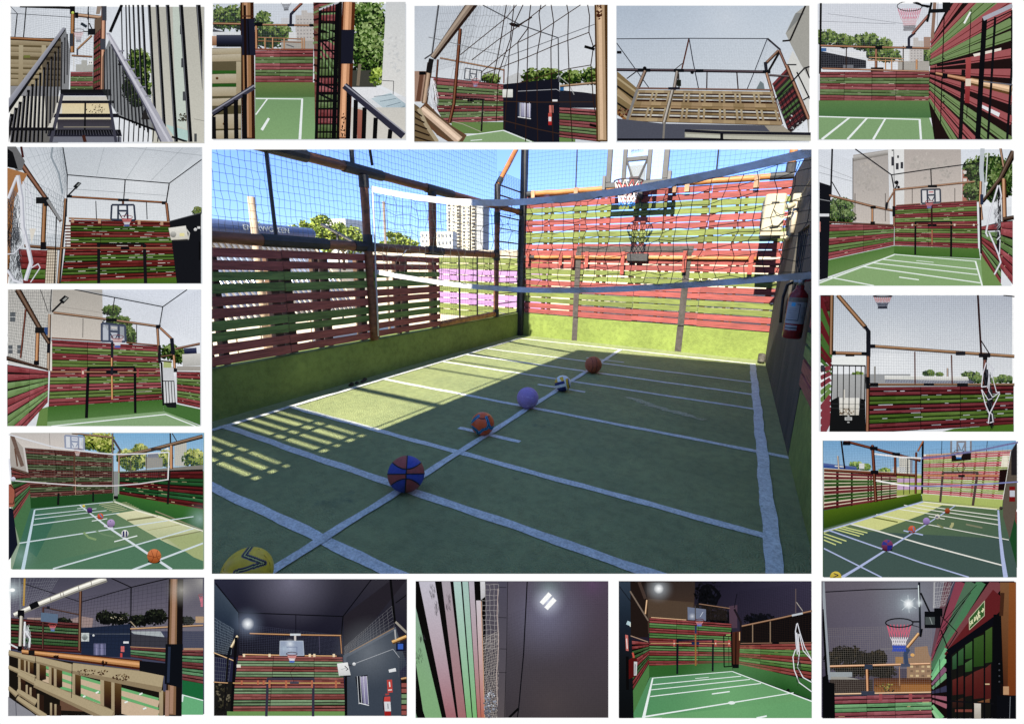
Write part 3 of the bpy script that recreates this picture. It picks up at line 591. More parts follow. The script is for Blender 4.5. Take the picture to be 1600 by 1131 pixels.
# tower block and lower white blocks
def block(name, label, x0, x1, y0, y1, z1, m_, cols_n, rows, z0=2., win=(.55, .5), shade=None, bal=None):
    root = empty(name, label, 'building'); b = MB(); b.box((x0, y0, -.1), (x1, y1, z1)); b.build('wall', m_, root)
    MW = mat('far window', (.17, .18, .20), .2, .3); px = (x1-x0)/cols_n; pz = (z1-z0)/rows
    w_ = MB(); cnt = 0
    for i in range(cols_n):
        for j in range(rows):
            cx_ = x0+px*(i+.5); cz = z0+pz*(j+.45); w_.box((cx_-px*win[0]/2, y0-.25, cz-pz*win[1]/2), (cx_+px*win[0]/2, y0-.02, cz+pz*win[1]/2)); cnt += 1
    o = w_.build('window', MW, root); o['kind'] = 'stuff'
    if bal:
        w_ = MB()
        for i in bal:
            for j in range(rows):
                cx_ = x0+px*(i+.5); cz = z0+pz*(j+.05); w_.box((cx_-px*.5, y0-1.1, cz), (cx_+px*.5, y0-.26, cz+pz*.28))
        o = w_.build('balcony', m_, root); o['kind'] = 'stuff'
    return root
MT = mat('tower cream', (.62, .57, .47), .9, .06, .1); MTG = mat('tower grey', (.30, .31, .33), .9, .08, .3)
t_ = block('tower_block', 'tall cream apartment tower with balconies behind the gate', -75.2, -65.2, 100, 103, 18.3, MT, 6, 17, 3, (.42, .42), bal=(2, 5))
b = MB(); b.box((-72.5, 100.5, 17), (-66, 102.5, 19.4)); b.build('roof_house', MT, t_)
b = MB(); b.box((-65.15, 99.9, -.1), (-63.1, 103, 17.7)); b.build('grey_wing', MTG, t_)
block('white_building', 'low stepped white building left of the tower foot', -80.6, -76.2, 95, 97, 10.4, mat('white block', (.64, .62, .56), .9, .05, .2), 3, 4, 4, (.35, .35))
block('white_building', 'white building in front of the tower foot', -73.6, -67.5, 92, 94, 10.0, mat('white block', (.64, .62, .56), .9, .05, .2), 5, 4, 3, (.5, .35))
block('white_building', 'small white block between the two trees', -131, -121, 104, 112, 16.2, mat('white block', (.64, .62, .56), .9, .05, .2), 3, 2, 11, (.25, .35))
# the taller building at the near end that shades most of the court (behind the camera)
rb = MB(); rb.hexa([(-2.9, -6, -.1), (3.5, -6, -.1), (3.5, YN-.02, -.1), (-2.9, YN-.02, -.1), (-2.9, -6, 5.6), (3.5, -6, 6.4), (3.5, YN-.02, 6.35), (-2.9, YN-.02, 5.6)])
tag(rb.build('near_building', M_STONE), 'taller building at the near end, behind the camera', 'building')
# ---------------------------------------------------------------- the added white page board, made to emit, with its opening
BD = .70
KS = BD/F_PX
def bpt(x, y, lift=0.):
    """a point of the board's own plane: x, y in millimetre-like board units from its top left corner"""
    return O+AF*(BD-lift)+AR*((x-800)*KS)+AU*(-(y-565.5)*KS)
def lum_mat(name, strength=1.0):
    M = bpy.data.materials.new(name); M.use_nodes = True; t = M.node_tree; t.nodes.clear(); N, L = t.nodes, t.links
    return M, N, L
def white_panel():
    M, N, L = lum_mat('self-lit white panel'); e = N.new('ShaderNodeEmission'); e.inputs[0].default_value = (1, 1, 1, 1); e.inputs[1].default_value = 1.0/2**EXPO  # added emission keeps the page white inside the court's shade
    o = N.new('ShaderNodeOutputMaterial'); L.new(e.outputs[0], o.inputs[0]); return M
M_LIT = white_panel()
bo = empty('glowing_board', 'added white board, made to glow, around a wide opening onto the court', 'display board')
b = MB(); o4 = [(-20, -20), (1620, -20), (1620, 1151), (-20, 1151)]; i4 = [(331, 234), (1268, 234), (1268, 896), (331, 896)]; back = .010
ib = [(800+(x-800)*1.04, 565.5+(y-565.5)*1.04) for x, y in i4]
for k in range(4):
    q = (k+1) % 4
    b.quad(bpt(*o4[k]), bpt(*i4[k]), bpt(*i4[q]), bpt(*o4[q]), 0)
    b.quad(bpt(*o4[k], -back), bpt(*o4[q], -back), bpt(*ib[q], -back), bpt(*ib[k], -back), 1)
    b.quad(bpt(*o4[k]), bpt(*o4[q]), bpt(*o4[q], -back), bpt(*o4[k], -back), 1)
    b.quad(bpt(*i4[k]), bpt(*ib[k], -back), bpt(*ib[q], -back), bpt(*i4[q]), 1)
b.build('panel', [M_LIT, M_WHITE], bo)
for x in (150, 1450):
    P = bpt(x, 1140, -.02); b = MB(); b.tube([P, (P.x, P.y+.12, 0.002)], .014, 8); b.tube([bpt(x, 700, -.018), (P.x, P.y+.45, .002)], .012, 8); b.build('leg', M_BLACK, bo, True)
# ---------------------------------------------------------------- the sixteen picture prints, ink made to emit, scene light and shade painted in
def ink_mat():
    M, N, L = lum_mat('print ink'); at = N.new('ShaderNodeAttribute'); at.attribute_name = 'ink'
    tc = N.new('ShaderNodeTexCoord'); n1 = N.new('ShaderNodeTexNoise'); n1.inputs['Scale'].default_value = 420; n1.inputs['Detail'].default_value = 5; n1.inputs['Roughness'].default_value = .7
    L.new(tc.outputs['Object'], n1.inputs[0]); mr = N.new('ShaderNodeMapRange'); mr.inputs[1].default_value = .25; mr.inputs[2].default_value = .75; mr.inputs[3].default_value = .88; mr.inputs[4].default_value = 1.12
    L.new(n1.outputs[0], mr.inputs[0]); vm = N.new('ShaderNodeVectorMath'); vm.operation = 'SCALE'; L.new(at.outputs[0], vm.inputs[0]); L.new(mr.outputs[0], vm.inputs['Scale'])
    e = N.new('ShaderNodeEmission'); e.inputs[1].default_value = 1/2**EXPO; L.new(vm.outputs[0], e.inputs[0])  # ink emits too, so the prints stay bright in shade
    t = N.new('ShaderNodeBsdfTransparent'); mx = N.new('ShaderNodeMixShader'); L.new(at.outputs['Alpha'], mx.inputs[0]); L.new(t.outputs[0], mx.inputs[1]); L.new(e.outputs[0], mx.inputs[2])
    o = N.new('ShaderNodeOutputMaterial'); L.new(mx.outputs[0], o.inputs[0]); return M
M_PRINT = ink_mat()
ZS = 315/1583.
def lerp(a, b, t): return tuple(x+(y-x)*t for x, y in zip(a, b))
def homog(q):
    (x0, y0), (x1, y1), (x2, y2), (x3, y3) = q
    dx1, dx2, sx = x1-x2, x3-x2, x0-x1+x2-x3; dy1, dy2, sy = y1-y2, y3-y2, y0-y1+y2-y3
    D = dx1*dy2-dx2*dy1; g = (sx*dy2-dx2*sy)/D; hh = (dx1*sy-sx*dy1)/D
    a, b, d, e = x1-x0+g*x1, x3-x0+hh*x3, y1-y0+g*y1, y3-y0+hh*y3
    def f(u, v):
        w = g*u+hh*v+1; return ((a*u+b*v+x0)/w, (d*u+e*v+y0)/w)
    return f
CURVE = [(0, 0), (30, 12), (48, 27), (66, 63), (90, 102), (140, 158), (195, 208), (255, 255)]
def tone(c):
    L = .3*c[0]+.59*c[1]+.11*c[2]; out = []
    for v in c:
        v = max(0, min(255, v+(L-v)*.26))
        for (a, p), (b_, q) in zip(CURVE, CURVE[1:]):
            if v <= b_: out.append(p+(q-p)*(v-a)/(b_-a)); break
    return lin(out)
ALONE = {'printed_shadow', 'building', 'tree', 'log_post', 'pallet_wall', 'log_rail', 'railing', 'roof', 'floodlight', 'wall', 'batten', 'ball', 'window', 'hoop_bracket', 'log_frame', 'black_building', 'right_wall', 'side_wall', 'pallet_stack', 'low_wall', 'cable_tie', 'lamp_panel', 'slat', 'court_line', 'painted_goal', 'lamp_glare', 'gate', 'fire_sign', 'gate_backing'}
class Print:
    def __init__(s, label, ox, oy, x0, y0, x1, y1, base):
        s.o, s.r, s.parts, s.lift, s.rng = (ox, oy), (x0, y0, x1, y1), {}, .0014, random.Random(ox*7+oy)
        s.night = label.startswith(('night', 'dusk')); s.thin = 'net' in label and ('folded' in label or 'bundled' in label or s.night)
        b = MB(); P = [(x0, y0), (x1, y0), (x1, y1), (x0, y1)]; F_ = [s.pt(p, .0012) for p in P]; Bk = [s.pt(p, .0002) for p in P]
        b.quad(F_[3], F_[2], F_[1], F_[0])
        for k in range(4): q = (k+1) % 4; b.quad(F_[k], F_[q], Bk[q], Bk[k])
        b.c = [(*tone(base), 1)]*5
        s.root = b.build('photo_print', M_PRINT); tag(s.root, label, 'photo print', 'photo prints round the board')
    def pt(s, p, lift): return bpt(s.o[0]+p[0]*ZS, s.o[1]+p[1]*ZS, lift)
    def clip(s, V):
        x0, y0, x1, y1 = s.r
        for ax, lim, sg in ((0, x0, 1), (0, x1, -1), (1, y0, 1), (1, y1, -1)):
            out = []
            for i in range(len(V)):
                a, b = V[i], V[(i+1) % len(V)]; da, db = sg*(a[0][ax]-lim), sg*(b[0][ax]-lim)
                if da >= 0: out.append(a)
                if (da >= 0) != (db >= 0):
                    t = da/(da-db); out.append((lerp(a[0], b[0], t), lerp(a[1], b[1], t)))
            V = out
            if len(V) < 3: return []
        return V
    def poly(s, part, pts, col, a=1., up=True, dl=0.):
        if up: s.lift += .000012
        cols = col if isinstance(col[0], (tuple, list)) else [col]*len(pts)
        if part == 'pallet_stack': cols = [(c[0]*.77, c[1]*.76, c[2]*.73, *c[3:]) for c in cols]
        if part == 'sky' and not s.night: cols = [(c[0]*.965, c[1]*.97, c[2]*.975, *c[3:]) for c in cols]
        if s.night and part == 'sky': cols = [(*lerp(c[:3], (sum(c[:3])/3*1.02, sum(c[:3])/3*.97, sum(c[:3])/3*1.04), .45), *c[3:]) for c in cols]
        V = s.clip([(p, (*tone(c[:3]), c[3] if len(c) > 3 else a)) for p, c in zip(pts, cols)])
        if not V: return
        b, bb = s.parts.setdefault(part, {}).setdefault(round(s.lift*1e7), (MB(), [9e9, 9e9, -9e9, -9e9])); b.poly([s.pt(p, s.lift+dl) for p, c in reversed(V)]); b.c.append([c for p, c in reversed(V)])
        for p, c in V: bb[0] = min(bb[0], p[0]); bb[1] = min(bb[1], p[1]); bb[2] = max(bb[2], p[0]); bb[3] = max(bb[3], p[1])
    def quad(s, part, q, c, n=8):
        """c: one colour, (top, bottom) or four corner colours"""
        if not isinstance(c[0], (tuple, list)): return s.poly(part, q, c)
        c4 = (c[0], c[0], c[1], c[1]) if len(c) == 2 else c; f = homog(q); s.lift += .000012
        for j in range(n):
            for i in range(n):
                U = [(i/n, j/n), ((i+1)/n, j/n), ((i+1)/n, (j+1)/n), (i/n, (j+1)/n)]
                s.poly(part, [f(*u) for u in U], [lerp(lerp(c4[0], c4[1], u), lerp(c4[3], c4[2], u), v) for u, v in U], up=False)
    def rect(s, part, x0, y0, x1, y1, c, n=8): s.quad(part, [(x0, y0), (x1, y0), (x1, y1), (x0, y1)], c, n)
    def line(s, part, pts, w, c, w2=None, up=True):
        if up: s.lift += .000012
        if s.thin and part == 'volleyball_net' and w >= 8: w *= .55; w2 = w2 and w2*.55
        n = len(pts); W = [w+((w2 if w2 is not None else w)-w)*i/max(1, n-1) for i in range(n)]
        for i in range(n-1):
            (xa, ya), (xb, yb) = pts[i], pts[i+1]; L = math.hypot(xb-xa, yb-ya) or 1; nx, ny = -(yb-ya)/L/2, (xb-xa)/L/2; ex, ey = (xb-xa)/L*.3*W[i], (yb-ya)/L*.3*W[i]
            if i == 0: xa, ya = xa, ya
            else: xa, ya = xa-ex*.6, ya-ey*.6
            s.poly(part, [(xa+nx*W[i], ya+ny*W[i]), (xb+nx*W[i+1], yb+ny*W[i+1]), (xb-nx*W[i+1], yb-ny*W[i+1]), (xa-nx*W[i], ya-ny*W[i])], c, up=False)
    def log(s, part, pts, w, c, w2=None, dark=.45):
        """a round pole: dark edge, lit core"""
        s.line(part, pts, w, tuple(x*dark for x in c), w2); s.line(part, [(x-w*.06, y-w*.1) for x, y in pts], w*.62, c, (w2 or w)*.62)
        s.line(part, [(x-w*.1, y-w*.18) for x, y in pts], w*.25, tuple(min(255, x*1.22+8) for x in c), (w2 or w)*.25)
    def slats(s, part, q, pat, pal, gap=.24, back=None, cuts=(), posts=(), jit=.12, bright=None, holes=0.):
        f = homog(q); n = len(pat); r = s.rng; gap *= 1.22; pal = {k: lerp(v, (sum(v)/3,)*3, .12) for k, v in pal.items()}
        if back: s.quad(part, q, tuple(x*(.5 if s.night else .78) for x in back))
        us = [0]+list(cuts)+[1]
        for u in posts:
            s.lift += .000012; s.poly(part, [f(u-.012, 0), f(u+.012, 0), f(u+.012, 1), f(u-.012, 1)], tuple(x*.35 for x in pal[pat[0]]), up=False)
        s.lift += .000012
        for i, ch in enumerate(pat):
            for k in range(len(us)-1):
                g = gap*(1+r.uniform(-.35, .35)); a, b = (i+g*.5)/n, (i+1-g*.5)/n; c = pal[ch]; m_ = 1+r.uniform(-jit, jit); d1, d2 = r.uniform(-.05, .05)/n, r.uniform(-.05, .05)/n
                ua, ub = us[k]+.002, us[k+1]-.002; N_ = 4
                for t in range(N_):
                    x0, x1 = ua+(ub-ua)*t/N_, ua+(ub-ua)*(t+1)/N_; mm = m_*(1+r.uniform(-.06, .06)); hi = tuple(min(255, x*mm*1.06) for x in c); lo = tuple(min(255, x*mm*.86) for x in c)
                    s.poly(part, [f(x0, a+d1), f(x1, a+d1), f(x1, b+d2), f(x0, b+d2)], [hi, hi, lo, lo], up=False)
                for _ in range(5):
                    x0 = r.uniform(ua, ub); x1 = min(ub, x0+(ub-ua)*r.uniform(.08, .4)); v0 = r.uniform(a+d1, b+d2-.012); hv = r.uniform(.06, .2)/n; z = r.choice((.74, .84, 1.12, 1.2)); cc = tuple(min(255, v*m_*z) for v in c)
                    s.poly(part, [f(x0, v0), f(x1, v0+.1*hv), f(x1, min(b+d2, v0+hv)), f(x0, min(b+d2, v0+hv))], cc, .6, up=False, dl=.000005)
        if holes and bright:
            s.lift += .000012
            for i in range(n):
                for _ in range(int(holes)):
                    u = r.uniform(0, .97); L = r.uniform(.012, .075); v = (i+1)/n; kk = r.uniform(.55, .95)
                    s.poly(part, [f(u, v-gap*.34/n), f(min(1, u+L), v-gap*.34/n), f(min(1, u+L), v+gap*.22/n), f(u, v+gap*.22/n)], tuple(x*kk for x in bright), up=False)
    def net(s, part, q, nu, nv, w, c, wob=0., a=1., seg=1):
        f = homog(q); r = s.rng; s.lift += .000012; G = {}; a = a*.62 if wob <= 1 and w < 2 else a*.8; col = (*c, a)
        for i in range(nu+1):
            for j in range(nv+1):
                x, y = f(i/nu, j/nv); G[i, j] = (x+r.uniform(-wob, wob), y+r.uniform(-wob, wob))
        st = 1 if wob else None
        for i in range(nu+1): s.line(part, [G[i, j] for j in (range(nv+1) if st else (0, nv))], w, col, up=False)
        for j in range(nv+1): s.line(part, [G[i, j] for i in (range(nu+1) if st else (0, nu))], w, col, up=False)
    def leaf(s, part, blobs, n, size, cols, under=None):
        r = s.rng
        for (cx, cy, rx, ry) in blobs:
            if under:
                s.poly(part, [(cx+rx*.86*math.cos(k*.35)*r.uniform(.82, 1.08), cy+ry*.86*math.sin(k*.35)*r.uniform(.82, 1.08)) for k in range(18)], under)
            s.lift += .00008; cl = [(r.uniform(-1, 1), r.uniform(-1, 1)) for _ in range(16)]
            for _ in range(n):
                if r.random() < .75:
                    k = r.choice(cl); x, y = k[0]+r.gauss(0, .2), k[1]+r.gauss(0, .2)
                else: x, y = r.uniform(-1, 1), r.uniform(-1, 1)
                if x*x+y*y > 1.1: continue
                ln = y*.5-.2*x+r.uniform(-.55, .55); k = 0 if ln < -.28 else (1 if ln < .2 else 2); k = min(k, len(cols)-1)
                fz = r.uniform(.72, 1.22) if part == 'tree' else r.uniform(.95, 1.05); c = tuple(max(0, min(255, v*fz)) for v in cols[k]); an = r.uniform(0, 6.3); S_ = size*r.uniform(.5, 1.4); X, Y = cx+x*rx, cy+y*ry
                if part == 'volleyball_net': s.line(part, [(X, Y), (X+r.uniform(-9, 9), Y+S_*1.6), (X+r.uniform(-14, 14), Y+S_*3.4)], 2.2, c, up=False); continue
                if part == 'slat': s.poly(part, [(X-2, Y-S_*2), (X+2, Y-S_*1.5), (X+6, Y+S_*2), (X+2, Y+S_*1.6)], (*c, .5), up=False); continue
                s.poly(part, [(X+S_*math.cos(an+t)*m_, Y+S_*math.sin(an+t)*m_) for t, m_ in ((0, 1), (1.3, .6), (2.9, 1), (4.5, .55))], c, up=False, dl=r.uniform(-.00006, 0))
    def glow(s, part, c, rad, col, a=1., p=2., n=40, rings=10):
        s.lift += .000012
        A = lambda t: a*(1-t)**p
        for k in range(rings):
            t0, t1 = k/rings, (k+1)/rings
            for i in range(n):
                w0, w1 = 2*math.pi*i/n, 2*math.pi*(i+1)/n; P = [(c[0]+rad*t*math.cos(w), c[1]+rad*t*math.sin(w)) for t, w in ((t0, w0), (t1, w0), (t1, w1), (t0, w1))]
                if k == 0: P = P[1:3]+[c]; C = [(*col, A(t1)), (*col, A(t1)), (*col, A(0))]
                else: C = [(*col, A(t0)), (*col, A(t1)), (*col, A(t1)), (*col, A(t0))]
                s.poly(part, P, C, up=False)
    def disc(s, part, c, rx, col, ry=None, lit=True):
        ry = ry or rx; P = [(c[0]+rx*math.cos(k*.2618), c[1]+ry*math.sin(k*.2618)) for k in range(24)]
        s.poly(part, P, [tuple(max(0, min(255, v*(1.12-.45*(y-c[1]+ry)/(2*ry)))) for v in col) for x, y in P] if lit else col)
    def hoop(s, x, y, w, hgt, rim=(40, 30, 30), top=(190, 70, 85), low=(70, 80, 150), mid=None, ry=None, lw=3, nn=9):
        """rim ellipse with a hanging net"""
        ry = ry or w*.16; E_ = [(x+w/2*math.cos(k*.3142), y+ry*math.sin(k*.3142)) for k in range(21)]
        mid = mid or lerp(top, low, .5)
        for i in range(nn):
            u0 = -1+2*(i+.5)/nn
            for d in (-1, 1):
                u1 = u0*.62+d*.09; u2 = u0*.45-d*.07
                s.line('hoop_net', [(x+u0*w/2, y+ry*.4), (x+u1*w/2, y+hgt*.5)], lw, top); s.line('hoop_net', [(x+u1*w/2, y+hgt*.5), (x+u2*w/2, y+hgt*.78)], lw*.9, mid); s.line('hoop_net', [(x+u2*w/2, y+hgt*.78), (x+u1*.75*w/2, y+hgt)], lw*1.1, low)
        s.line('hoop_rim', E_, lw*1.5, rim)
    def board(s, q, fr=(70, 74, 84), pane=(190, 196, 206), w=12, mark=None, low=True):
        f = homog(q); s.poly('backboard', q, (*pane, .75) if pane else fr)
        for a, b in (((0, 0), (1, 0)), ((1, 0), (1, 1)), ((1, 1), (0, 1)), ((0, 1), (0, 0)), ((.3, 0), (.3, 1)), ((.7, 0), (.7, 1)), ((.3, .42), (.7, .42))): s.line('backboard', [f(*a), f(*b)], w, fr)
        s.line('backboard', [f(.3, .45), f(.45, .85)], w*.6, fr); s.line('backboard', [f(.7, .45), f(.55, .85)], w*.6, fr)
        if mark: s.line('backboard', [f(.38, .2), f(.62, .2)], w*.7, mark)
    def done(s):
        for k, D in s.parts.items():
            L = list(D.values()); own = list(range(len(L)))
            def root(i):
                while own[i] != i: i = own[i]
                return i
            for i in range(len(L)):
                for j in range(i):
                    a, b = L[i][1], L[j][1]; e = 3
                    if k not in ALONE or (a[0] < b[2]+e and b[0] < a[2]+e and a[1] < b[3]+e and b[1] < a[3]+e): own[root(i)] = root(j)
            G = {}
            for i in range(len(L)): G.setdefault(root(i), []).append(L[i][0])
            for g_ in G.values():
                t = MB()
                for b in g_:
                    n = len(t.v); t.v += b.v; t.f += [tuple(n+q for q in f) for f in b.f]; t.m += b.m; t.c += b.c
                t.build(k, M_PRINT, s.root)
def ramp(a, b): return (a, b)
DAY = {'R': (136, 66, 68), 'G': (88, 113, 66)}; DK = {'R': (104, 44, 48), 'G': (62, 88, 46)}; NT = {'R': (140, 70, 66), 'G': (96, 130, 86)}; SUNNY = {'R': (190, 72, 76), 'G': (140, 158, 66)}
LIN = (222, 232, 232); BLK_ = (34, 34, 40); LOGC = (150, 92, 58); RAWW = (190, 172, 136)
def treec(p, blobs, n=260, size=13, cols=((112, 136, 62), (68, 90, 40), (38, 52, 28)), under=(44, 58, 30)): p.leaf('tree', blobs, n, size, cols, under)
# 1: steel stair up to the court
p = Print('print of a black steel stair with railings, top left corner', 10, 5, 45, 37, 1558, 1104, (210, 215, 224))
p.rect('sky', 45, 37, 1558, 1104, ((206, 214, 226), (222, 226, 232)))
p.quad('building', [(1130, 37), (1558, 37), (1558, 1104), (1150, 1104)], ((164, 162, 148), (184, 181, 164)))
p.quad('building', [(1310, 37), (1385, 37), (1420, 1000), (1335, 960)], ((172, 186, 172), (176, 190, 176)))
for x, y in ((1368, 180), (1378, 440), (1390, 700)): p.rect('building', x, y, x+22, y+72, (70, 72, 76))
p.line('building', [(1480, 915), (1558, 930)], 4, (120, 118, 110)); p.leaf('building', [(1390, 905, 40, 30)], 60, 9, ((90, 86, 76), (60, 58, 50)))
treec(p, [(1030, 430, 70, 70), (1095, 470, 60, 80), (980, 520, 70, 90), (1060, 580, 90, 110), (985, 680, 80, 90), (1100, 690, 60, 90), (1040, 770, 80, 60)], 170, 9)
p.poly('roof', [(1260, 960), (1440, 1010), (1430, 1090), (1330, 1060)], (150, 190, 184))
p.net('net', [(45, 37), (700, 37), (690, 560), (45, 300)], 46, 26, 2.2, (120, 126, 134), 2, .75)
for a, b_ in (((168, 37), (146, 290)), ((98, 95), (78, 290)), ((655, 37), (650, 140))): p.line('log_frame', [a, b_], 9, BLK_)
p.line('log_frame', [(45, 90), (520, 122)], 5, (60, 62, 68)); p.line('log_frame', [(45, 37), (100, 95)], 5, (60, 62, 68))
p.poly('building', [(555, 545), (558, 490), (600, 490), (600, 458), (645, 458), (645, 500), (690, 470), (690, 548)], (150, 150, 142)); p.rect('building', 655, 462, 690, 492, (222, 222, 216))
for x, y, in ((662, 470), (676, 470)): p.rect('building', x, y, x+7, y+14, (70, 74, 80))
p.rect('building', 536, 440, 545, 540, (190, 190, 188))
p.slats('pallet_wall', [(515, 548), (690, 548), (690, 700), (512, 700)], 'RRGGRRGG', DAY, .16, (60, 46, 40), bright=(222, 220, 200), holes=2)
p.rect('pallet_stack', 45, 285, 440, 665, (112, 100, 78))
for y0, y1 in ((300, 338), (352, 388), (392, 425), (452, 490), (490, 512), (526, 560), (570, 598), (606, 655)): p.quad('pallet_stack', [(45, y0), (440, y0+12), (440, y1+10), (45, y1)], (RAWW, (162, 142, 106)))
for x in (112, 290): p.quad('pallet_stack', [(x, 340), (x+34, 342), (x+30, 655), (x-4, 655)], ((200, 182, 146), (170, 150, 112)))
p.poly('pallet_stack', [(150, 420), (200, 420), (200, 440), (150, 440)], (120, 130, 70))
p.log('log_frame', [(45, 286), (400, 305)], 26, (118, 74, 48)); p.poly('wall', [(45, 660), (320, 660), (320, 740), (45, 745)], (120, 120, 124)); p.rect('wall', 45, 740, 520, 1000, ((206, 200, 184), (190, 186, 172))); p.rect('wall', 45, 990, 420, 1104, (92, 90, 88))
p.line('log_frame', [(120, 37), (520, 50)], 20, (44, 40, 40)); p.log('log_frame', [(535, 37), (530, 400)], 34, (138, 86, 52)); p.rect('log_frame', 512, 37, 552, 98, BLK_); p.rect('log_frame', 510, 250, 538, 350, (60, 62, 68)); p.disc('log_frame', (534, 88), 11, (190, 214, 60))
p.log('log_frame', [(560, 105), (770, 128)], 30, (150, 110, 82)); p.rect('log_frame', 552, 86, 578, 130, BLK_)
p.poly('log_frame', [(725, 37), (760, 37), (745, 100), (715, 100)], (128, 110, 96))
p.quad('side_fence', [(705, 140), (760, 120), (756, 700), (690, 700)], (92, 78, 66)); p.quad('side_fence', [(700, 270), (752, 220), (750, 697), (696, 697)], (112, 62, 60))
for k in range(9): p.line('side_fence', [(699, 330+k*44), (751, 285+k*47)], 14, (66, 84, 54) if k % 2 else (52, 34, 34))
p.net('side_fence', [(700, 270), (752, 215), (750, 700), (696, 700)], 4, 12, 4, (32, 32, 36))
p.log('log_frame', [(778, 37), (768, 700)], 38, (172, 112, 82)); p.rect('log_frame', 764, 37, 800, 150, (64, 66, 74)); p.rect('log_frame', 752, 292, 792, 378, (66, 68, 76))
p.line('hoop_bracket', [(600, 172), (645, 200)], 22, (50, 56, 62)); p.line('hoop_bracket', [(660, 85), (656, 270)], 7, BLK_); p.line('hoop_bracket', [(664, 170), (690, 225)], 9, BLK_); p.rect('hoop_bracket', 660, 214, 712, 262, (42, 44, 50)); p.line('hoop_bracket', [(620, 236), (670, 238)], 7, BLK_)
p.log('log_frame', [(685, 268), (572, 375)], 17, (140, 96, 66)); p.line('log_frame', [(572, 370), (572, 430)], 14, (72, 76, 84)); p.log('log_frame', [(528, 424), (690, 434)], 16, (116, 78, 58))
p.hoop(583, 232, 88, 90, (60, 40, 40), (196, 140, 146), (120, 124, 134), lw=2.4)
p.rect('stair', 470, 745, 815, 790, (186, 180, 166)); p.rect('stair', 456, 795, 830, 905, ((214, 186, 128), (206, 190, 140))); p.leaf('stair', [(730, 845, 80, 35)], 50, 7, ((120, 104, 76), (58, 46, 34)))
p.rect('stair', 440, 905, 840, 930, (196, 184, 146)); p.rect('stair', 420, 925, 860, 1104, ((60, 58, 62), (84, 84, 96))); p.rect('stair', 360, 1060, 920, 1104, (98, 100, 114))
for (y, xa, xb, h_) in ((690, 440, 845, 50), (778, 425, 870, 22), (880, 388, 908, 30), (1005, 340, 925, 52)): p.quad('stair', [(xa+12, y), (xb-12, y), (xb, y+h_), (xa, y+h_)], ((34, 34, 40), (52, 52, 60)))
for k in range(26): p.line('stair', [(360+k*21, 1012), (352+k*22, 1048)], 3, (82, 82, 90))
p.line('stair', [(640, 795), (636, 1010)], 14, (38, 38, 44)); p.line('stair', [(460, 730), (370, 1104)], 26, (66, 66, 76)); p.line('stair', [(830, 800), (880, 1104)], 22, (64, 64, 74)); p.line('stair', [(470, 985), (830, 985)], 8, (120, 112, 96)); p.line('stair', [(625, 1050), (640, 1104)], 26, (70, 50, 44))
p.poly('railing', [(300, 470), (488, 225), (525, 400), (512, 690), (440, 700), (392, 900), (340, 1000)], (54, 50, 50), .72)
for i in range(16):
    t = i/15; x = 500-(500-70)*t**1.15; y0 = 250+(x-500)*-1.45; w = 9+20*t
    p.line('railing', [(x, y0+10), (x-2-36*t, min(1104, y0+330+600*t))], w, (30, 30, 34)); p.line('railing', [(x-w*.35, y0+30), (x-w*.35-2-36*t, min(1104, y0+330+600*t))], w*.2, (96, 96, 104))
p.poly('railing', [(45, 990), (400, 990), (400, 1015), (45, 1015)], (40, 40, 46)); p.poly('railing', [(45, 770), (470, 212), (492, 215), (488, 232), (45, 880)], (40, 40, 44)); p.quad('railing', [(45, 765), (465, 212), (490, 216), (45, 835)], ((140, 142, 156), (112, 114, 128)))
p.poly('railing', [(775, 440), (830, 300), (900, 420), (1210, 1000), (1160, 1010), (905, 910), (770, 695)], (52, 54, 54), .72)
for i in range(13):
    t = i/12; x = 790+310*t**1.1; y0 = 400-110*(1-abs(1-2.2*t)) if t < .25 else 330+(x-840)*1.5; p.line('railing', [(x, y0), (x+4+30*t, 700+330*t**.6)], 8+8*t, (30, 30, 35)); p.line('railing', [(x+3, y0), (x+7+30*t, 700+330*t**.6)], 1.6, (96, 98, 106))
for i, x in enumerate((925, 960, 985, 1018, 1055, 1090, 1142, 1205, 1285, 1390, 1525)):
    w = 10+26*(i/10)**1.4; yb = [480, 560, 640, 700, 740, 800, 860, 1000, 1104, 1104, 700][i]; xx = x+(yb-37)*(.02+.055*(i/10)); p.line('railing', [(x, 37), (xx, yb)], w, (34, 34, 40)); p.line('railing', [(x-w*.3, 37), (xx-w*.3, yb)], w*.22, (92, 94, 102))
p.line('railing', [(930, 37), (838, 250)], 24, (34, 34, 40)); p.line('railing', [(905, 905), (1250, 1035)], 16, (30, 30, 34))
for i in range(9): p.line('railing', [(912+i*38, 915+i*14), (905+i*38, 1104)], 9, (40, 40, 46))
p.poly('railing', [(1080, 930), (1105, 850), (1150, 930)], (54, 52, 52)); p.line('railing', [(900, 500), (930, 505), (905, 470)], 12, (36, 36, 40))
p.poly('railing', [(808, 255), (835, 255), (1215, 880), (1335, 1104), (1240, 1104), (1130, 860), (845, 345)], (150, 150, 166)); p.line('railing', [(820, 270), (1240, 1000), (1300, 1104)], 16, (186, 186, 200)); p.line('railing', [(848, 345), (1130, 865), (1235, 1104)], 12, (74, 74, 86))
for k in range(6): p.line('railing', [(905+k*42, 400+k*70), (950+k*42, 395+k*70)], 12, (112, 112, 128))
p.line('railing', [(1320, 1065), (1440, 1104)], 16, (40, 40, 46)); p.rect('railing', 1495, 1040, 1515, 1104, (70, 72, 74))
p.done()
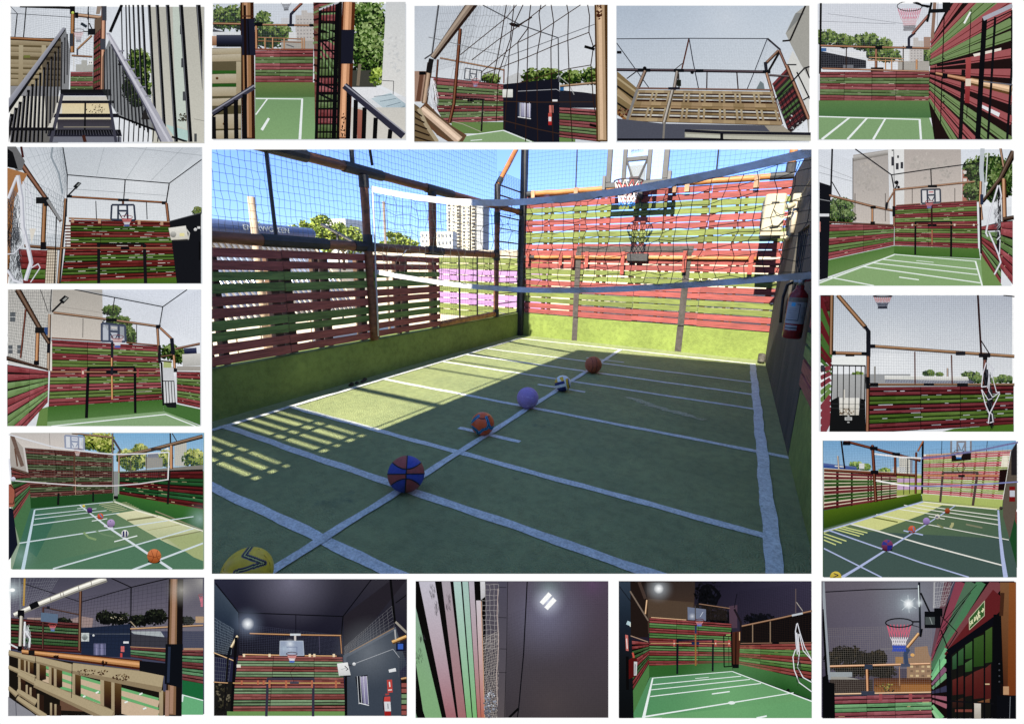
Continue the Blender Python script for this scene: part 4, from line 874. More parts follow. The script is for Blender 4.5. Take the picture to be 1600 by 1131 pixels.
# 2: doorway onto the court
p = Print('print of an open gate between brown posts onto the green court', 325, 0, 45, 37, 1557, 1104, (200, 205, 212))
p.rect('sky', 45, 37, 1557, 760, ((196, 206, 222), (222, 226, 232)))
treec(p, [(90, 150, 90, 100), (220, 150, 110, 100), (440, 180, 70, 80), (480, 300, 140, 110), (590, 270, 70, 60)], 330, 14)
p.poly('building', [(692, 300), (692, 130), (738, 130), (738, 92), (785, 92), (785, 110), (832, 110), (832, 340), (692, 340)], (176, 168, 162)); p.rect('building', 640, 262, 700, 330, (204, 206, 208)); p.rect('building', 580, 150, 640, 215, (186, 188, 194))
for i in range(5):
    for j in range(6): p.rect('building', 705+i*25, 160+j*28, 717+i*25, 168+j*28, (128, 122, 122))
p.rect('building', 580, 330, 835, 400, (150, 142, 132)); p.line('building', [(620, 360), (680, 380)], 10, (90, 90, 92)); p.poly('roof', [(45, 240), (275, 290), (275, 300), (45, 290)], (66, 68, 74)); p.rect('building', 45, 262, 275, 300, (206, 210, 214))
p.net('net', [(45, 37), (835, 37), (835, 400), (45, 400)], 60, 28, 1.8, (110, 116, 130), 1, .6)
for a, b_, w in (((45, 196), (280, 200), 18), ((385, 205), (835, 212), 16), ((400, 305), (740, 318), 10), ((400, 332), (740, 345), 8)): p.log('log_frame', [a, b_], w, (138, 92, 66))
p.rect('log_frame', 630, 200, 682, 220, (50, 52, 58)); p.rect('log_frame', 800, 200, 835, 222, BLK_); p.line('log_frame', [(655, 205), (657, 125), (742, 37)], 22, (52, 52, 62)); p.log('log_frame', [(680, 98), (745, 37)], 22, (120, 66, 54))
for x in (455, 515, 605, 745, 762): p.log('log_frame', [(x, 310), (x, 395)], 12, (176, 120, 78))
p.hoop(622, 40, 78, 58, (120, 120, 126), (110, 112, 120), (90, 92, 100), lw=2.6)
p.slats('pallet_wall', [(380, 410), (835, 410), (832, 662), (380, 660)], 'RRGGRRGGRR', DAY, .16, (58, 42, 38), cuts=(.43,), posts=(.25, .7), bright=(232, 226, 200), holes=1.2); p.log('log_frame', [(380, 402), (835, 404)], 14, (128, 66, 52))
p.rect('low_wall', 380, 660, 850, 780, ((86, 108, 60), (72, 98, 58))); p.quad('court_floor', [(380, 775), (850, 775), (865, 1104), (380, 1104)], ((96, 136, 84), (108, 150, 90)))
p.line('court_line', [(385, 786), (755, 790)], 8, LIN); p.line('court_line', [(748, 790), (730, 1104)], 15, LIN, 22); p.line('court_line', [(478, 786), (385, 912)], 10, LIN); p.line('court_line', [(488, 940), (432, 1032)], 18, LIN, 22)
p.slats('side_wall', [(835, 37), (1060, 37), (1040, 1104), (850, 1104)], 'RRGGRRGGRRGGRRGG', DAY, .2, (44, 34, 34))
for k in range(9): p.line('side_wall', [(835, 60+k*36), (1035, -60+k*90)], 14, (96, 130, 76) if k % 3 else (50, 40, 40))
p.poly('side_wall', [(835, 37), (880, 37), (872, 1104), (850, 1104)], (104, 60, 58), .8)
for k in range(11): p.line('side_wall', [(838, 60+k*58), (878, 40+k*62)], 16, (88, 116, 68) if k % 2 else (56, 38, 38))
p.line('gate', [(890, 75), (858, 1104)], 24, (30, 30, 34)); p.line('gate', [(1025, 37), (995, 1104)], 34, (28, 28, 34)); p.line('gate', [(880, 95), (1030, 37)], 14, (170, 172, 184)); p.line('gate', [(870, 660), (1010, 720)], 14, BLK_); p.line('gate', [(862, 740), (1000, 810)], 16, BLK_); p.line('gate', [(880, 350), (1010, 310)], 12, BLK_)
for t in (.2, .4, .6, .8): p.line('gate', [(890+130*t, 90-50*t), (862+130*t, 1104)], 9, (34, 34, 38))
p.log('log_frame', [(318, 37), (330, 1104)], 104, (138, 92, 62)); p.poly('log_frame', [(272, 165), (375, 165), (385, 450), (280, 450)], (46, 48, 58)); p.line('log_frame', [(325, 170), (335, 450)], 9, (26, 26, 32)); p.line('log_frame', [(300, 60), (310, 700), (300, 1104)], 20, (52, 32, 26)); p.line('log_frame', [(280, 145), (372, 145)], 10, (70, 50, 44))
p.rect('log_frame', 80, 292, 280, 385, ((66, 68, 82), (36, 38, 46))); p.rect('log_frame', 45, 300, 80, 375, ((180, 128, 96), (120, 80, 58))); p.rect('log_frame', 378, 195, 440, 225, BLK_); p.log('log_frame', [(390, 225), (392, 400)], 22, (156, 98, 64))
p.rect('pallet_stack', 45, 395, 275, 1104, ((112, 104, 84), (92, 88, 70)))
for y0, y1, c in ((400, 445, 0), (448, 500, 0), (600, 670, 0), (700, 770, 0), (790, 845, 0), (915, 1025, 0), (1040, 1104, 0)): p.quad('pallet_stack', [(45, y0), (272, y0-8), (272, y1-4), (45, y1)], ((222, 206, 176), (190, 170, 134)))
p.rect('pallet_stack', 45, 570, 240, 596, (66, 110, 60)); p.rect('pallet_stack', 45, 672, 240, 698, (62, 104, 58)); p.quad('pallet_stack', [(235, 500), (272, 500), (272, 780), (235, 780)], ((206, 188, 152), (180, 158, 120)))
p.disc('pallet_stack', (85, 630), 11, (120, 92, 66)); p.disc('pallet_stack', (140, 985), 11, (120, 92, 66))
p.line('railing', [(45, 905), (375, 695)], 42, (62, 62, 72)); p.line('railing', [(45, 892), (375, 686)], 10, (128, 128, 142)); p.line('railing', [(45, 930), (250, 800)], 12, (24, 24, 28))
for x, y in ((58, 930), (152, 850), (232, 800), (300, 755)): p.line('railing', [(x, y), (x+4, 1104)], 34, (32, 32, 36))
treec(p, [(1270, 180, 150, 190), (1230, 420, 120, 220), (1320, 480, 110, 180)], 900, 15, ((122, 150, 78), (70, 96, 46), (30, 44, 26)), (44, 60, 34)); p.rect('tree', 1130, 570, 1330, 700, (66, 66, 62)); p.leaf('tree', [(1335, 620, 60, 70)], 200, 13, ((160, 190, 60), (110, 140, 46), (60, 80, 34))); p.line('tree', [(1200, 520), (1185, 690)], 24, (110, 96, 80))
p.quad('building', [(1405, 37), (1557, 37), (1557, 780), (1370, 690)], ((186, 190, 192), (206, 204, 198))); p.leaf('building', [(1480, 430, 60, 160)], 60, 14, ((196, 198, 197), (184, 186, 186)))
p.poly('roof', [(1130, 700), (1350, 705), (1420, 745), (1280, 795), (1180, 770)], (212, 214, 220)); p.quad('roof', [(1290, 790), (1440, 745), (1557, 830), (1557, 1000)], ((168, 190, 200), (140, 166, 180)))
for k in range(6): p.line('roof', [(1310+k*48, 775+k*38), (1450+k*34, 760+k*30)], 5, (96, 116, 130))
p.line('roof', [(1375, 650), (1465, 655), (1460, 760)], 5, (60, 60, 64)); p.rect('wall', 1130, 860, 1557, 1104, ((186, 182, 172), (196, 190, 178))); p.quad('wall', [(1180, 870), (1220, 880), (1218, 1104), (1180, 1104)], ((150, 84, 72), (140, 76, 66)))
p.log('log_frame', [(1115, 37), (1075, 1104)], 100, (186, 116, 74)); p.poly('log_frame', [(1055, 255), (1160, 255), (1145, 520), (1045, 520)], (44, 46, 56)); p.line('log_frame', [(1052, 37), (1030, 1104)], 22, (36, 34, 36)); p.leaf('log_frame', [(1075, 1000, 18, 100)], 40, 9, ((70, 44, 34), (50, 32, 26)))
for x, y in ((1115, 740), (1170, 800), (1238, 860), (1325, 940), (1440, 1030)): p.line('railing', [(x, y), (x-8, 1104)], 34, (30, 30, 34))
p.line('railing', [(1080, 690), (1540, 1085)], 52, (56, 56, 66)); p.line('railing', [(1082, 680), (1557, 1060)], 10, (136, 136, 150))
p.done()
# 3: through the near net
p = Print('print of the court seen past a close net and pale wooden rail', 640, 5, 40, 30, 1551, 1097, (190, 198, 208))
p.rect('sky', 40, 30, 1551, 800, [(176, 186, 200), (196, 204, 216), (220, 224, 230), (206, 212, 220)])
p.poly('building', [(750, 640), (760, 590), (850, 550), (930, 590), (930, 640)], (176, 178, 180)); p.rect('building', 40, 540, 130, 780, (148, 112, 92))
treec(p, [(640, 600, 70, 40), (960, 590, 90, 70), (1080, 570, 110, 50), (1270, 590, 110, 55), (1450, 580, 120, 70)], 300, 13)
p.slats('pallet_wall', [(170, 585), (745, 645), (735, 930), (240, 955)], 'RRGGRRGGRRGGRR', DAY, .2, (52, 44, 40), posts=(.3, .6), bright=(238, 240, 190), holes=3)
p.rect('low_wall', 330, 940, 740, 1030, (84, 116, 62)); p.poly('court_floor', [(380, 1055), (740, 1005), (980, 1097), (380, 1097)], (112, 146, 92)); p.line('court_line', [(420, 1050), (735, 1006), (960, 1097)], 7, LIN); p.line('court_line', [(480, 1085), (570, 1078)], 6, LIN)
p.poly('black_building', [(735, 645), (1175, 600), (1175, 1097), (980, 1097), (735, 1000)], (40, 42, 54)); p.poly('black_building', [(1175, 690), (1490, 720), (1490, 830), (1175, 830)], (50, 50, 56)); p.poly('roof', [(1175, 665), (1485, 650), (1485, 725), (1200, 685)], (202, 206, 208)); p.rect('roof', 1180, 665, 1210, 695, (46, 90, 150))
p.quad('window', [(850, 785), (955, 795), (952, 915), (850, 900)], (60, 64, 80)); p.quad('window', [(875, 790), (950, 797), (948, 905), (875, 895)], ((168, 166, 196), (120, 118, 150)))
for x in (868, 905, 940): p.line('window', [(x, 790), (x, 905)], 5, (215, 215, 222))
p.line('window', [(850, 900), (952, 915)], 7, (220, 222, 226))
p.rect('fire_sign', 1095, 810, 1128, 868, (206, 96, 84)); p.rect('fire_extinguisher', 1088, 870, 1115, 965, ((196, 70, 62), (160, 40, 40))); p.rect('fire_extinguisher', 1090, 900, 1112, 935, (206, 200, 200))
p.slats('pallet_wall', [(1175, 825), (1495, 845), (1495, 1097), (1175, 1060)], 'RRGGRRGGRR', DAY, .25, (44, 40, 38)); p.poly('low_wall', [(1175, 1060), (1300, 1075), (1300, 1097), (1175, 1097)], (84, 120, 62))
p.rect('air_conditioner', 730, 685, 810, 748, ((222, 222, 214), (190, 190, 180))); p.line('black_building', [(850, 700), (1150, 685), (1180, 700)], 5, (140, 142, 150)); p.rect('black_building', 1120, 765, 1160, 780, (214, 214, 214))
p.log('log_frame', [(240, 440), (745, 535)], 14, (140, 96, 68)); p.log('log_frame', [(742, 530), (740, 640)], 10, (120, 70, 54)); p.log('log_frame', [(1180, 660), (1485, 632)], 20, (140, 108, 78))
p.board([(438, 520), (566, 540), (562, 622), (432, 605)], (76, 80, 88), (206, 208, 212), 9); p.hoop(518, 615, 62, 50, (150, 60, 66), (210, 90, 96), (110, 130, 180), lw=2.6, nn=6)
p.quad('painted_goal', [(350, 745), (590, 760), (590, 775), (350, 758)], (48, 44, 46)); p.line('painted_goal', [(578, 770), (565, 1015)], 14, (44, 42, 44)); p.rect('painted_goal', 455, 770, 505, 785, BLK_)
p.net('net', [(220, 30), (560, 30), (430, 480), (150, 560)], 26, 10, 2.2, (90, 94, 100), 3, .7); p.net('net', [(470, 30), (800, 30), (600, 960), (250, 900)], 13, 0+10, 3, (80, 76, 74), 8, .7)
p.log('log_frame', [(400, 215), (350, 800), (315, 950)], 28, (96, 58, 44)); p.log('log_frame', [(225, 455), (195, 850)], 16, (84, 54, 44)); p.line('log_frame', [(230, 30), (180, 410), (120, 450)], 12, (70, 70, 74)); p.line('log_frame', [(150, 280), (240, 300), (770, 435), (740, 530)], 5, (96, 98, 102)); p.line('log_frame', [(575, 30), (870, 185), (1165, 285), (1170, 630)], 9, (74, 76, 80)); p.line('log_frame', [(770, 430), (1165, 285), (1450, 180)], 6, (90, 92, 98))
p.line('log_frame', [(1165, 580), (1250, 650), (1290, 730)], 6, (140, 140, 140)); p.poly('floodlight', [(778, 175), (800, 165), (870, 185), (860, 205), (800, 195)], (36, 38, 44)); p.line('floodlight', [(850, 190), (960, 125)], 11, (40, 42, 48))
p.log('log_frame', [(500, 10), (185, 445)], 84, (124, 104, 88), 46); p.log('log_frame', [(165, 480), (120, 800)], 46, (150, 118, 92)); p.line('log_frame', [(175, 450), (150, 560)], 40, (44, 42, 44)); p.line('log_frame', [(100, 560), (70, 780)], 34, (92, 66, 56)); p.rect('log_frame', 78, 548, 130, 575, (30, 30, 34))
p.line('volleyball_net', [(180, 600), (165, 720), (200, 830), (240, 910)], 22, (204, 206, 216)); p.line('volleyball_net', [(190, 620), (215, 800), (170, 850)], 9, (232, 232, 238)); p.leaf('volleyball_net', [(185, 730, 40, 120)], 90, 12, ((220, 222, 230), (150, 152, 162)))
p.line('log_rail', [(90, 830), (260, 1000), (420, 1097)], 120, (92, 68, 54)); p.log('log_rail', [(110, 850), (270, 985), (400, 1097)], 92, (190, 152, 122), 110); p.poly('pallet_stack', [(40, 800), (80, 830), (230, 1097), (40, 1097)], (128, 108, 84)); p.line('pallet_stack', [(75, 840), (130, 960), (220, 1097)], 30, (200, 176, 140))
for k in range(5): p.line('pallet_stack', [(45, 860+k*50), (100+k*20, 900+k*50)], 12, (70, 58, 46))
V = [[(890, 30), (820, 180), (780, 420), (770, 640), (745, 1000)], [(950, 30), (930, 210), (850, 320), (855, 460), (830, 1000)], [(1030, 30), (1015, 100), (1030, 240), (1000, 420), (1000, 800), (1005, 1097)], [(1110, 30), (1130, 170), (1108, 360), (1110, 600), (1125, 1097)], [(1232, 30), (1245, 100), (1240, 300), (1255, 700), (1275, 1097)], [(1395, 30), (1410, 120), (1405, 245), (1440, 360), (1420, 500), (1440, 790), (1480, 1000), (1475, 1097)], [(820, 30), (790, 300), (700, 560), (680, 940)], [(760, 30), (700, 400), (650, 640)], [(930, 210), (925, 440), (910, 1097)]]
for v in V: p.line('near_net', v, 8, (58, 48, 44))
for v in ([(400, 420), (760, 130), (840, 30)], [(490, 460), (700, 300), (880, 180), (1070, 30)], [(560, 560), (840, 330), (1025, 240), (1340, 30)], [(580, 570), (920, 440), (1130, 350), (1405, 245)], [(860, 640), (1240, 530), (1420, 500)], [(590, 780), (1000, 790), (1440, 788)], [(690, 920), (1000, 1000), (1200, 1040)]): p.line('near_net', v, 7, (66, 54, 48))
for v in ([(340, 940), (420, 960), (560, 1020)],): p.line('near_net', v, 5, (150, 140, 124))
p.line('cable_tie', [(1370, 355), (1450, 378)], 22, (26, 26, 28)); p.line('cable_tie', [(1430, 365), (1490, 320), (1551, 290)], 14, (34, 34, 38)); p.line('cable_tie', [(1410, 965), (1490, 985)], 20, (28, 28, 30)); p.line('cable_tie', [(1480, 985), (1510, 1050), (1551, 1085)], 14, (120, 116, 112))
p.log('log_post', [(1500, 30), (1515, 1097)], 104, (170, 130, 92)); p.leaf('log_post', [(1485, 80, 20, 60)], 60, 10, ((96, 66, 46), (70, 48, 34)))
p.done()
# 4: cage from below
p = Print('print looking up at a netted cage above raw unpainted pallets', 955, 5, 40, 28, 1551, 1095, (190, 202, 218))
p.rect('sky', 40, 28, 1551, 1095, [(158, 176, 198), (180, 194, 212), (222, 226, 233), (208, 215, 226)]); p.glow('sky', (900, 120), 420, (206, 214, 226), .35); p.glow('sky', (250, 80), 300, (150, 166, 188), .3)
p.net('net', [(40, 290), (1225, 290), (1190, 690), (40, 690)], 90, 34, 1.8, (128, 136, 150), 1, .6); p.net('net', [(1225, 290), (1330, 370), (1400, 600), (1130, 560)], 14, 20, 1.8, (120, 126, 138), 1, .6)
p.quad('building', [(1440, 88), (1500, 88), (1551, 28), (1551, 1095)], (148, 146, 140)); p.poly('building', [(1440, 90), (1520, 28), (1551, 28), (1551, 560), (1480, 480), (1390, 300), (1365, 245)], (142, 140, 132)); p.poly('building', [(1445, 86), (1512, 86), (1370, 244)], (112, 114, 112)); p.line('building', [(1520, 30), (1400, 300), (1340, 305)], 14, (50, 48, 48)); p.poly('building', [(1375, 490), (1420, 380), (1551, 600), (1551, 900), (1450, 600)], (196, 196, 190)); p.rect('building', 1375, 485, 1450, 496, (60, 60, 62))
p.line('log_frame', [(40, 288), (605, 284), (1225, 286)], 7, (60, 62, 70)); p.line('log_frame', [(608, 284), (552, 525)], 12, (84, 56, 50)); p.line('log_frame', [(608, 284), (640, 470), (685, 690)], 8, (60, 62, 70)); p.line('log_frame', [(1220, 288), (1120, 545), (1060, 690)], 7, (58, 60, 68)); p.line('log_frame', [(1222, 286), (1325, 375)], 15, (58, 56, 60)); p.line('log_frame', [(40, 320), (300, 680)], 7, (58, 60, 66)); p.line('log_frame', [(560, 478), (500, 525)], 7, (70, 66, 66)); p.line('log_frame', [(200, 540), (120, 600)], 9, (56, 54, 56))
for x in (752, 985): p.line('log_frame', [(x-3, 548), (x-6+(x > 900)*14, 690)], 10, (60, 48, 50))
p.log('log_frame', [(40, 530), (600, 536), (1240, 548)], 24, (66, 58, 62)); p.log('log_frame', [(1310, 380), (1210, 480)], 24, (110, 78, 62)); p.line('log_frame', [(1320, 385), (1220, 560)], 18, (46, 42, 44)); p.line('log_frame', [(1205, 470), (1215, 560)], 26, (52, 52, 58)); p.log('log_frame', [(1315, 380), (1375, 520)], 22, (104, 72, 62))
for x, y, w in ((205, 522, 100), (488, 524, 80), (660, 526, 60), (1185, 534, 60)): p.rect('log_frame', x, y, x+w, y+26, (36, 38, 46))
p.log('log_frame', [(265, 540), (205, 680)], 28, (116, 92, 78)); p.log('log_frame', [(515, 545), (490, 690)], 28, (120, 108, 100)); p.line('floodlight', [(525, 560), (530, 680)], 12, (60, 58, 58)); p.rect('floodlight', 512, 610, 545, 660, (46, 50, 44)); p.rect('floodlight', 42, 384, 78, 406, (34, 34, 40)); p.disc('floodlight', (260, 520), 15, (36, 36, 42)); p.disc('floodlight', (632, 552), 14, (40, 40, 46))
p.quad('side_wall', [(1260, 640), (1390, 500), (1551, 900), (1390, 1030)], (60, 52, 54))
for k in range(10): p.line('side_wall', [(1262+k*13, 650+k*37), (1385+k*13, 520+k*40)], 17, (110, 56, 58) if k % 4 < 2 else (70, 96, 58))
p.net('side_wall', [(1290, 760), (1440, 640), (1545, 900), (1395, 1030)], 6, 6, 7, (34, 34, 40)); p.leaf('side_wall', [(1400, 950, 110, 60)], 30, 8, ((200, 210, 210), (170, 180, 180)))
p.log('log_frame', [(1215, 560), (1330, 960)], 26, (140, 96, 74)); p.log('log_frame', [(1370, 500), (1545, 920)], 30, (130, 84, 66)); p.line('railing', [(1551, 508), (1510, 520), (1280, 770)], 12, (44, 44, 50)); p.log('log_frame', [(1235, 575), (1390, 585)], 18, (80, 70, 72))
for a, b_ in (((1450, 550), (1551, 760)), ((1520, 520), (1551, 600)), ((1500, 770), (1551, 740))): p.line('railing', [a, b_], 11, (40, 40, 46))
p.poly('railing', [(1128, 690), (1165, 620), (1190, 640), (1200, 690)], (96, 110, 116))
p.quad('pallet_stack', [(195, 690), (1260, 705), (1330, 970), (105, 935)], ((84, 66, 48), (78, 62, 46)))
f = homog([(195, 690), (1260, 705), (1330, 970), (105, 935)])
for v0, v1, c in ((0, .10, (196, 166, 122)), (.15, .2, (224, 226, 228)), (.24, .28, (150, 124, 90)), (.3, .335, (232, 232, 230)), (.40, .52, (192, 156, 110)), (.53, .60, (176, 140, 98)), (.64, .68, (226, 228, 228)), (.72, .78, (160, 130, 94)), (.80, .845, (234, 234, 232)), (.90, 1, (198, 164, 118))):
    for k in range(14): p.poly('pallet_stack', [f(k/14, v0), f((k+1)/14, v0), f((k+1)/14, v1), f(k/14, v1)], tuple(x*(.88+.24*((k*7+int(v0*50)) % 5)/5) for x in c))
for u in (.02, .13, .16, .25, .28, .37, .40, .48, .515, .62, .65, .73, .76, .86, .89, .98): p.quad('pallet_stack', [f(u-.006, .1), f(u+.008, .1), f(u+.008, .42), f(u-.006, .42)], ((214, 190, 148), (170, 142, 104))); p.quad('pallet_stack', [f(u-.006, .6), f(u+.008, .6), f(u+.008, .9), f(u-.006, .9)], ((214, 190, 148), (170, 142, 104)))
p.quad('pallet_stack', [(40, 550), (205, 690), (105, 935), (40, 890)], (150, 122, 88))
for k in range(5): p.line('pallet_stack', [(40, 600+k*66), (200-k*20, 720+k*48)], 15, (60, 52, 44) if k % 2 else (204, 178, 134))
p.line('pallet_stack', [(40, 700), (150, 800)], 34, (196, 162, 116)); p.line('pallet_stack', [(40, 860), (110, 935)], 22, (170, 110, 70)); p.leaf('pallet_stack', [(90, 870, 40, 40)], 40, 9, ((150, 90, 84), (90, 60, 54)))
p.log('log_frame', [(475, 695), (400, 980)], 28, (140, 132, 122)); p.line('log_frame', [(200, 690), (120, 930)], 20, (110, 108, 108)); p.log('log_frame', [(210, 684), (1250, 698)], 14, (110, 76, 66)); p.rect('log_frame', 440, 676, 530, 696, (50, 48, 54))
p.poly('wall', [(40, 920), (400, 960), (1340, 975), (1340, 1095), (40, 1095)], (74, 76, 86)); p.quad('wall', [(1190, 975), (1330, 975), (1400, 1030), (1240, 1030)], (140, 130, 112)); p.line('wall', [(410, 950), (400, 1095)], 16, (112, 106, 98)); p.rect('wall', 40, 1075, 1551, 1095, (40, 42, 50))
p.poly('eaves', [(568, 1005), (1551, 1030), (1551, 1095), (568, 1068)], (140, 138, 122)); p.line('eaves', [(568, 1015), (860, 1030), (1551, 1040)], 22, (46, 46, 54)); p.rect('eaves', 845, 1035, 868, 1080, (40, 40, 46)); p.quad('eaves', [(575, 1040), (845, 1050), (845, 1075), (575, 1062)], (176, 176, 156)); p.quad('eaves', [(870, 1052), (1551, 1070), (1551, 1095), (870, 1080)], (170, 168, 146))
p.done()
# 5: right wall close up
p = Print('print of a steep red and green pallet wall beneath a hoop, top right corner', 1270, 0, 37, 37, 1547, 1104, (206, 210, 220))
p.rect('sky', 37, 37, 1060, 600, ((204, 210, 224), (226, 228, 234)))
treec(p, [(90, 300, 90, 60), (230, 330, 90, 50), (420, 340, 120, 70), (560, 370, 50, 60), (560, 440, 150, 50), (890, 450, 40, 70)], 330, 14)
p.poly('building', [(750, 500), (750, 370), (780, 370), (780, 305), (820, 305), (820, 330), (860, 330), (860, 500)], (182, 174, 168)); p.rect('building', 862, 300, 915, 400, (150, 112, 92)); p.rect('building', 690, 350, 750, 490, (212, 212, 214)); p.rect('building', 660, 490, 905, 565, (156, 148, 136))
for i in range(4):
    for j in range(6): p.rect('building', 762+i*24, 380+j*22, 772+i*24, 388+j*22, (132, 124, 122))
p.poly('roof', [(60, 395), (110, 390), (430, 470), (410, 485)], (204, 208, 214)); p.rect('roof', 280, 420, 410, 460, (216, 218, 222)); p.poly('building', [(45, 410), (410, 485), (410, 545), (45, 550)], (46, 46, 52)); p.rect('roof', 52, 388, 98, 414, (52, 90, 160)); p.rect('building', 230, 520, 310, 545, (96, 98, 106))
p.net('net', [(45, 37), (925, 37), (905, 560), (45, 560)], 62, 36, 1.8, (120, 124, 136), 1, .6)
p.line('wire', [(110, 120), (720, 200)], 3, (110, 112, 122)); p.line('wire', [(37, 178), (640, 200)], 3, (100, 102, 112))
for x in (255, 700): p.line('log_frame', [(x, 370), (x-2, 560)], 9, (62, 56, 54))
p.line('log_frame', [(55, 37), (48, 590)], 17, (44, 42, 44)); p.log('log_frame', [(55, 370), (470, 382), (905, 390)], 18, (136, 86, 62)); p.rect('log_frame', 480, 372, 535, 402, BLK_); p.rect('log_frame', 720, 372, 770, 396, (54, 54, 60)); p.log('log_frame', [(488, 400), (486, 550)], 22, (128, 80, 60)); p.rect('log_frame', 445, 540, 545, 574, (46, 42, 44)); p.log('log_frame', [(430, 462), (700, 472)], 9, (176, 124, 82)); p.log('log_frame', [(420, 484), (700, 492)], 8, (176, 124, 82))
for x in (560, 608, 800, 806): p.log('log_frame', [(x, 480), (x, 558)], 10, (184, 118, 72))
p.line('log_frame', [(742, 385), (742, 310), (790, 270)], 20, (54, 54, 64)); p.log('log_frame', [(770, 280), (900, 130)], 24, (128, 76, 66))
p.slats('pallet_wall', [(45, 575), (905, 572), (898, 820), (45, 800)], 'RRGGRRGGRR', DAY, .16, (62, 48, 42), cuts=(.24, .5, .715), posts=(.24, .5, .715), bright=(236, 214, 190), holes=2); p.log('log_frame', [(65, 550), (440, 560), (900, 574)], 15, (150, 100, 76))
p.rect('low_wall', 37, 800, 925, 935, ((78, 112, 64), (66, 100, 62))); p.poly('court_floor', [(37, 925), (900, 935), (960, 1104), (37, 1104)], (106, 144, 90))
p.line('court_line', [(37, 925), (825, 948)], 9, LIN); p.line('court_line', [(825, 945), (836, 1104)], 17, LIN); 
for a, b_ in (((278, 932), (60, 1104)), ((415, 936), (260, 1104)), ((558, 940), (462, 1104))): p.line('court_line', [a, b_], 13, LIN, 17)
p.poly('side_wall', [(915, 320), (1060, 37), (1547, 37), (1547, 1104), (940, 1104), (895, 800)], (52, 36, 36))
W = [((912, 350), (1240, -130), 'R'), ((912, 385), (1547, -280), 'R'), ((912, 405), (1547, -180), 'G'), ((912, 425), (1547, -90), 'G'), ((912, 448), (1547, 0), 'R'), ((910, 470), (1547, 90), 'R'), ((910, 492), (1547, 190), 'G'), ((908, 515), (1547, 290), 'G'), ((906, 540), (1547, 430), 'R'), ((905, 570), (1547, 590), 'R'), ((903, 605), (1547, 800), 'R'), ((902, 640), (1547, 960), 'R'), ((900, 670), (1547, 1130), 'G'), ((900, 700), (1547, 1260), 'G'), ((898, 730), (1547, 1430), 'R'), ((898, 765), (1547, 1600), 'R'), ((898, 790), (1300, 1450), 'G')]
for a, b_, c in W: p.line('side_wall', [a, ((a[0]*.6+b_[0]*.4), a[1]*.6+b_[1]*.4), b_], 17, tuple(min(255, x*1.12) for x in DAY[c]), 74); p.line('side_wall', [(a[0], a[1]+4), (b_[0], b_[1]+22)], 3, tuple(x*.7 for x in DAY[c]), 9)
for k in range(9): p.line('side_wall', [(1010, 470+k*48), (1016, 480+k*48)], 11, (30, 26, 28))
p.line('side_wall', [(1015, 130), (985, 1000)], 8, (36, 30, 30)); p.line('side_wall', [(1225, 90), (1190, 940)], 6, (44, 34, 34)); p.line('side_wall', [(945, 530), (935, 1080)], 5, (40, 30, 32)); p.poly('side_wall', [(1300, 830), (1450, 900), (1440, 930), (1310, 860)], (220, 220, 226)); p.line('side_wall', [(1170, 200), (1220, 110)], 14, (232, 232, 232)); p.poly('side_wall', [(1240, 440), (1460, 390), (1460, 410), (1250, 460)], (222, 210, 190))
p.quad('painted_goal', [(955, 520), (1180, 480), (1180, 510), (958, 535)], (40, 38, 42)); p.line('painted_goal', [(1165, 560), (1140, 1104)], 30, (40, 38, 42)); p.log('log_rail', [(950, 590), (1200, 640)], 24, (166, 106, 72), 46); p.log('log_rail', [(1220, 650), (1547, 720)], 56, (196, 146, 102), 84); p.rect('log_rail', 1000, 590, 1040, 632, BLK_); p.quad('batten', [(1185, 470), (1225, 465), (1210, 825), (1175, 820)], ((160, 66, 66), (130, 50, 52))); p.rect('batten', 1180, 632, 1222, 690, (214, 192, 166))
p.line('gate', [(1330, 160), (1275, 1104)], 40, (32, 32, 38)); p.line('gate', [(1318, 165), (1547, 60)], 32, (150, 152, 170)); p.line('gate', [(1345, 195), (1547, 100)], 9, BLK_)
for a, b_ in (((1412, 150), (1355, 1104)), ((1545, 500), (1505, 1104))): p.line('gate', [a, b_], 19, (36, 36, 42))
p.line('gate', [(1320, 655), (1547, 680)], 10, (90, 92, 104)); p.line('gate', [(1542, 100), (1540, 500)], 12, (36, 36, 40))
p.line('log_frame', [(940, 37), (920, 320)], 26, (130, 96, 80)); p.line('log_frame', [(965, 37), (958, 220)], 5, (120, 122, 130)); p.line('hoop_bracket', [(915, 37), (880, 190)], 18, (34, 36, 40)); p.line('hoop_bracket', [(770, 37), (890, 75)], 14, BLK_); p.line('hoop_bracket', [(905, 105), (1040, 100)], 30, (40, 42, 48)); p.rect('hoop_bracket', 1000, 37, 1060, 100, (40, 42, 46)); p.line('hoop_bracket', [(830, 60), (900, 70)], 18, (34, 34, 40))
p.hoop(740, 70, 196, 190, (44, 40, 44), (206, 92, 118), (96, 92, 98), (200, 140, 150), ry=38, lw=4, nn=11)
p.done()
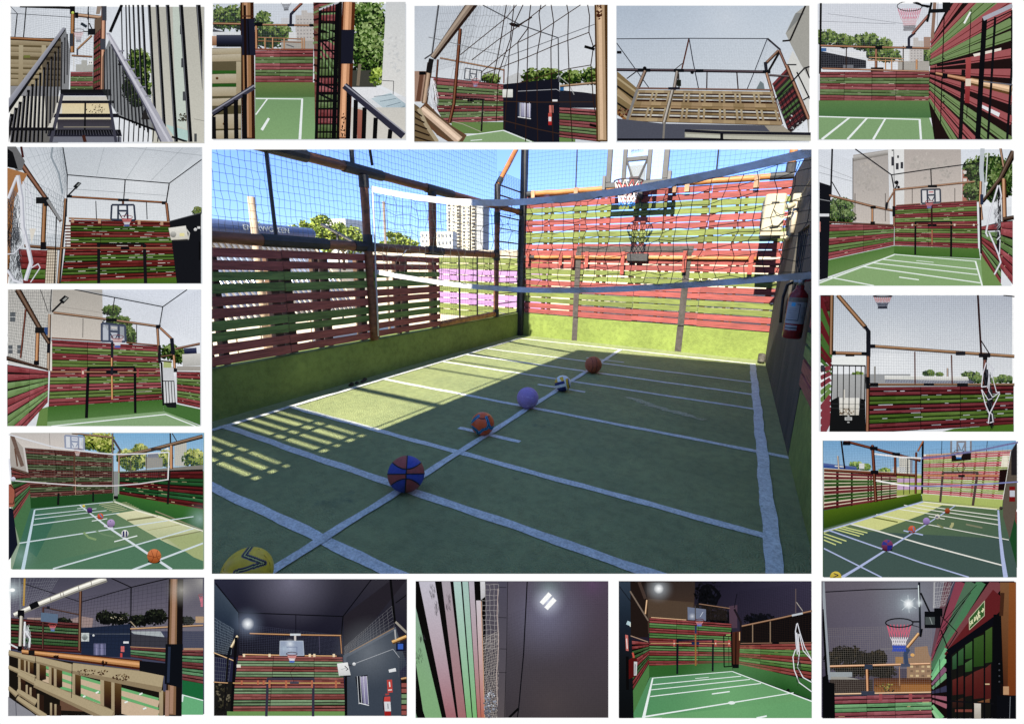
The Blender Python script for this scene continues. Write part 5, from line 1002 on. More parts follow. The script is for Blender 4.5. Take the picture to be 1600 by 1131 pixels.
# 6: day view, hoop wall and ceiling net
p = Print('print of the hoop wall under a ceiling net, a folded white net at its left', 10, 228, 27, 15, 1539, 1083, (190, 198, 206))
p.rect('sky', 27, 15, 1539, 700, [(186, 194, 204), (184, 192, 202), (226, 230, 234), (222, 228, 234)])
p.glow('sky', (1050, 300), 500, (232, 236, 240), .6)
p.leaf('tree', [(1510, 515, 40, 32)], 140, 11, ((110, 124, 54), (76, 92, 40), (44, 56, 28)))
p.net('net', [(455, 15), (1539, 15), (1285, 300), (490, 232)], 120, 34, 1.5, (112, 118, 126), 1, .55); p.net('net', [(490, 232), (1285, 300), (1290, 590), (490, 570)], 66, 24, 1.5, (120, 126, 132), 1, .6); p.net('net', [(1285, 300), (1539, 110), (1539, 540), (1290, 590)], 22, 26, 1.5, (120, 126, 134), 1, .55); p.net('net', [(120, 15), (455, 15), (490, 232), (440, 590)], 26, 18, 2.4, (96, 106, 116), 4, .7); p.net('net', [(150, 240), (480, 420), (440, 790), (170, 770)], 18, 12, 3, (70, 80, 90), 3, .75)
p.line('net', [(370, 15), (360, 90), (420, 220), (450, 380)], 14, (120, 132, 142)); p.line('net', [(775, 15), (715, 240)], 3, (128, 136, 142)); p.line('net', [(1110, 15), (945, 268)], 3, (130, 138, 144)); p.line('net', [(1390, 20), (1140, 280)], 3, (130, 138, 144)); p.line('net', [(950, 15), (1539, 80)], 3, (124, 130, 138))
p.line('log_frame', [(452, 15), (487, 232)], 8, (48, 50, 54)); p.line('log_frame', [(487, 232), (480, 560)], 7, (52, 54, 58)); p.line('log_frame', [(487, 232), (940, 270), (1285, 298), (1539, 112)], 8, (46, 48, 52)); p.line('log_frame', [(940, 270), (928, 430)], 9, (52, 50, 52)); p.line('log_frame', [(1285, 300), (1262, 445)], 10, (56, 54, 56)); p.line('log_frame', [(490, 340), (1270, 395)], 3, (110, 116, 122))
p.slats('pallet_wall', [(500, 585), (1300, 600), (1340, 1040), (435, 1072)], 'RRGGRRGGRRRRGGRRGGRR', {'R': (112, 48, 46), 'G': (66, 94, 40)}, .26, (40, 34, 32), cuts=(.3,), posts=(.1, .3, .42, .55, .7, .85), bright=(226, 224, 206), holes=5); p.rect('pallet_wall', 480, 600, 512, 800, (208, 204, 196))
for k in range(8): p.rect('pallet_wall', 470, 625+k*24, 514, 636+k*24, (84, 52, 46))
p.poly('low_wall', [(435, 1070), (1340, 1032), (1350, 1083), (430, 1083)], (66, 92, 40))
p.log('log_frame', [(490, 402), (1265, 450)], 17, (116, 68, 46)); p.rect('log_frame', 885, 420, 970, 440, (34, 36, 42)); p.rect('log_frame', 1228, 440, 1270, 464, (38, 38, 44)); p.log('log_frame', [(500, 572), (1290, 602)], 13, (138, 88, 58)); p.log('log_frame', [(1265, 455), (1280, 595)], 24, (118, 72, 52)); p.log('log_frame', [(475, 420), (465, 600), (440, 830), (420, 1083)], 26, (116, 78, 54)); p.line('log_frame', [(485, 420), (430, 1083)], 12, (44, 46, 52)); p.rect('log_frame', 482, 390, 525, 412, (36, 38, 44))
for x in (530, 740, 1050, 1228): p.rect('log_frame', x-10, 576+(x-500)*.03, x+12, 606+(x-500)*.03, (170, 122, 92))
for x in (712, 1108): p.line('log_frame', [(x, 430+x*.01), (x+6, 580)], 7, (50, 52, 56))
p.quad('painted_goal', [(720, 765), (1095, 765), (1095, 782), (720, 782)], (40, 36, 40)); p.line('painted_goal', [(735, 775), (735, 1083)], 24, (42, 40, 46)); p.line('painted_goal', [(1092, 775), (1102, 1083)], 26, (42, 40, 46)); p.log('log_rail', [(440, 805), (1310, 808)], 14, (130, 84, 56)); p.rect('log_rail', 908, 795, 975, 818, BLK_)
p.line('floodlight', [(490, 402), (560, 330)], 12, (34, 36, 40)); p.poly('floodlight', [(535, 325), (572, 288), (602, 298), (560, 345)], (40, 44, 46)); p.poly('floodlight', [(560, 318), (580, 298), (594, 302), (572, 324)], (104, 110, 110))
p.line('backboard', [(926, 440), (926, 470)], 18, (90, 64, 52)); p.board([(838, 468), (1012, 468), (1022, 588), (832, 582)], (58, 62, 74), (206, 212, 218), 15); p.hoop(958, 566, 90, 72, (120, 44, 48), (212, 96, 96), (70, 80, 140), (190, 190, 200), lw=3); 
p.poly('black_building', [(1292, 600), (1539, 535), (1539, 1083), (1350, 1083), (1335, 960)], (40, 42, 50)); p.line('black_building', [(1292, 598), (1539, 532)], 6, (78, 80, 84)); p.rect('black_building', 1522, 755, 1539, 900, (26, 26, 32)); p.disc('black_building', (1495, 662), 13, (206, 206, 206)); p.rect('black_building', 1510, 638, 1534, 656, (196, 196, 196))
p.quad('air_conditioner', [(1285, 650), (1420, 632), (1442, 735), (1305, 745)], ((216, 212, 200), (190, 184, 166))); p.disc('air_conditioner', (1322, 700), 24, (160, 158, 150)); p.rect('air_conditioner', 1372, 690, 1410, 715, (222, 206, 120)); p.line('air_conditioner', [(1320, 746), (1445, 742)], 8, (70, 68, 66)); p.line('air_conditioner', [(1425, 660), (1448, 690), (1440, 740)], 10, (180, 178, 170))
p.slats('left_wall', [(110, 815), (340, 825), (320, 1083), (150, 1083)], 'RRRGGR', {'R': (116, 48, 48), 'G': (72, 104, 44)}, .14, (60, 40, 36)); p.quad('wire_panel', [(340, 820), (415, 820), (405, 1083), (320, 1083)], (196, 178, 150)); p.net('wire_panel', [(335, 820), (418, 820), (405, 1083), (320, 1083)], 5, 11, 4, (66, 54, 46))
p.log('log_frame', [(320, 420), (305, 790)], 38, (132, 84, 54)); p.log('log_frame', [(160, 790), (440, 812)], 26, (96, 66, 50)); p.rect('log_frame', 285, 760, 330, 820, (40, 38, 42)); p.line('log_frame', [(410, 560), (395, 1083)], 9, (48, 46, 48)); p.poly('log_frame', [(200, 655), (250, 655), (215, 770)], (206, 196, 180))
p.log('log_frame', [(130, 140), (335, 430), (445, 600)], 44, (104, 68, 54), 24); p.rect('log_frame', 250, 410, 350, 460, (44, 44, 48)); p.line('log_frame', [(330, 430), (330, 480)], 34, (42, 42, 48)); p.line('log_frame', [(340, 430), (440, 590)], 20, (120, 122, 124)); p.poly('log_frame', [(27, 15), (95, 15), (165, 130), (140, 200), (100, 205), (27, 120)], (92, 92, 94)); p.line('log_frame', [(135, 15), (150, 100)], 18, (70, 44, 42)); p.poly('log_frame', [(27, 30), (70, 60), (110, 190), (27, 175)], (36, 36, 40)); p.quad('log_frame', [(27, 180), (110, 205), (55, 420), (27, 560)], ((156, 96, 58), (84, 52, 38)))
p.leaf('volleyball_net', [(70, 560, 60, 220), (90, 820, 60, 240)], 420, 15, ((84, 88, 96), (48, 50, 56), (26, 26, 30)))
for v, w in (([(100, 255), (70, 330), (35, 420)], 40), ([(110, 240), (140, 420), (150, 640), (190, 800), (215, 920), (170, 1060)], 60), ([(150, 290), (215, 400), (220, 470), (185, 500)], 22), ([(160, 700), (150, 780), (80, 850), (27, 855)], 18), ([(30, 980), (80, 1060), (150, 1083)], 40), ([(205, 830), (220, 960), (270, 930), (285, 960), (210, 1075)], 16)): p.line('volleyball_net', v, w, (158, 162, 178)); p.line('volleyball_net', [(x-w*.1, y) for x, y in v], w*.6, (206, 208, 220))
p.done()
# 7: corner with floodlight and gate
p = Print('print of the hoop wall and floodlight before a grey windowless building', 5, 448, 45, 24, 1556, 1092, (200, 205, 214))
p.rect('sky', 780, 24, 1556, 700, ((206, 214, 232), (228, 232, 238)))
p.quad('building', [(45, 24), (400, 24), (370, 660), (45, 600)], ((172, 168, 160), (190, 188, 180))); p.quad('building', [(395, 24), (785, 24), (790, 430), (385, 410)], ((156, 148, 136), (194, 182, 168))); p.line('building', [(400, 150), (785, 205)], 4, (140, 132, 122))
for x, y, w, h_ in ((62, 200, 42, 75), (48, 460, 34, 65), (118, 458, 30, 66)): p.rect('building', x, y, x+w, y+h_, (84, 88, 92)); p.line('building', [(x, y+h_*.5), (x+w, y+h_*.5)], 5, (190, 190, 188))
treec(p, [(860, 190, 70, 40), (900, 290, 110, 60), (960, 320, 60, 80), (1010, 390, 40, 60), (1310, 510, 70, 60), (1390, 540, 40, 60)], 380, 12, ((94, 116, 58), (60, 82, 38), (34, 48, 26)))
p.quad('water_tank', [(1425, 485), (1525, 478), (1528, 530), (1430, 530)], ((66, 70, 92), (40, 42, 60))); p.quad('water_tank', [(1412, 530), (1556, 522), (1556, 620), (1418, 625)], ((190, 188, 180), (160, 158, 152))); p.rect('building', 1370, 625, 1556, 660, (142, 136, 128))
p.net('net', [(60, 24), (390, 24), (370, 650), (45, 560)], 22, 24, 3, (64, 66, 70), 4, .75); p.net('net', [(395, 24), (1265, 160), (1225, 460), (385, 410)], 80, 40, 1.4, (120, 118, 116), 1, .5); p.net('net', [(585, 24), (1455, 24), (1265, 158), (780, 70)], 60, 14, 1.4, (128, 134, 144), 1, .5); p.net('net', [(1265, 158), (1556, 24), (1556, 440), (1240, 310)], 30, 30, 1.4, (140, 146, 162), 1, .6)
p.slats('pallet_wall', [(390, 415), (1228, 468), (1258, 885), (368, 940)], 'RRGGRRGGRRRGGRRGGRR', {'R': (136, 58, 62), 'G': (92, 120, 56)}, .2, (62, 48, 42), cuts=(.29,), posts=(.13, .29, .42, .57, .7, .82), bright=(232, 226, 196), holes=4); p.rect('pallet_wall', 375, 430, 395, 660, (214, 206, 192))
p.quad('low_wall', [(362, 940), (1262, 885), (1270, 980), (358, 1058)], ((60, 92, 48), (72, 108, 58))); p.poly('court_floor', [(358, 1058), (1280, 975), (1556, 1092), (358, 1092)], (112, 148, 96)); p.line('court_line', [(390, 1092), (1285, 1000), (1520, 1092)], 8, LIN)
p.poly('low_wall', [(1262, 885), (1375, 920), (1556, 960), (1556, 1085), (1270, 975)], (64, 98, 54)); p.quad('low_wall', [(300, 960), (362, 940), (358, 1092), (270, 1092)], (84, 120, 60))
p.slats('left_wall', [(45, 610), (368, 665), (362, 905), (45, 1260)], 'RRGGRRGGRR', {'R': (146, 62, 66), 'G': (92, 128, 66)}, .15, (64, 44, 42), cuts=(.3, .78), bright=(230, 228, 214), holes=.6)
p.slats('right_wall', [(1370, 665), (1556, 668), (1556, 950), (1375, 910)], 'RRGGRRGGRR', {'R': (132, 56, 58), 'G': (86, 116, 56)}, .2, (60, 44, 40), bright=(226, 220, 190), holes=2)
p.quad('gate', [(1255, 600), (1345, 630), (1368, 935), (1268, 915)], ((178, 182, 186), (196, 198, 202))); p.rect('gate', 1268, 585, 1330, 635, (150, 166, 90))
for k in range(5): p.line('gate', [(1262+k*22, 740), (1272+k*22, 915)], 6, (40, 42, 46))
p.line('gate', [(1262, 740), (1352, 740)], 7, (50, 50, 54)); p.line('gate', [(1252, 590), (1268, 930)], 15, (36, 38, 42)); p.poly('gate', [(1268, 912), (1368, 905), (1370, 950), (1300, 945)], (44, 46, 50)); p.line('gate', [(1232, 580), (1335, 590)], 11, (56, 44, 40))
p.quad('painted_goal', [(672, 628), (1045, 622), (1045, 640), (672, 645)], (36, 34, 40)); p.line('painted_goal', [(680, 640), (666, 1030)], 24, (34, 34, 40)); p.line('painted_goal', [(1045, 640), (1048, 990)], 20, (34, 34, 40)); p.log('log_rail', [(390, 668), (1220, 672)], 13, (140, 92, 64)); p.rect('log_rail', 820, 658, 910, 682, (38, 40, 46))
p.line('hoop_post', [(868, 420), (865, 690)], 20, (50, 50, 56)); p.log('hoop_post', [(864, 560), (864, 625)], 17, (190, 118, 66)); p.log('hoop_post', [(866, 700), (868, 885)], 16, (196, 122, 64)); p.rect('batten', 626, 640, 650, 715, (150, 62, 68)); p.rect('batten', 632, 660, 646, 685, (206, 178, 154)); p.rect('batten', 1062, 650, 1076, 710, (146, 60, 64))
p.log('log_frame', [(410, 205), (850, 260), (1225, 312)], 20, (128, 92, 70)); p.log('log_frame', [(395, 404), (790, 428)], 12, (110, 66, 54)); p.log('log_frame', [(980, 440), (1225, 462)], 13, (110, 66, 54)); p.rect('log_frame', 820, 250, 905, 275, (40, 42, 48)); p.log('log_frame', [(1222, 320), (1240, 600)], 22, (134, 88, 62)); p.rect('log_frame', 1228, 460, 1250, 600, (44, 46, 52)); p.rect('log_frame', 1210, 300, 1248, 330, (38, 40, 48)); p.log('log_frame', [(1245, 325), (1335, 410)], 20, (140, 90, 64)); p.line('log_frame', [(1335, 405), (1345, 540)], 30, (44, 46, 54)); p.log('log_frame', [(1352, 540), (1358, 640)], 22, (166, 108, 70)); p.log('log_frame', [(1250, 550), (1340, 535)], 14, (90, 64, 52)); p.log('log_frame', [(1365, 488), (1556, 448)], 20, (112, 78, 62)); p.rect('log_frame', 1350, 640, 1378, 670, (40, 42, 48))
p.line('log_frame', [(575, 24), (785, 68), (1265, 160), (1455, 26)], 8, (48, 50, 54)); p.line('log_frame', [(888, 88), (875, 190)], 8, (56, 54, 56)); p.line('log_frame', [(1265, 160), (1240, 310)], 8, (50, 52, 56)); p.line('log_frame', [(642, 250), (640, 400)], 5, (70, 66, 64)); p.line('log_frame', [(1060, 300), (1062, 445)], 6, (60, 58, 60)); p.line('log_frame', [(395, 24), (385, 200)], 8, (54, 54, 58))
p.log('log_frame', [(380, 220), (370, 660)], 26, (150, 120, 96)); p.line('log_frame', [(380, 400), (370, 520)], 24, (44, 44, 52)); p.rect('log_frame', 340, 320, 366, 380, (52, 72, 120)); p.log('log_frame', [(130, 24), (300, 320), (380, 450)], 50, (84, 64, 54), 28); p.log('log_frame', [(195, 180), (155, 560)], 16, (92, 54, 46)); p.log('log_frame', [(290, 345), (280, 610)], 32, (164, 104, 64)); p.rect('log_frame', 268, 320, 340, 365, (46, 44, 46)); p.rect('log_frame', 258, 580, 300, 615, (36, 36, 42)); p.log('log_frame', [(45, 560), (370, 650)], 34, (66, 52, 46), 16); p.line('log_frame', [(310, 24), (370, 200)], 6, (70, 68, 68))
p.line('floodlight', [(400, 200), (475, 125)], 15, (38, 40, 44)); p.poly('floodlight', [(455, 110), (500, 70), (535, 90), (488, 138)], (34, 36, 42)); p.poly('floodlight', [(482, 108), (508, 84), (524, 92), (496, 118)], (126, 128, 124))
p.board([(790, 288), (972, 308), (976, 432), (790, 428)], (66, 72, 88), (150, 158, 172), 17, (190, 186, 176)); p.hoop(915, 396, 96, 84, (110, 62, 66), (206, 150, 146), (70, 82, 160), (206, 206, 212), lw=3.2)
p.done()
# 8: sunny view from the far end
p = Print('sunny print of balls lined up toward an orange ball in front, with net across', 10, 670, 42, 30, 1554, 1096, (120, 140, 110))
p.rect('sky', 42, 30, 1554, 330, ((98, 164, 222), (150, 196, 232)))
p.quad('building', [(42, 30), (560, 30), (630, 180), (42, 150)], ((176, 168, 162), (196, 184, 174))); p.rect('building', 1325, 100, 1420, 290, (176, 172, 156)); p.poly('building', [(1235, 170), (1275, 140), (1290, 175)], (222, 222, 216))
treec(p, [(740, 90, 110, 70), (660, 100, 60, 60), (780, 140, 70, 50), (1000, 240, 110, 80), (940, 220, 60, 60), (1060, 160, 50, 40), (1250, 230, 60, 60), (1480, 230, 90, 70)], 360, 14, ((176, 180, 70), (112, 128, 44), (56, 72, 28)))
p.quad('water_tank', [(1120, 190), (1200, 180), (1215, 300), (1105, 310)], ((96, 100, 120), (140, 136, 128))); p.rect('water_tank', 1100, 225, 1235, 300, (134, 130, 120)); p.poly('building', [(960, 330), (1554, 280), (1554, 335), (960, 350)], (112, 108, 100))
p.net('net', [(860, 30), (1554, 30), (1554, 280), (900, 330)], 40, 18, 2, (84, 116, 146), 1, .5)
p.slats('pallet_wall', [(150, 145), (850, 195), (848, 500), (200, 535)], 'RRGGRRGGRRRGGRRGGRR', {'R': (100, 62, 58), 'G': (76, 90, 62)}, .28, (66, 50, 42), cuts=(.29,), posts=(.13, .3, .42, .56, .78), bright=(170, 166, 134), holes=6)
p.slats('right_wall', [(900, 340), (1554, 325), (1554, 640), (895, 520)], 'RRGGRRGGRR', {'R': (96, 42, 44), 'G': (44, 84, 52)}, .24, (46, 34, 30), cuts=(.6,), posts=(.2, .35, .6, .8), bright=(214, 196, 130), holes=4)
p.slats('left_wall', [(50, 300), (195, 350), (200, 500), (70, 720)], 'RRGGRRGGRR', {'R': (124, 62, 60), 'G': (62, 96, 60)}, .2, (60, 44, 40)); p.poly('left_wall', [(42, 30), (150, 150), (180, 350), (42, 290)], (150, 140, 132)); p.line('left_wall', [(60, 50), (140, 290)], 30, (96, 78, 70)); p.line('left_wall', [(150, 140), (180, 345)], 14, (186, 180, 176)); p.line('left_wall', [(80, 150), (100, 290)], 12, (90, 66, 56)); p.log('left_wall', [(50, 305), (190, 350)], 20, (80, 60, 52))
p.quad('low_wall', [(200, 535), (850, 500), (850, 565), (205, 620)], (46, 74, 48)); p.poly('low_wall', [(70, 710), (200, 500), (205, 620), (120, 890)], (64, 100, 66)); p.quad('low_wall', [(850, 500), (1554, 625), (1554, 800), (870, 560)], ((56, 96, 50), (50, 84, 50)))
p.quad('court_floor', [(205, 620), (860, 562), (1700, 900), (60, 1096)], [(60, 96, 78), (76, 104, 74), (96, 128, 82), (66, 100, 78)]); p.poly('court_floor', [(60, 1096), (1554, 780), (1554, 1096)], (70, 106, 80)); p.quad('court_floor', [(120, 890), (205, 620), (400, 700), (250, 1000)], (58, 94, 78))
p.poly('sunlit_floor', [(865, 660), (1040, 632), (1230, 680), (1554, 795), (1554, 1020), (1250, 880)], [(196, 196, 140), (206, 202, 148), (200, 200, 140), (178, 186, 124), (120, 140, 88), (176, 182, 122)]); p.poly('sunlit_floor', [(1250, 840), (1554, 800), (1554, 1030), (1480, 1000)], (140, 156, 92)); p.line('sunlit_floor', [(960, 712), (1200, 680)], 14, (110, 110, 74)); p.line('sunlit_floor', [(1230, 860), (1545, 795)], 9, (116, 118, 74)); p.line('sunlit_floor', [(1120, 790), (1400, 740)], 6, (150, 150, 96)); p.line('sunlit_floor', [(1180, 640), (1554, 790)], 10, (120, 116, 84))
for k in range(6): p.line('sunlit_floor', [(740+k*20, 590+k*11), (860+k*20, 570+k*11)], 5, (158, 162, 110)); p.line('sunlit_floor', [(890+k*18, 578+k*8), (960+k*18, 572+k*9)], 4, (150, 154, 104))
for y0, x0, x1, y1, w in ((628, 240, 850, 566, 6), (672, 238, 720, 620, 6), (702, 236, 800, 635, 6), (748, 226, 900, 655, 7), (890, 118, 1480, 682, 9), (1090, 380, 1480, 775, 11), (1100, 1000, 1554, 890, 16)): p.line('court_line', [(x0, y0), (x1, y1)], w, (186, 206, 216), w*.8)
p.line('court_line', [(860, 566), (1040, 635), (1554, 795)], 8, (224, 222, 196)); p.line('court_line', [(588, 592), (810, 765), (1310, 1096)], 8, (196, 210, 222), 20); p.line('court_line', [(238, 628), (205, 800), (145, 1096)], 12, (170, 200, 222), 28); p.line('court_line', [(685, 717), (805, 698)], 6, LIN); p.line('court_line', [(860, 878), (1040, 832)], 8, LIN); p.line('court_line', [(570, 620), (640, 612)], 5, (190, 206, 210)); p.line('court_line', [(780, 755), (850, 772)], 12, (200, 196, 224))
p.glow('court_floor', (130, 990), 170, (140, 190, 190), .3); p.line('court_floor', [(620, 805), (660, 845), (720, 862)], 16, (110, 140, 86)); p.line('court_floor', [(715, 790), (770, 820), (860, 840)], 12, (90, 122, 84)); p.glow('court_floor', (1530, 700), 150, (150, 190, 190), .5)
for (x, y, r, c) in ((622, 600, 11, (206, 180, 40)), (668, 632, 22, (88, 58, 108)), (752, 680, 24, (214, 74, 50)), (835, 733, 31, (156, 124, 186)), (945, 815, 29, (206, 206, 200)), (1173, 990, 55, (196, 92, 52))): p.disc('ball', (x, y+r*.75), r*.9, (34, 56, 44), r*.3, False); p.disc('ball', (x, y), r, c)  # the dark ellipse below each ball is its painted shadow
p.rect('ball', 928, 795, 940, 838, (42, 46, 90)); p.rect('ball', 952, 795, 962, 838, (42, 46, 90)); p.line('ball', [(745, 660), (768, 690)], 8, (40, 110, 170)); p.line('ball', [(830, 715), (832, 722)], 6, (70, 60, 120)); p.line('ball', [(650, 625), (688, 640)], 5, (50, 50, 120)); p.line('ball', [(1150, 945), (1170, 1000), (1150, 1040)], 3, (90, 40, 26)); p.line('ball', [(1200, 945), (1190, 990), (1215, 1030)], 3, (90, 40, 26)); p.line('ball', [(1120, 985), (1180, 1000), (1226, 985)], 3, (90, 40, 26))
p.log('log_frame', [(530, 30), (850, 65)], 16, (124, 92, 74)); p.log('log_frame', [(848, 30), (850, 500)], 14, (96, 84, 80)); p.line('log_frame', [(855, 80), (905, 160), (900, 200)], 16, (74, 66, 70)); p.log('log_frame', [(900, 190), (898, 340)], 14, (170, 112, 74)); p.log('log_frame', [(900, 215), (1150, 160), (1554, 55)], 26, (104, 80, 62), 32); p.rect('log_frame', 1150, 145, 1230, 165, (66, 58, 54)); p.log('log_frame', [(1308, 130), (1308, 310)], 26, (176, 112, 70)); p.line('log_frame', [(1300, 30), (1302, 110)], 12, (60, 58, 56)); p.line('log_frame', [(1315, 32), (1352, 95)], 8, (66, 62, 60)); p.line('log_frame', [(1295, 320), (1280, 585)], 17, (48, 42, 40)); p.line('log_frame', [(905, 340), (1554, 318)], 13, (50, 46, 42)); p.quad('gate', [(858, 330), (893, 330), (890, 525), (862, 525)], (118, 120, 122)); p.rect('gate', 858, 520, 892, 545, (40, 44, 44)); p.line('gate', [(992, 250), (990, 340)], 7, (80, 76, 66)); p.line('gate', [(1115, 190), (1112, 330)], 7, (84, 80, 74)); p.line('log_frame', [(356, 30), (362, 150)], 4, (120, 112, 108))
p.quad('painted_goal', [(418, 400), (700, 375), (700, 560), (418, 590)], (60, 44, 42, 0.)) if False else None
p.line('painted_goal', [(428, 500), (424, 590)], 18, (36, 44, 42)); p.line('painted_goal', [(698, 490), (698, 565)], 14, (36, 44, 42)); p.line('painted_goal', [(552, 200), (550, 480)], 13, (84, 62, 52)); p.log('painted_goal', [(560, 400), (562, 510)], 9, (140, 104, 80))
p.board([(478, 48), (628, 60), (628, 158), (482, 148)], (120, 130, 160), (196, 206, 222), 13, (140, 150, 180)); p.hoop(578, 160, 62, 46, (110, 70, 66), (190, 140, 130), (170, 150, 150), lw=3, nn=6)
p.line('volleyball_net', [(42, 40), (400, 140), (700, 180), (860, 195), (1100, 190), (1290, 178)], 10, (200, 204, 214)); p.line('volleyball_net', [(90, 400), (400, 425), (620, 440), (860, 440), (1060, 425), (1290, 390)], 9, (198, 190, 194)); p.line('volleyball_net', [(1293, 178), (1285, 392)], 9, (222, 222, 222)); p.line('volleyball_net', [(46, 230), (60, 400)], 12, (206, 210, 226)); p.disc('volleyball_net', (78, 388), 18, (196, 200, 226)); p.net('volleyball_net', [(60, 100), (1290, 185), (1285, 390), (80, 400)], 60, 10, 1.2, (170, 170, 168), 2, .16); p.net('volleyball_net', [(42, 40), (860, 190), (860, 440), (80, 400)], 3, 2, 1.2, (170, 170, 168), 2, .12)
p.poly('fire_extinguisher', [(42, 430), (62, 425), (95, 480), (85, 600), (42, 610)], (150, 76, 62)); p.line('fire_extinguisher', [(50, 430), (90, 470), (92, 520), (80, 580), (45, 580)], 6, (44, 36, 36)); p.poly('black_building', [(42, 610), (75, 620), (112, 900), (60, 1000), (42, 1020)], (36, 42, 56))
p.done()
# 9: overcast, hoop wall from the right
p = Print('print of the empty green court and bundled net before two tall grey buildings', 1270, 228, 42, 32, 1554, 1100, (206, 212, 220))
p.rect('sky', 42, 32, 1554, 480, ((206, 214, 228), (226, 230, 236)))
p.quad('building', [(312, 75), (585, 35), (600, 620), (305, 600)], ((150, 142, 136), (186, 172, 160))); p.quad('building', [(312, 85), (585, 42), (585, 75), (312, 125)], ((176, 172, 166), (112, 106, 100))); p.quad('building', [(585, 32), (715, 32), (712, 470), (610, 520)], (212, 212, 210)); p.quad('building', [(710, 32), (1155, 32), (1165, 450), (712, 480)], ((162, 150, 142), (192, 176, 164))); p.leaf('building', [(440, 240, 110, 130), (930, 170, 170, 110)], 160, 15, ((168, 158, 148), (160, 150, 141)))
for x, y, w, h_ in ((610, 90, 18, 70), (645, 140, 22, 50), (682, 132, 20, 50), (655, 80, 14, 20), (612, 35, 12, 10)): p.rect('building', x, y, x+w, y+h_, (62, 62, 66))
p.line('building', [(628, 32), (632, 300)], 5, (74, 74, 78)); p.rect('building', 305, 600, 312, 100, (90, 86, 84)); p.rect('building', 1165, 185, 1215, 440, (168, 92, 76))
for k in range(4): p.rect('building', 1172, 200+k*60, 1200, 225+k*60, (206, 196, 188))
treec(p, [(210, 490, 100, 80), (240, 560, 90, 50), (140, 540, 40, 80), (1270, 210, 100, 120), (1400, 160, 120, 100), (1260, 360, 90, 80), (1520, 250, 50, 150), (1420, 330, 80, 120)], 460, 13, ((100, 122, 66), (62, 84, 44), (34, 48, 28)), (44, 60, 34))
p.net('net', [(42, 32), (320, 32), (620, 250), (620, 620), (42, 400)][0:1]+[(600, 240), (620, 600), (42, 560)], 40, 34, 1.5, (128, 130, 136), 1, .5); p.net('net', [(605, 235), (1290, 140), (1280, 450), (630, 470)], 74, 26, 1.4, (128, 122, 116), 1, .5)
p.line('wire', [(42, 160), (300, 260)], 3, (130, 132, 138)); p.line('wire', [(42, 215), (300, 285)], 3, (120, 122, 128))
p.slats('pallet_wall', [(632, 478), (1275, 440), (1285, 810), (630, 785)], 'RRGGRRGGRRRGGRRGGRR', {'R': (140, 60, 64), 'G': (96, 126, 58)}, .2, (66, 50, 44), cuts=(.45,), posts=(.1, .2, .32, .45, .58, .7, .83), bright=(222, 226, 176), holes=3)
p.slats('left_wall', [(112, 620), (628, 625), (625, 785), (112, 895)], 'RRGGRRGGRR', {'R': (146, 62, 66), 'G': (88, 120, 60)}, .18, (66, 48, 42), cuts=(.4,), posts=(.4, .6, .8), bright=(222, 218, 180), holes=2)
p.quad('low_wall', [(108, 900), (628, 788), (628, 855), (108, 1030)], ((72, 108, 54), (84, 122, 64))); p.quad('low_wall', [(628, 788), (1290, 810), (1300, 890), (625, 855)], ((72, 104, 52), (62, 92, 48)))
p.poly('court_floor', [(42, 1070), (625, 852), (1300, 895), (1440, 1100), (42, 1100)], (112, 150, 88)); p.quad('court_floor', [(625, 852), (1300, 895), (1320, 960), (500, 900)], ((104, 144, 82), (114, 152, 90)))
for a, b_, w in (((625, 855), (1262, 910), 6), ((540, 895), (1275, 972), 6), ((460, 922), (1280, 1014), 7), ((380, 950), (1300, 1078), 8), ((110, 1032), (470, 1100), 8), ((665, 1033), (820, 1054), 8), ((42, 1080), (628, 858), 9), ((1262, 908), (1315, 1100), 12), ((800, 905), (935, 918), 4)): p.line('court_line', [a, b_], w, (224, 236, 230))
p.slats('right_wall', [(1300, 640), (1470, 600), (1460, 1160), (1305, 850)], 'RGGRRGGRR', {'R': (136, 58, 60), 'G': (84, 116, 62)}, .2, (52, 42, 40)); p.slats('right_wall', [(1455, 600), (1560, 590), (1560, 1100), (1455, 960)], 'RRGGRRR', {'R': (146, 60, 64), 'G': (84, 116, 62)}, .16, (52, 42, 40), bright=(222, 212, 150), holes=1); p.poly('low_wall', [(1300, 850), (1470, 1100), (1320, 1100)], (92, 128, 66))
p.poly('black_building', [(42, 292), (132, 320), (108, 1040), (42, 1055)], (38, 40, 50)); p.line('black_building', [(42, 425), (125, 440)], 5, (130, 132, 136)); p.rect('black_building', 42, 538, 118, 560, (206, 208, 214)); p.rect('black_building', 42, 600, 50, 680, (206, 110, 100))
p.line('log_frame', [(142, 32), (130, 400)], 14, (46, 46, 50)); p.line('log_frame', [(320, 32), (605, 235)], 10, (48, 48, 52)); p.line('log_frame', [(605, 235), (910, 190), (1290, 140)], 9, (48, 48, 52)); p.line('log_frame', [(912, 190), (918, 330)], 9, (56, 54, 54)); p.line('log_frame', [(140, 290), (205, 405)], 8, (52, 50, 50)); p.line('log_frame', [(605, 235), (625, 345)], 10, (50, 50, 54))
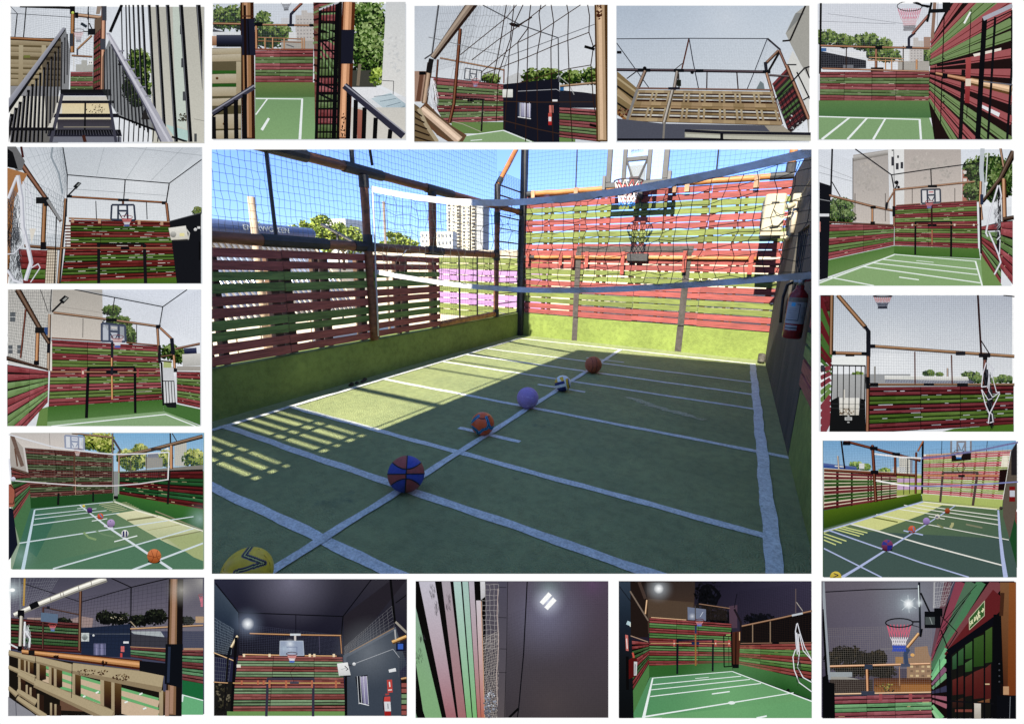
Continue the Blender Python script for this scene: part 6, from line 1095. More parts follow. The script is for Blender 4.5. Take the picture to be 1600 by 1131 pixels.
p.log('log_frame', [(120, 395), (450, 480), (620, 515)], 20, (130, 88, 66)); p.log('log_frame', [(120, 605), (625, 630)], 16, (90, 62, 54)); p.log('log_frame', [(455, 495), (455, 610)], 18, (164, 104, 66)); p.rect('log_frame', 440, 478, 482, 500, (44, 42, 44)); p.rect('log_frame', 440, 600, 475, 622, (40, 40, 42)); p.log('log_frame', [(625, 345), (625, 640)], 18, (128, 82, 62)); p.line('log_frame', [(622, 480), (622, 560)], 22, (44, 44, 48)); p.log('log_frame', [(630, 352), (930, 322), (1255, 288)], 17, (138, 96, 72)); p.rect('log_frame', 888, 315, 960, 335, (42, 42, 48)); p.log('log_frame', [(620, 370), (570, 455)], 14, (130, 88, 66)); p.line('log_frame', [(570, 450), (562, 505)], 18, (46, 46, 52)); p.log('log_frame', [(640, 475), (830, 462)], 10, (116, 70, 58)); p.log('log_frame', [(985, 455), (1275, 438)], 10, (116, 70, 58))
for x in (318, 555, 765, 1098): p.line('log_frame', [(x, 380 if x < 700 else 340), (x, 600 if x < 700 else 460)], 5, (70, 64, 62))
p.disc('floodlight', (643, 296), 16, (40, 40, 46)); p.line('floodlight', [(632, 345), (650, 310)], 11, (40, 40, 46)); p.disc('floodlight', (658, 332), 11, (44, 44, 50))
p.quad('painted_goal', [(785, 598), (1075, 596), (1075, 608), (785, 612)], (40, 38, 42)); p.line('painted_goal', [(790, 605), (788, 860)], 15, (38, 38, 42)); p.line('painted_goal', [(1070, 605), (1068, 875)], 16, (38, 38, 42)); p.log('log_rail', [(635, 630), (1280, 625)], 9, (140, 92, 64)); p.rect('log_rail', 885, 620, 955, 638, (40, 40, 46)); p.line('hoop_post', [(916, 470), (918, 640)], 14, (60, 46, 46)); p.log('hoop_post', [(920, 665), (920, 780)], 12, (160, 86, 58))
for x in (765, 1095, 1245): p.disc('batten', (x, 628), 8, (226, 206, 180))
p.board([(835, 352), (982, 348), (985, 450), (838, 460)], (64, 68, 78), (206, 208, 212), 13, (196, 90, 90)); p.hoop(895, 448, 64, 50, (120, 56, 60), (206, 96, 96), (90, 100, 160), lw=2.8, nn=7)
p.line('log_frame', [(1310, 32), (1300, 200), (1320, 420)], 34, (166, 176, 184)); p.line('log_frame', [(1350, 60), (1330, 400)], 8, (206, 212, 216)); p.log('log_frame', [(1450, 32), (1475, 180)], 20, (140, 100, 76)); p.log('log_frame', [(1554, 60), (1450, 270), (1310, 450)], 56, (74, 60, 52), 24); p.log('log_frame', [(1475, 270), (1482, 600)], 36, (164, 110, 74)); p.log('log_frame', [(1295, 290), (1290, 450), (1305, 590)], 22, (176, 120, 84)); p.rect('log_frame', 1290, 390, 1315, 470, (52, 58, 74)); p.line('log_frame', [(1290, 490), (1298, 850)], 16, (56, 46, 44)); p.log('log_frame', [(1470, 585), (1554, 570)], 34, (64, 52, 46))
p.line('volleyball_net', [(1440, 320), (1440, 600), (1430, 860)], 50, (44, 44, 48))
for v, w in (([(1430, 320), (1370, 520), (1335, 690), (1350, 720)], 26), ([(1440, 318), (1455, 400), (1440, 480)], 22), ([(1350, 680), (1440, 675), (1445, 720), (1420, 745)], 18), ([(1360, 690), (1430, 850), (1450, 920), (1400, 1015)], 24), ([(1445, 740), (1440, 860)], 16)): p.line('volleyball_net', v, w, (160, 162, 178)); p.line('volleyball_net', v, w*.6, (216, 216, 226))
p.leaf('volleyball_net', [(1425, 560, 28, 190)], 110, 10, ((196, 198, 206), (120, 122, 130), (60, 60, 66)))
p.done()
# 10: overcast, gate corner
p = Print('print of a black gate beside the pallet wall, a bundled white net at right', 1270, 455, 47, 34, 1558, 1099, (200, 206, 214))
p.rect('sky', 47, 34, 1558, 720, [(176, 188, 204), (168, 176, 192), (228, 232, 236), (234, 236, 238)]); p.glow('sky', (600, 520), 420, (238, 240, 242), .6)
p.rect('building', 140, 650, 760, 720, (134, 136, 138)); p.rect('building', 475, 590, 488, 720, (116, 112, 106)); p.log('building', [(1050, 605), (1052, 720)], 15, (150, 124, 106))
treec(p, [(345, 650, 40, 18), (905, 645, 45, 24), (985, 655, 25, 14), (1230, 670, 70, 48), (1290, 690, 50, 30), (1500, 690, 70, 34), (1410, 700, 30, 20)], 240, 11, ((104, 130, 56), (70, 96, 40), (40, 58, 28)))
p.quad('solar_heater', [(555, 662), (1205, 670), (1215, 700), (555, 692)], ((232, 232, 226), (186, 184, 174))); p.quad('solar_heater', [(560, 692), (1215, 702), (1240, 728), (560, 716)], (96, 100, 116)); p.rect('solar_heater', 690, 672, 800, 690, (198, 200, 190))
for k in range(52): p.line('solar_heater', [(565+k*12.5, 698), (572+k*12.5, 722)], 4, (150, 152, 166))
p.poly('roof_panel', [(1212, 690), (1262, 715), (1235, 722), (1205, 712)], (70, 74, 86))
p.net('net', [(150, 34), (1558, 34), (1558, 500), (150, 480)], 84, 30, 2.2, (96, 104, 118), 2, .6); p.net('net', [(440, 450), (1558, 510), (1558, 700), (440, 720)], 74, 12, 2.2, (106, 112, 122), 1, .6)
p.hoop(535, 42, 150, 98, (40, 40, 56), (180, 110, 112), (40, 42, 60), (50, 52, 70), lw=5, nn=9, ry=6)
p.slats('pallet_wall', [(425, 750), (1558, 742), (1558, 1045), (425, 1110)], 'RRGGRRGGRR', {'R': (104, 48, 52), 'G': (72, 98, 42)}, .24, (44, 36, 34), cuts=(.32, .59), posts=(.15, .18, .32, .45, .48, .59, .74, .9), bright=(206, 212, 226), holes=4); p.poly('low_wall', [(1090, 1075), (1558, 1040), (1558, 1099), (1000, 1099)], (66, 96, 42))
p.slats('side_wall', [(47, 34), (135, 34), (140, 560), (47, 560)], 'RGRG', {'R': (84, 40, 44), 'G': (56, 84, 46)}, .1, (36, 30, 30))
for k in range(12): p.line('side_wall', [(47, 40+k*50), (135, 300+k*32)], 24, {'R': (92, 44, 48), 'G': (62, 92, 50)}['RRGG'[k % 4]])
for k in range(10): p.line('side_wall', [(47, 620+k*60), (125, 600+k*44)], 34, {'R': (120, 56, 62), 'G': (84, 118, 58)}['RRRGGRR'[k % 7]])
p.line('side_wall', [(80, 600), (78, 850)], 9, (40, 32, 34)); p.rect('side_wall', 50, 580, 80, 630, (60, 60, 66))
p.rect('wall', 135, 515, 400, 580, (222, 226, 222)); p.rect('wall', 140, 655, 390, 900, ((150, 152, 152), (134, 134, 134))); p.quad('wall', [(195, 835), (350, 835), (345, 970), (195, 970)], ((216, 214, 204), (186, 178, 160))); p.rect('wall', 225, 770, 238, 850, (196, 190, 176)); p.leaf('wall', [(250, 940, 60, 26)], 60, 8, ((150, 130, 104), (100, 84, 70)))
p.poly('gate', [(115, 1099), (130, 855), (190, 825), (195, 970), (345, 970), (355, 840), (395, 850), (400, 1099)], (38, 40, 42)); p.line('gate', [(140, 580), (130, 900)], 10, (30, 32, 34)); p.line('gate', [(395, 585), (392, 860)], 10, (34, 36, 38)); p.line('gate', [(135, 582), (398, 586)], 11, (34, 36, 38))
for x in (180, 226, 272, 320, 364): p.line('gate', [(x, 588), (x-4, 970)], 7, (40, 42, 44))
for y in (880, 915): p.line('gate', [(130, y), (395, y+6)], 3, (60, 62, 64))
p.poly('gate_plate', [(235, 985), (292, 985), (292, 1010), (235, 1010)], (168, 170, 168)); p.line('gate_plate', [(245, 997), (282, 997)], 6, (60, 60, 62)); p.disc('gate_plate', (264, 978), 8, (160, 162, 160)); p.rect('gate_plate', 255, 1020, 272, 1030, (160, 162, 158))
p.log('log_frame', [(135, 34), (128, 500)], 32, (116, 80, 56)); p.log('log_frame', [(180, 34), (400, 290)], 34, (128, 86, 58)); p.poly('log_frame', [(380, 275), (405, 275), (437, 315), (436, 515), (402, 515), (402, 320)], (42, 44, 52)); p.log('log_frame', [(135, 485), (405, 492)], 28, (130, 86, 58)); p.rect('log_frame', 135, 468, 165, 502, (36, 38, 44)); p.rect('log_frame', 365, 478, 410, 505, (38, 40, 46)); p.rect('log_frame', 240, 500, 310, 512, (34, 34, 36)); p.log('log_frame', [(418, 515), (412, 1099)], 30, (122, 74, 54)); p.rect('log_frame', 398, 672, 432, 765, (34, 34, 38))
p.log('log_frame', [(450, 432), (1100, 480), (1558, 512)], 26, (132, 92, 64)); p.rect('log_frame', 432, 418, 472, 448, (42, 42, 50)); p.rect('log_frame', 1100, 474, 1175, 504, (50, 50, 54)); p.rect('log_frame', 1280, 488, 1370, 520, (44, 44, 50)); p.log('log_frame', [(430, 732), (1558, 732)], 22, (110, 80, 60)); p.rect('log_frame', 430, 718, 495, 748, (36, 36, 40)); p.rect('log_frame', 850, 722, 930, 742, (50, 48, 50)); p.rect('log_frame', 1110, 722, 1195, 748, (42, 42, 46))
p.line('log_frame', [(1272, 34), (1298, 490)], 16, (60, 44, 44)); p.line('log_frame', [(1298, 390), (1362, 492)], 9, (52, 48, 50)); p.line('log_frame', [(1470, 36), (1558, 46)], 9, (50, 48, 50))
for a, b_ in (((780, 475), (782, 730)), ((1066, 500), (1072, 730))): p.line('log_frame', [a, b_], 11, (86, 62, 58))
p.log('log_frame', [(1328, 520), (1322, 760)], 30, (96, 58, 52)); p.rect('log_frame', 1310, 508, 1346, 540, (40, 40, 46))
p.leaf('volleyball_net', [(1340, 680, 30, 90), (1365, 850, 28, 110), (1375, 980, 18, 60)], 140, 12, ((70, 70, 78), (44, 44, 50), (26, 26, 30)), (36, 36, 42))
for v, w in (([(1335, 560), (1310, 640), (1298, 750), (1340, 745)], 13), ([(1345, 560), (1400, 620), (1385, 625)], 14), ([(1350, 570), (1360, 700), (1355, 780), (1385, 830), (1440, 790), (1415, 790), (1390, 700), (1375, 610)], 14), ([(1298, 770), (1330, 890), (1360, 960)], 13), ([(1440, 800), (1390, 900), (1360, 960), (1350, 1035)], 13), ([(1300, 770), (1350, 850), (1380, 840)], 9), ([(1345, 940), (1380, 960), (1388, 1020), (1360, 1030)], 11), ([(1360, 620), (1345, 760)], 10)): p.line('volleyball_net', v, w, (140, 142, 158)); p.line('volleyball_net', v, w*.6, (206, 206, 220))
p.done()
# 11: the same view as the opening, printed small
def kx(pts): return [(37+(x-331)/937*1511, 26+(y-234)/662*1067) for x, y in pts]
p = Print('small print repeating the big sunny view with six balls, right column', 1278, 683, 37, 26, 1548, 1093, (60, 80, 66))
p.quad('sky', kx([(331, 234), (1268, 234), (1268, 500), (331, 500)]), ((96, 156, 216), (158, 200, 234)))
p.leaf('tree', [(*kx([(490, 355)])[0], 55, 30), (*kx([(535, 362)])[0], 40, 24), (*kx([(628, 380)])[0], 40, 18)], 240, 12, ((150, 176, 60), (96, 126, 40), (56, 76, 28)), (70, 96, 36)); p.poly('building', kx([(505, 343), (530, 343), (530, 370), (505, 370)]), (214, 212, 206)); p.quad('building', kx([(698, 318), (752, 316), (752, 395), (698, 395)]), (206, 198, 178)); p.poly('building', kx([(752, 318), (764, 318), (764, 395), (752, 395)]), (120, 122, 136)); p.poly('building', kx([(668, 362), (730, 362), (730, 395), (668, 395)]), (206, 204, 198))
for i in range(4):
    for j in range(7): a = kx([(703+i*12, 324+j*9)])[0]; p.rect('building', a[0], a[1], a[0]+9, a[1]+6, (112, 112, 112))
p.quad('solar_heater', kx([(331, 342), (490, 360), (493, 378), (331, 364)]), ((84, 92, 150), (40, 60, 140))); p.line('solar_heater', kx([(385, 356), (436, 361)]), 9, (206, 212, 206)); p.log('log_post', kx([(400, 308), (405, 370)]), 14, (176, 150, 126))
p.poly('terrace', kx([(331, 366), (805, 395), (805, 500), (331, 560)]), (206, 186, 152))
p.quad('outer_pallets', kx([(686, 402), (808, 402), (808, 495), (686, 500)]), (140, 158, 58)); p.poly('outer_pallets', kx([(688, 416), (806, 416), (806, 436), (688, 436)]), (196, 146, 200)); p.poly('outer_pallets', kx([(688, 450), (806, 452), (806, 470), (688, 472)]), (196, 146, 200)); p.net('outer_pallets', kx([(688, 402), (772, 402), (772, 490), (688, 500)]), 14, 7, 2, (80, 84, 50), 0, .6)
p.poly('neighbour_wall', kx([(808, 300), (1240, 285), (1205, 520), (808, 492)]), (222, 220, 206))
p.slats('pallet_wall', kx([(815, 308), (1238, 284), (1200, 518), (806, 488)]), 'RRGGRRGGRRRRGGRRGGRR', SUNNY, .14, None, cuts=(.29, .54, .78), posts=(.1, .29, .42, .54, .67, .78, .9))
p.quad('low_wall', kx([(806, 490), (1201, 519), (1197, 560), (812, 524)]), ((152, 172, 70), (146, 166, 66))); p.quad('low_wall', kx([(331, 572), (805, 487), (805, 525), (331, 659)]), ((70, 92, 30), (54, 72, 30)))
p.slats('left_wall', kx([(331, 384), (686, 402), (686, 513), (331, 572)]), 'RRGGRRGGRR', {'R': (104, 46, 50), 'G': (58, 86, 44)}, .22, None, cuts=(.27, .69), posts=(.12, .27, .48, .52, .69, .85))
p.quad('court_floor', kx([(331, 662), (810, 526), (1205, 562), (1268, 800)]), [(84, 102, 72), (80, 98, 66), (74, 94, 68), (66, 84, 74)]); p.poly('court_floor', kx([(331, 662), (1232, 710), (1268, 800), (1268, 896), (331, 896)]), (64, 80, 76))
p.poly('sunlit_floor', kx([(460, 637), (810, 526), (1200, 562), (1190, 566), (905, 546), (815, 590), (600, 668)]), (190, 194, 100)); p.line('sunlit_floor', kx([(567, 604), (690, 628)]), 10, (90, 96, 50)); p.line('sunlit_floor', kx([(331, 676), (460, 637)]), 12, (186, 194, 100))
for a, b_ in (((381, 661), (505, 696)), ((402, 655), (525, 688)), ((421, 650), (543, 680)), ((331, 683), (441, 720)), ((331, 698), (418, 730)), ((331, 714), (390, 738))): p.line('sunlit_floor', kx([a, b_]), 9, (188, 200, 96))
LB = (150, 166, 222)
for L_ in (((331, 755), (505, 842), (613, 896)), ((355, 667), (611, 757), (805, 825), (1035, 895)), ((460, 637), (583, 668), (805, 733), (1000, 785), (1196, 837)), ((586, 590), (805, 633), (1000, 671), (1229, 714)), ((690, 564), (805, 581), (1180, 641)), ((720, 545), (805, 563), (1178, 617)), ((770, 540), (939, 567), (1177, 598)), ((813, 529), (968, 547), (1171, 567)), ((331, 673), (460, 635), (690, 564), (813, 529)), ((718, 669), (812, 690)), ((840, 600), (917, 613))): p.line('court_line', kx(L_), 10 if L_[0][1] > 630 else 6, LB if L_[0][1] > 640 else (222, 220, 206))
p.line('court_line', kx([(418, 896), (508, 842), (626, 767), (805, 653), (970, 547)]), 22, LB, 6); p.line('court_line', kx([(1177, 569), (1186, 692), (1198, 800), (1213, 896)]), 14, LB, 36)
p.line('court_floor', kx([(945, 655), (955, 640), (955, 630)]), 22, (150, 150, 92)); p.line('court_floor', kx([(880, 638), (910, 655)]), 12, (110, 116, 74)); p.line('court_floor', kx([(1020, 638), (1100, 655)]), 12, (112, 112, 84))  # first two strokes paint light reflected on the floor
p.poly('black_building', kx([(1240, 280), (1268, 236), (1268, 560), (1232, 710), (1200, 600), (1200, 520)]), (84, 76, 68)); p.poly('black_building', kx([(1240, 285), (1268, 240), (1268, 400), (1240, 400)]), (52, 50, 52)); p.poly('low_wall', kx([(1268, 620), (1255, 616), (1232, 712), (1268, 850)]), (44, 72, 50)); p.poly('right_wall', kx([(1262, 570), (1268, 580), (1268, 645), (1258, 620)]), (110, 60, 54))
p.quad('air_conditioner', kx([(1196, 305), (1228, 303), (1222, 360), (1190, 361)]), (226, 216, 184)); p.poly('printed_shadow', kx([(1184, 374), (1222, 372), (1205, 474), (1176, 474)]), (52, 30, 30)); p.rect('fire_extinguisher', *kx([(1230, 455)])[0], *kx([(1258, 528)])[0], (112, 34, 36)); p.rect('fire_extinguisher', *kx([(1232, 474)])[0], *kx([(1257, 505)])[0], (170, 174, 190)); p.disc('box', kx([(1190, 560)])[0], 14, (70, 66, 62))  # includes the air conditioner's cast shadow as a dark polygon
p.quad('painted_goal', kx([(905, 383), (1080, 382), (1080, 392), (905, 393)]), (76, 64, 62)); p.line('painted_goal', kx([(908, 388), (895, 530)]), 18, (76, 64, 62)); p.line('painted_goal', kx([(1076, 388), (1053, 548)]), 20, (76, 64, 62)); p.log('log_rail', kx([(825, 402), (1178, 403)]), 9, (206, 130, 60)); p.log('log_rail', kx([(826, 303), (1240, 280)]), 10, (206, 140, 80)); p.rect('log_rail', *kx([(982, 398)])[0], *kx([(1014, 410)])[0], (52, 46, 46))
p.poly('printed_shadow', kx([(950, 300), (1044, 290), (1044, 326), (950, 334)]), (48, 36, 36)); p.line('printed_shadow', kx([(975, 362), (985, 345), (1000, 338), (1012, 348), (1016, 365), (1005, 385), (990, 390), (978, 375), (975, 362)]), 5, (64, 40, 38))  # backboard and rim shadows painted on the pallet wall
p.net('net', kx([(331, 234), (815, 234), (805, 400), (331, 372)]), 60, 18, 2, (60, 92, 130), 1, .6); p.net('net', kx([(815, 234), (1268, 234), (1240, 285), (815, 305)]), 50, 9, 1.6, (84, 124, 170), 1, .5)
for a, b_, w in (((427, 234), (800, 330), 22), ((331, 376), (776, 402), 22), ((566, 255), (583, 530), 26), ((675, 295), (677, 400), 22), ((778, 290), (775, 490), 18)): p.log('log_frame', kx([a, b_]), w, (92, 52, 40))
p.line('log_frame', kx([(810, 234), (806, 490)]), 16, (24, 24, 28)); p.log('log_frame', kx([(812, 234), (785, 285)]), 14, (150, 78, 46)); p.line('log_frame', kx([(414, 234), (431, 370)]), 13, (48, 34, 36)); p.line('log_frame', kx([(718, 402), (717, 494)]), 6, (44, 36, 34)); p.line('log_frame', kx([(746, 402), (745, 490)]), 6, (44, 36, 34)); p.line('log_frame', kx([(735, 320), (735, 393)]), 6, (40, 34, 36)); p.line('log_frame', kx([(902, 234), (900, 300)]), 5, (40, 44, 56)); p.line('log_frame', kx([(1122, 234), (1118, 285)]), 5, (40, 44, 56))
for x, y in ((440, 246), (572, 270), (575, 385), (680, 300)): a = kx([(x, y)])[0]; p.rect('log_frame', a[0]-30, a[1]-14, a[0]+30, a[1]+14, (32, 32, 40))
p.board(kx([(947, 200), (1042, 200), (1042, 287), (946, 293)]), (110, 108, 116), (140, 182, 226), 15); p.hoop(*kx([(982, 284)])[0], 74, 58, (50, 40, 44), (206, 140, 140), (50, 110, 190), (220, 200, 200), lw=3)
p.line('volleyball_net', kx([(573, 296), (700, 312), (800, 317)]), 13, (222, 220, 222)); p.line('volleyball_net', kx([(800, 317), (900, 308), (1000, 292), (1100, 275), (1268, 240)]), 13, (98, 98, 150)); p.line('volleyball_net', kx([(580, 425), (700, 446), (740, 450)]), 12, (236, 232, 230)); p.line('volleyball_net', kx([(740, 450), (850, 453), (950, 450), (1100, 443), (1268, 431)]), 10, (110, 116, 186)); p.net('volleyball_net', kx([(573, 298), (1268, 244), (1268, 430), (580, 425)]), 40, 9, 1.6, (40, 34, 36), 3, .6)
for x, y, r, c in ((634.5, 738, 28, (112, 58, 84)), (754, 661, 18, (206, 72, 50)), (824, 621, 17, (140, 112, 190)), (878, 600, 12.5, (196, 190, 170)), (925, 571, 13, (150, 66, 42)), (385, 892, 28, (190, 158, 40))):
    a = kx([(x, y)])[0]; p.disc('ball', (a[0], a[1]+r*1.2), r*1.5, (30, 40, 36), r*.5, False); p.disc('ball', a, r*1.61, c)  # flat dark ellipse under each ball paints its shadow
a = kx([(634.5, 738)])[0]; p.poly('ball', [(a[0], a[1]), (a[0]+44, a[1]), (a[0]+30, a[1]+32), (a[0], a[1]+44)], (48, 52, 120)); p.poly('ball', [(a[0], a[1]), (a[0]-44, a[1]-4), (a[0]-30, a[1]-32), (a[0], a[1]-16)], (56, 60, 134)); p.poly('ball', [(a[0]+2, a[1]-44), (a[0]+26, a[1]-36), (a[0], a[1]-16)], (60, 64, 144))
a = kx([(754, 661)])[0]; p.line('ball', [(a[0]+8, a[1]-20), (a[0]+16, a[1]+16)], 7, (40, 120, 180)); p.line('ball', [(a[0]-24, a[1]+12), (a[0]+4, a[1]+20)], 6, (40, 120, 180)); a = kx([(878, 600)])[0]; p.rect('ball', a[0]-15, a[1]-4, a[0]+4, a[1]+5, (40, 44, 110)); a = kx([(385, 884)])[0]; p.line('ball', [(a[0]-16, a[1]-16), (a[0]+20, a[1]-2), (a[0]-18, a[1]+14)], 7, (60, 52, 64))
p.done()
NSKY = ((58, 60, 80), (76, 72, 92))
# 12: night, raw pallets
p = Print('dusk print of raw wooden pallets before the black building, bottom left corner', 10, 895, 41, 34, 1554, 1101, (66, 68, 86))
p.rect('sky', 41, 34, 1554, 450, [(64, 66, 84), (72, 72, 86), (96, 90, 112), (92, 88, 108)]); p.poly('building', [(500, 360), (600, 335), (690, 350), (680, 420), (500, 420)], (140, 116, 112)); p.rect('building', 170, 345, 280, 385, (150, 126, 118)); p.rect('building', 1490, 335, 1554, 385, (176, 132, 92))
p.leaf('tree', [(860, 350, 120, 50), (780, 340, 70, 50), (1040, 370, 80, 45), (1180, 340, 90, 60), (1420, 370, 60, 30), (450, 380, 70, 30)], 260, 13, ((52, 56, 46), (36, 40, 34), (24, 28, 26)), (32, 36, 32)); p.leaf('tree', [(880, 350, 60, 16)], 12, 5, ((220, 200, 150),))
p.slats('pallet_wall', [(45, 345), (590, 385), (600, 620), (45, 590)], 'RRGGRRGGRR', {'R': (92, 50, 50), 'G': (66, 100, 62)}, .26, (38, 34, 36))
p.poly('black_building', [(598, 425), (985, 392), (985, 655), (598, 640)], (48, 54, 68)); p.poly('black_building', [(985, 470), (1280, 500), (1280, 575), (985, 565)], (62, 62, 68)); p.poly('roof', [(985, 450), (1220, 450), (1250, 495), (1010, 470)], (150, 160, 164)); p.line('black_building', [(600, 470), (985, 470)], 4, (90, 98, 110)); p.rect('window', 695, 545, 790, 635, (90, 92, 130))
for k in range(5): p.line('window', [(700+k*20, 548), (700+k*20, 635)], 6, (130, 128, 176) if k % 2 else (70, 74, 100))
p.rect('fire_sign', 908, 566, 936, 610, (206, 84, 84)); p.rect('fire_extinguisher', 904, 620, 920, 652, (206, 60, 56)); p.rect('black_building', 928, 528, 970, 544, (206, 212, 216)); p.rect('air_conditioner', 595, 462, 660, 528, (186, 196, 194)); p.disc('air_conditioner', (626, 496), 22, (130, 140, 140)); p.disc('black_building', (695, 482), 9, (210, 216, 220))
p.slats('right_wall', [(985, 575), (1270, 590), (1270, 690), (985, 650)], 'RGGR', {'R': (110, 62, 62), 'G': (72, 116, 74)}, .2, (44, 38, 40)); p.slats('right_wall', [(1390, 590), (1554, 590), (1554, 860), (1390, 830)], 'RRGGRRGGRR', {'R': (112, 60, 60), 'G': (72, 124, 78)}, .22, (44, 38, 38)); p.rect('right_wall', 1400, 580, 1554, 596, (170, 120, 84))
p.poly('low_wall', [(1390, 830), (1554, 860), (1554, 990), (1390, 940)], (40, 92, 58)); p.poly('court_floor', [(1385, 940), (1554, 985), (1554, 1101), (1380, 1101)], (76, 160, 98)); p.line('court_line', [(1388, 945), (1554, 990)], 8, (206, 226, 222)); p.line('court_line', [(1395, 950), (1388, 1000)], 14, (200, 222, 220))
p.net('net', [(41, 34), (420, 34), (300, 240), (41, 320)], 16, 12, 2.4, (128, 132, 142), 3, .55); p.net('net', [(250, 250), (1310, 60), (1300, 600), (200, 560)], 44, 16, 2.4, (38, 38, 48), 2, .6); p.net('net', [(1410, 34), (1554, 34), (1554, 590), (1400, 590)], 16, 34, 2, (96, 98, 100), 1, .55)
p.line('log_frame', [(990, 105), (985, 560)], 10, (40, 40, 48)); p.line('log_frame', [(990, 105), (600, 220)], 7, (44, 42, 50)); p.line('log_frame', [(835, 34), (990, 105), (1290, 34)], 9, (40, 38, 46)); p.log('log_frame', [(595, 130), (585, 605)], 24, (96, 66, 52)); p.line('log_frame', [(130, 70), (580, 215)], 6, (42, 42, 50)); p.log('log_frame', [(310, 262), (580, 318)], 11, (74, 56, 50)); p.log('log_frame', [(985, 430), (1554, 402)], 15, (170, 122, 78)); p.line('log_frame', [(985, 370), (1035, 425)], 7, (150, 130, 100)); p.log('log_frame', [(985, 570), (1270, 585)], 10, (150, 104, 70)); p.log('log_frame', [(303, 260), (300, 590)], 15, (74, 52, 46)); p.line('log_frame', [(158, 34), (150, 250)], 15, (168, 120, 40)); p.line('log_frame', [(118, 34), (125, 280)], 12, (96, 104, 112))
p.quad('backboard', [(285, 300), (420, 315), (415, 385), (285, 370)], (78, 96, 124)); p.line('backboard', [(330, 262), (355, 262)], 20, (50, 50, 56)); p.hoop(378, 395, 66, 52, (130, 56, 56), (206, 84, 88), (70, 110, 170), lw=4, nn=5); p.hoop(1552, 165, 64, 90, (120, 60, 70), (216, 90, 110), (200, 90, 110), lw=4, nn=5)
p.glow('lamp_glare', (64, 124), 150, (190, 214, 220), .9, 2.5); p.disc('lamp_glare', (64, 124), 24, (250, 252, 250), 14, False); p.glow('lamp_glare', (1554, 60), 190, (190, 186, 176), .5)
p.log('log_rail', [(80, 320), (260, 240), (560, 120), (800, 34)], 40, (206, 200, 184), 54, .55); p.line('log_rail', [(205, 258), (270, 228)], 46, (34, 34, 40)); p.rect('log_rail', 108, 280, 160, 340, (32, 32, 38))
for x, y in ((360, 200), (440, 165), (460, 155), (580, 110), (680, 75)): p.line('log_rail', [(x, y-26), (x+10, y+24)], 5, (110, 104, 96))
p.log('log_post', [(138, 330), (128, 570)], 34, (166, 158, 140)); p.leaf('volleyball_net', [(180, 480, 30, 110)], 160, 14, ((206, 212, 216), (120, 126, 134), (60, 62, 70))); p.line('volleyball_net', [(165, 370), (160, 560)], 14, (216, 220, 224)); p.line('volleyball_net', [(170, 440), (205, 500), (200, 570)], 14, (206, 210, 218)); p.line('volleyball_net', [(41, 540), (100, 570), (130, 580)], 12, (200, 206, 210)); p.rect('volleyball_net', 110, 560, 145, 600, (30, 30, 34))
f = lambda u, v: (41+u*1210, 590+v*470+u*(205+v*330))
p.poly('pallet_stack', [(41, 590), (250, 640), (1245, 795), (1245, 1101), (41, 1101)], (58, 50, 44))
p.poly('court_gap', [(440, 760), (1210, 970), (1210, 1101), (440, 1060)], (92, 70, 58))
for a, b_ in (((300, 715), (760, 850)), ((440, 760), (1210, 975)), ((310, 770), (760, 930)), ((440, 880), (1210, 1100)), ((600, 870), (1000, 1000)), ((600, 940), (760, 1005)), ((830, 930), (1210, 1050))): p.line('court_gap', [a, b_], 22, (80, 160, 86)); p.line('court_gap', [(a[0], a[1]+40), (b_[0], b_[1]+40)], 46, (190, 156, 120), 60)
for a, b_ in (((1060, 938), (1085, 926)), ((945, 1000), (970, 990)), ((1090, 1050), (1115, 1040)), ((620, 955), (640, 948)), ((720, 925), (745, 914))): p.line('court_gap', [a, b_], 12, (220, 232, 226))
WD = (206, 180, 136)
for x0, y0, y1, w in ((120, 620, 920, 26), (165, 650, 780, 20), (195, 665, 800, 20), (265, 680, 830, 34), (360, 710, 870, 30), (400, 720, 890, 30), (545, 760, 960, 30), (765, 805, 1060, 42), (850, 825, 1101, 36), (1225, 905, 1101, 44)): p.quad('pallet_stack', [(x0-w*.2, y0), (x0+w*.5, y0), (x0+w*.5, y1), (x0-w*.2, y1)], (WD, (186, 160, 120))); p.quad('pallet_stack', [(x0+w*.5, y0+4), (x0+w*2, y0+26), (x0+w*2, y1-12), (x0+w*.5, y1)], ((116, 92, 68), (66, 52, 42)))
for x0, y0, y1 in ((120, 840, 950), (175, 860, 980), (205, 880, 1000), (265, 930, 1101), (365, 1000, 1101), (400, 1010, 1101)): p.quad('pallet_stack', [(x0, y0), (x0+16, y0), (x0+16, y1), (x0, y1)], (WD, (170, 146, 110))); p.quad('pallet_stack', [(x0+16, y0), (x0+52, y0+14), (x0+52, y1), (x0+16, y1)], (74, 60, 48))
for a, b_, w, w2 in (((41, 610), (250, 665), 40, 54), ((250, 660), (540, 735), 54, 74), ((540, 730), (1245, 845), 86, 150), ((41, 720), (250, 810), 30, 46), ((120, 770), (530, 980), 50, 70), ((250, 845), (850, 1110), 70, 110), ((110, 905), (260, 1000), 40, 54), ((41, 880), (110, 940), 30, 40), ((110, 960), (330, 1110), 34, 50)): p.line('pallet_stack', [a, b_], w, (166, 142, 106), w2); p.line('pallet_stack', [(a[0], a[1]-w*.12), (b_[0], b_[1]-w2*.12)], w*.68, WD, w2*.68)
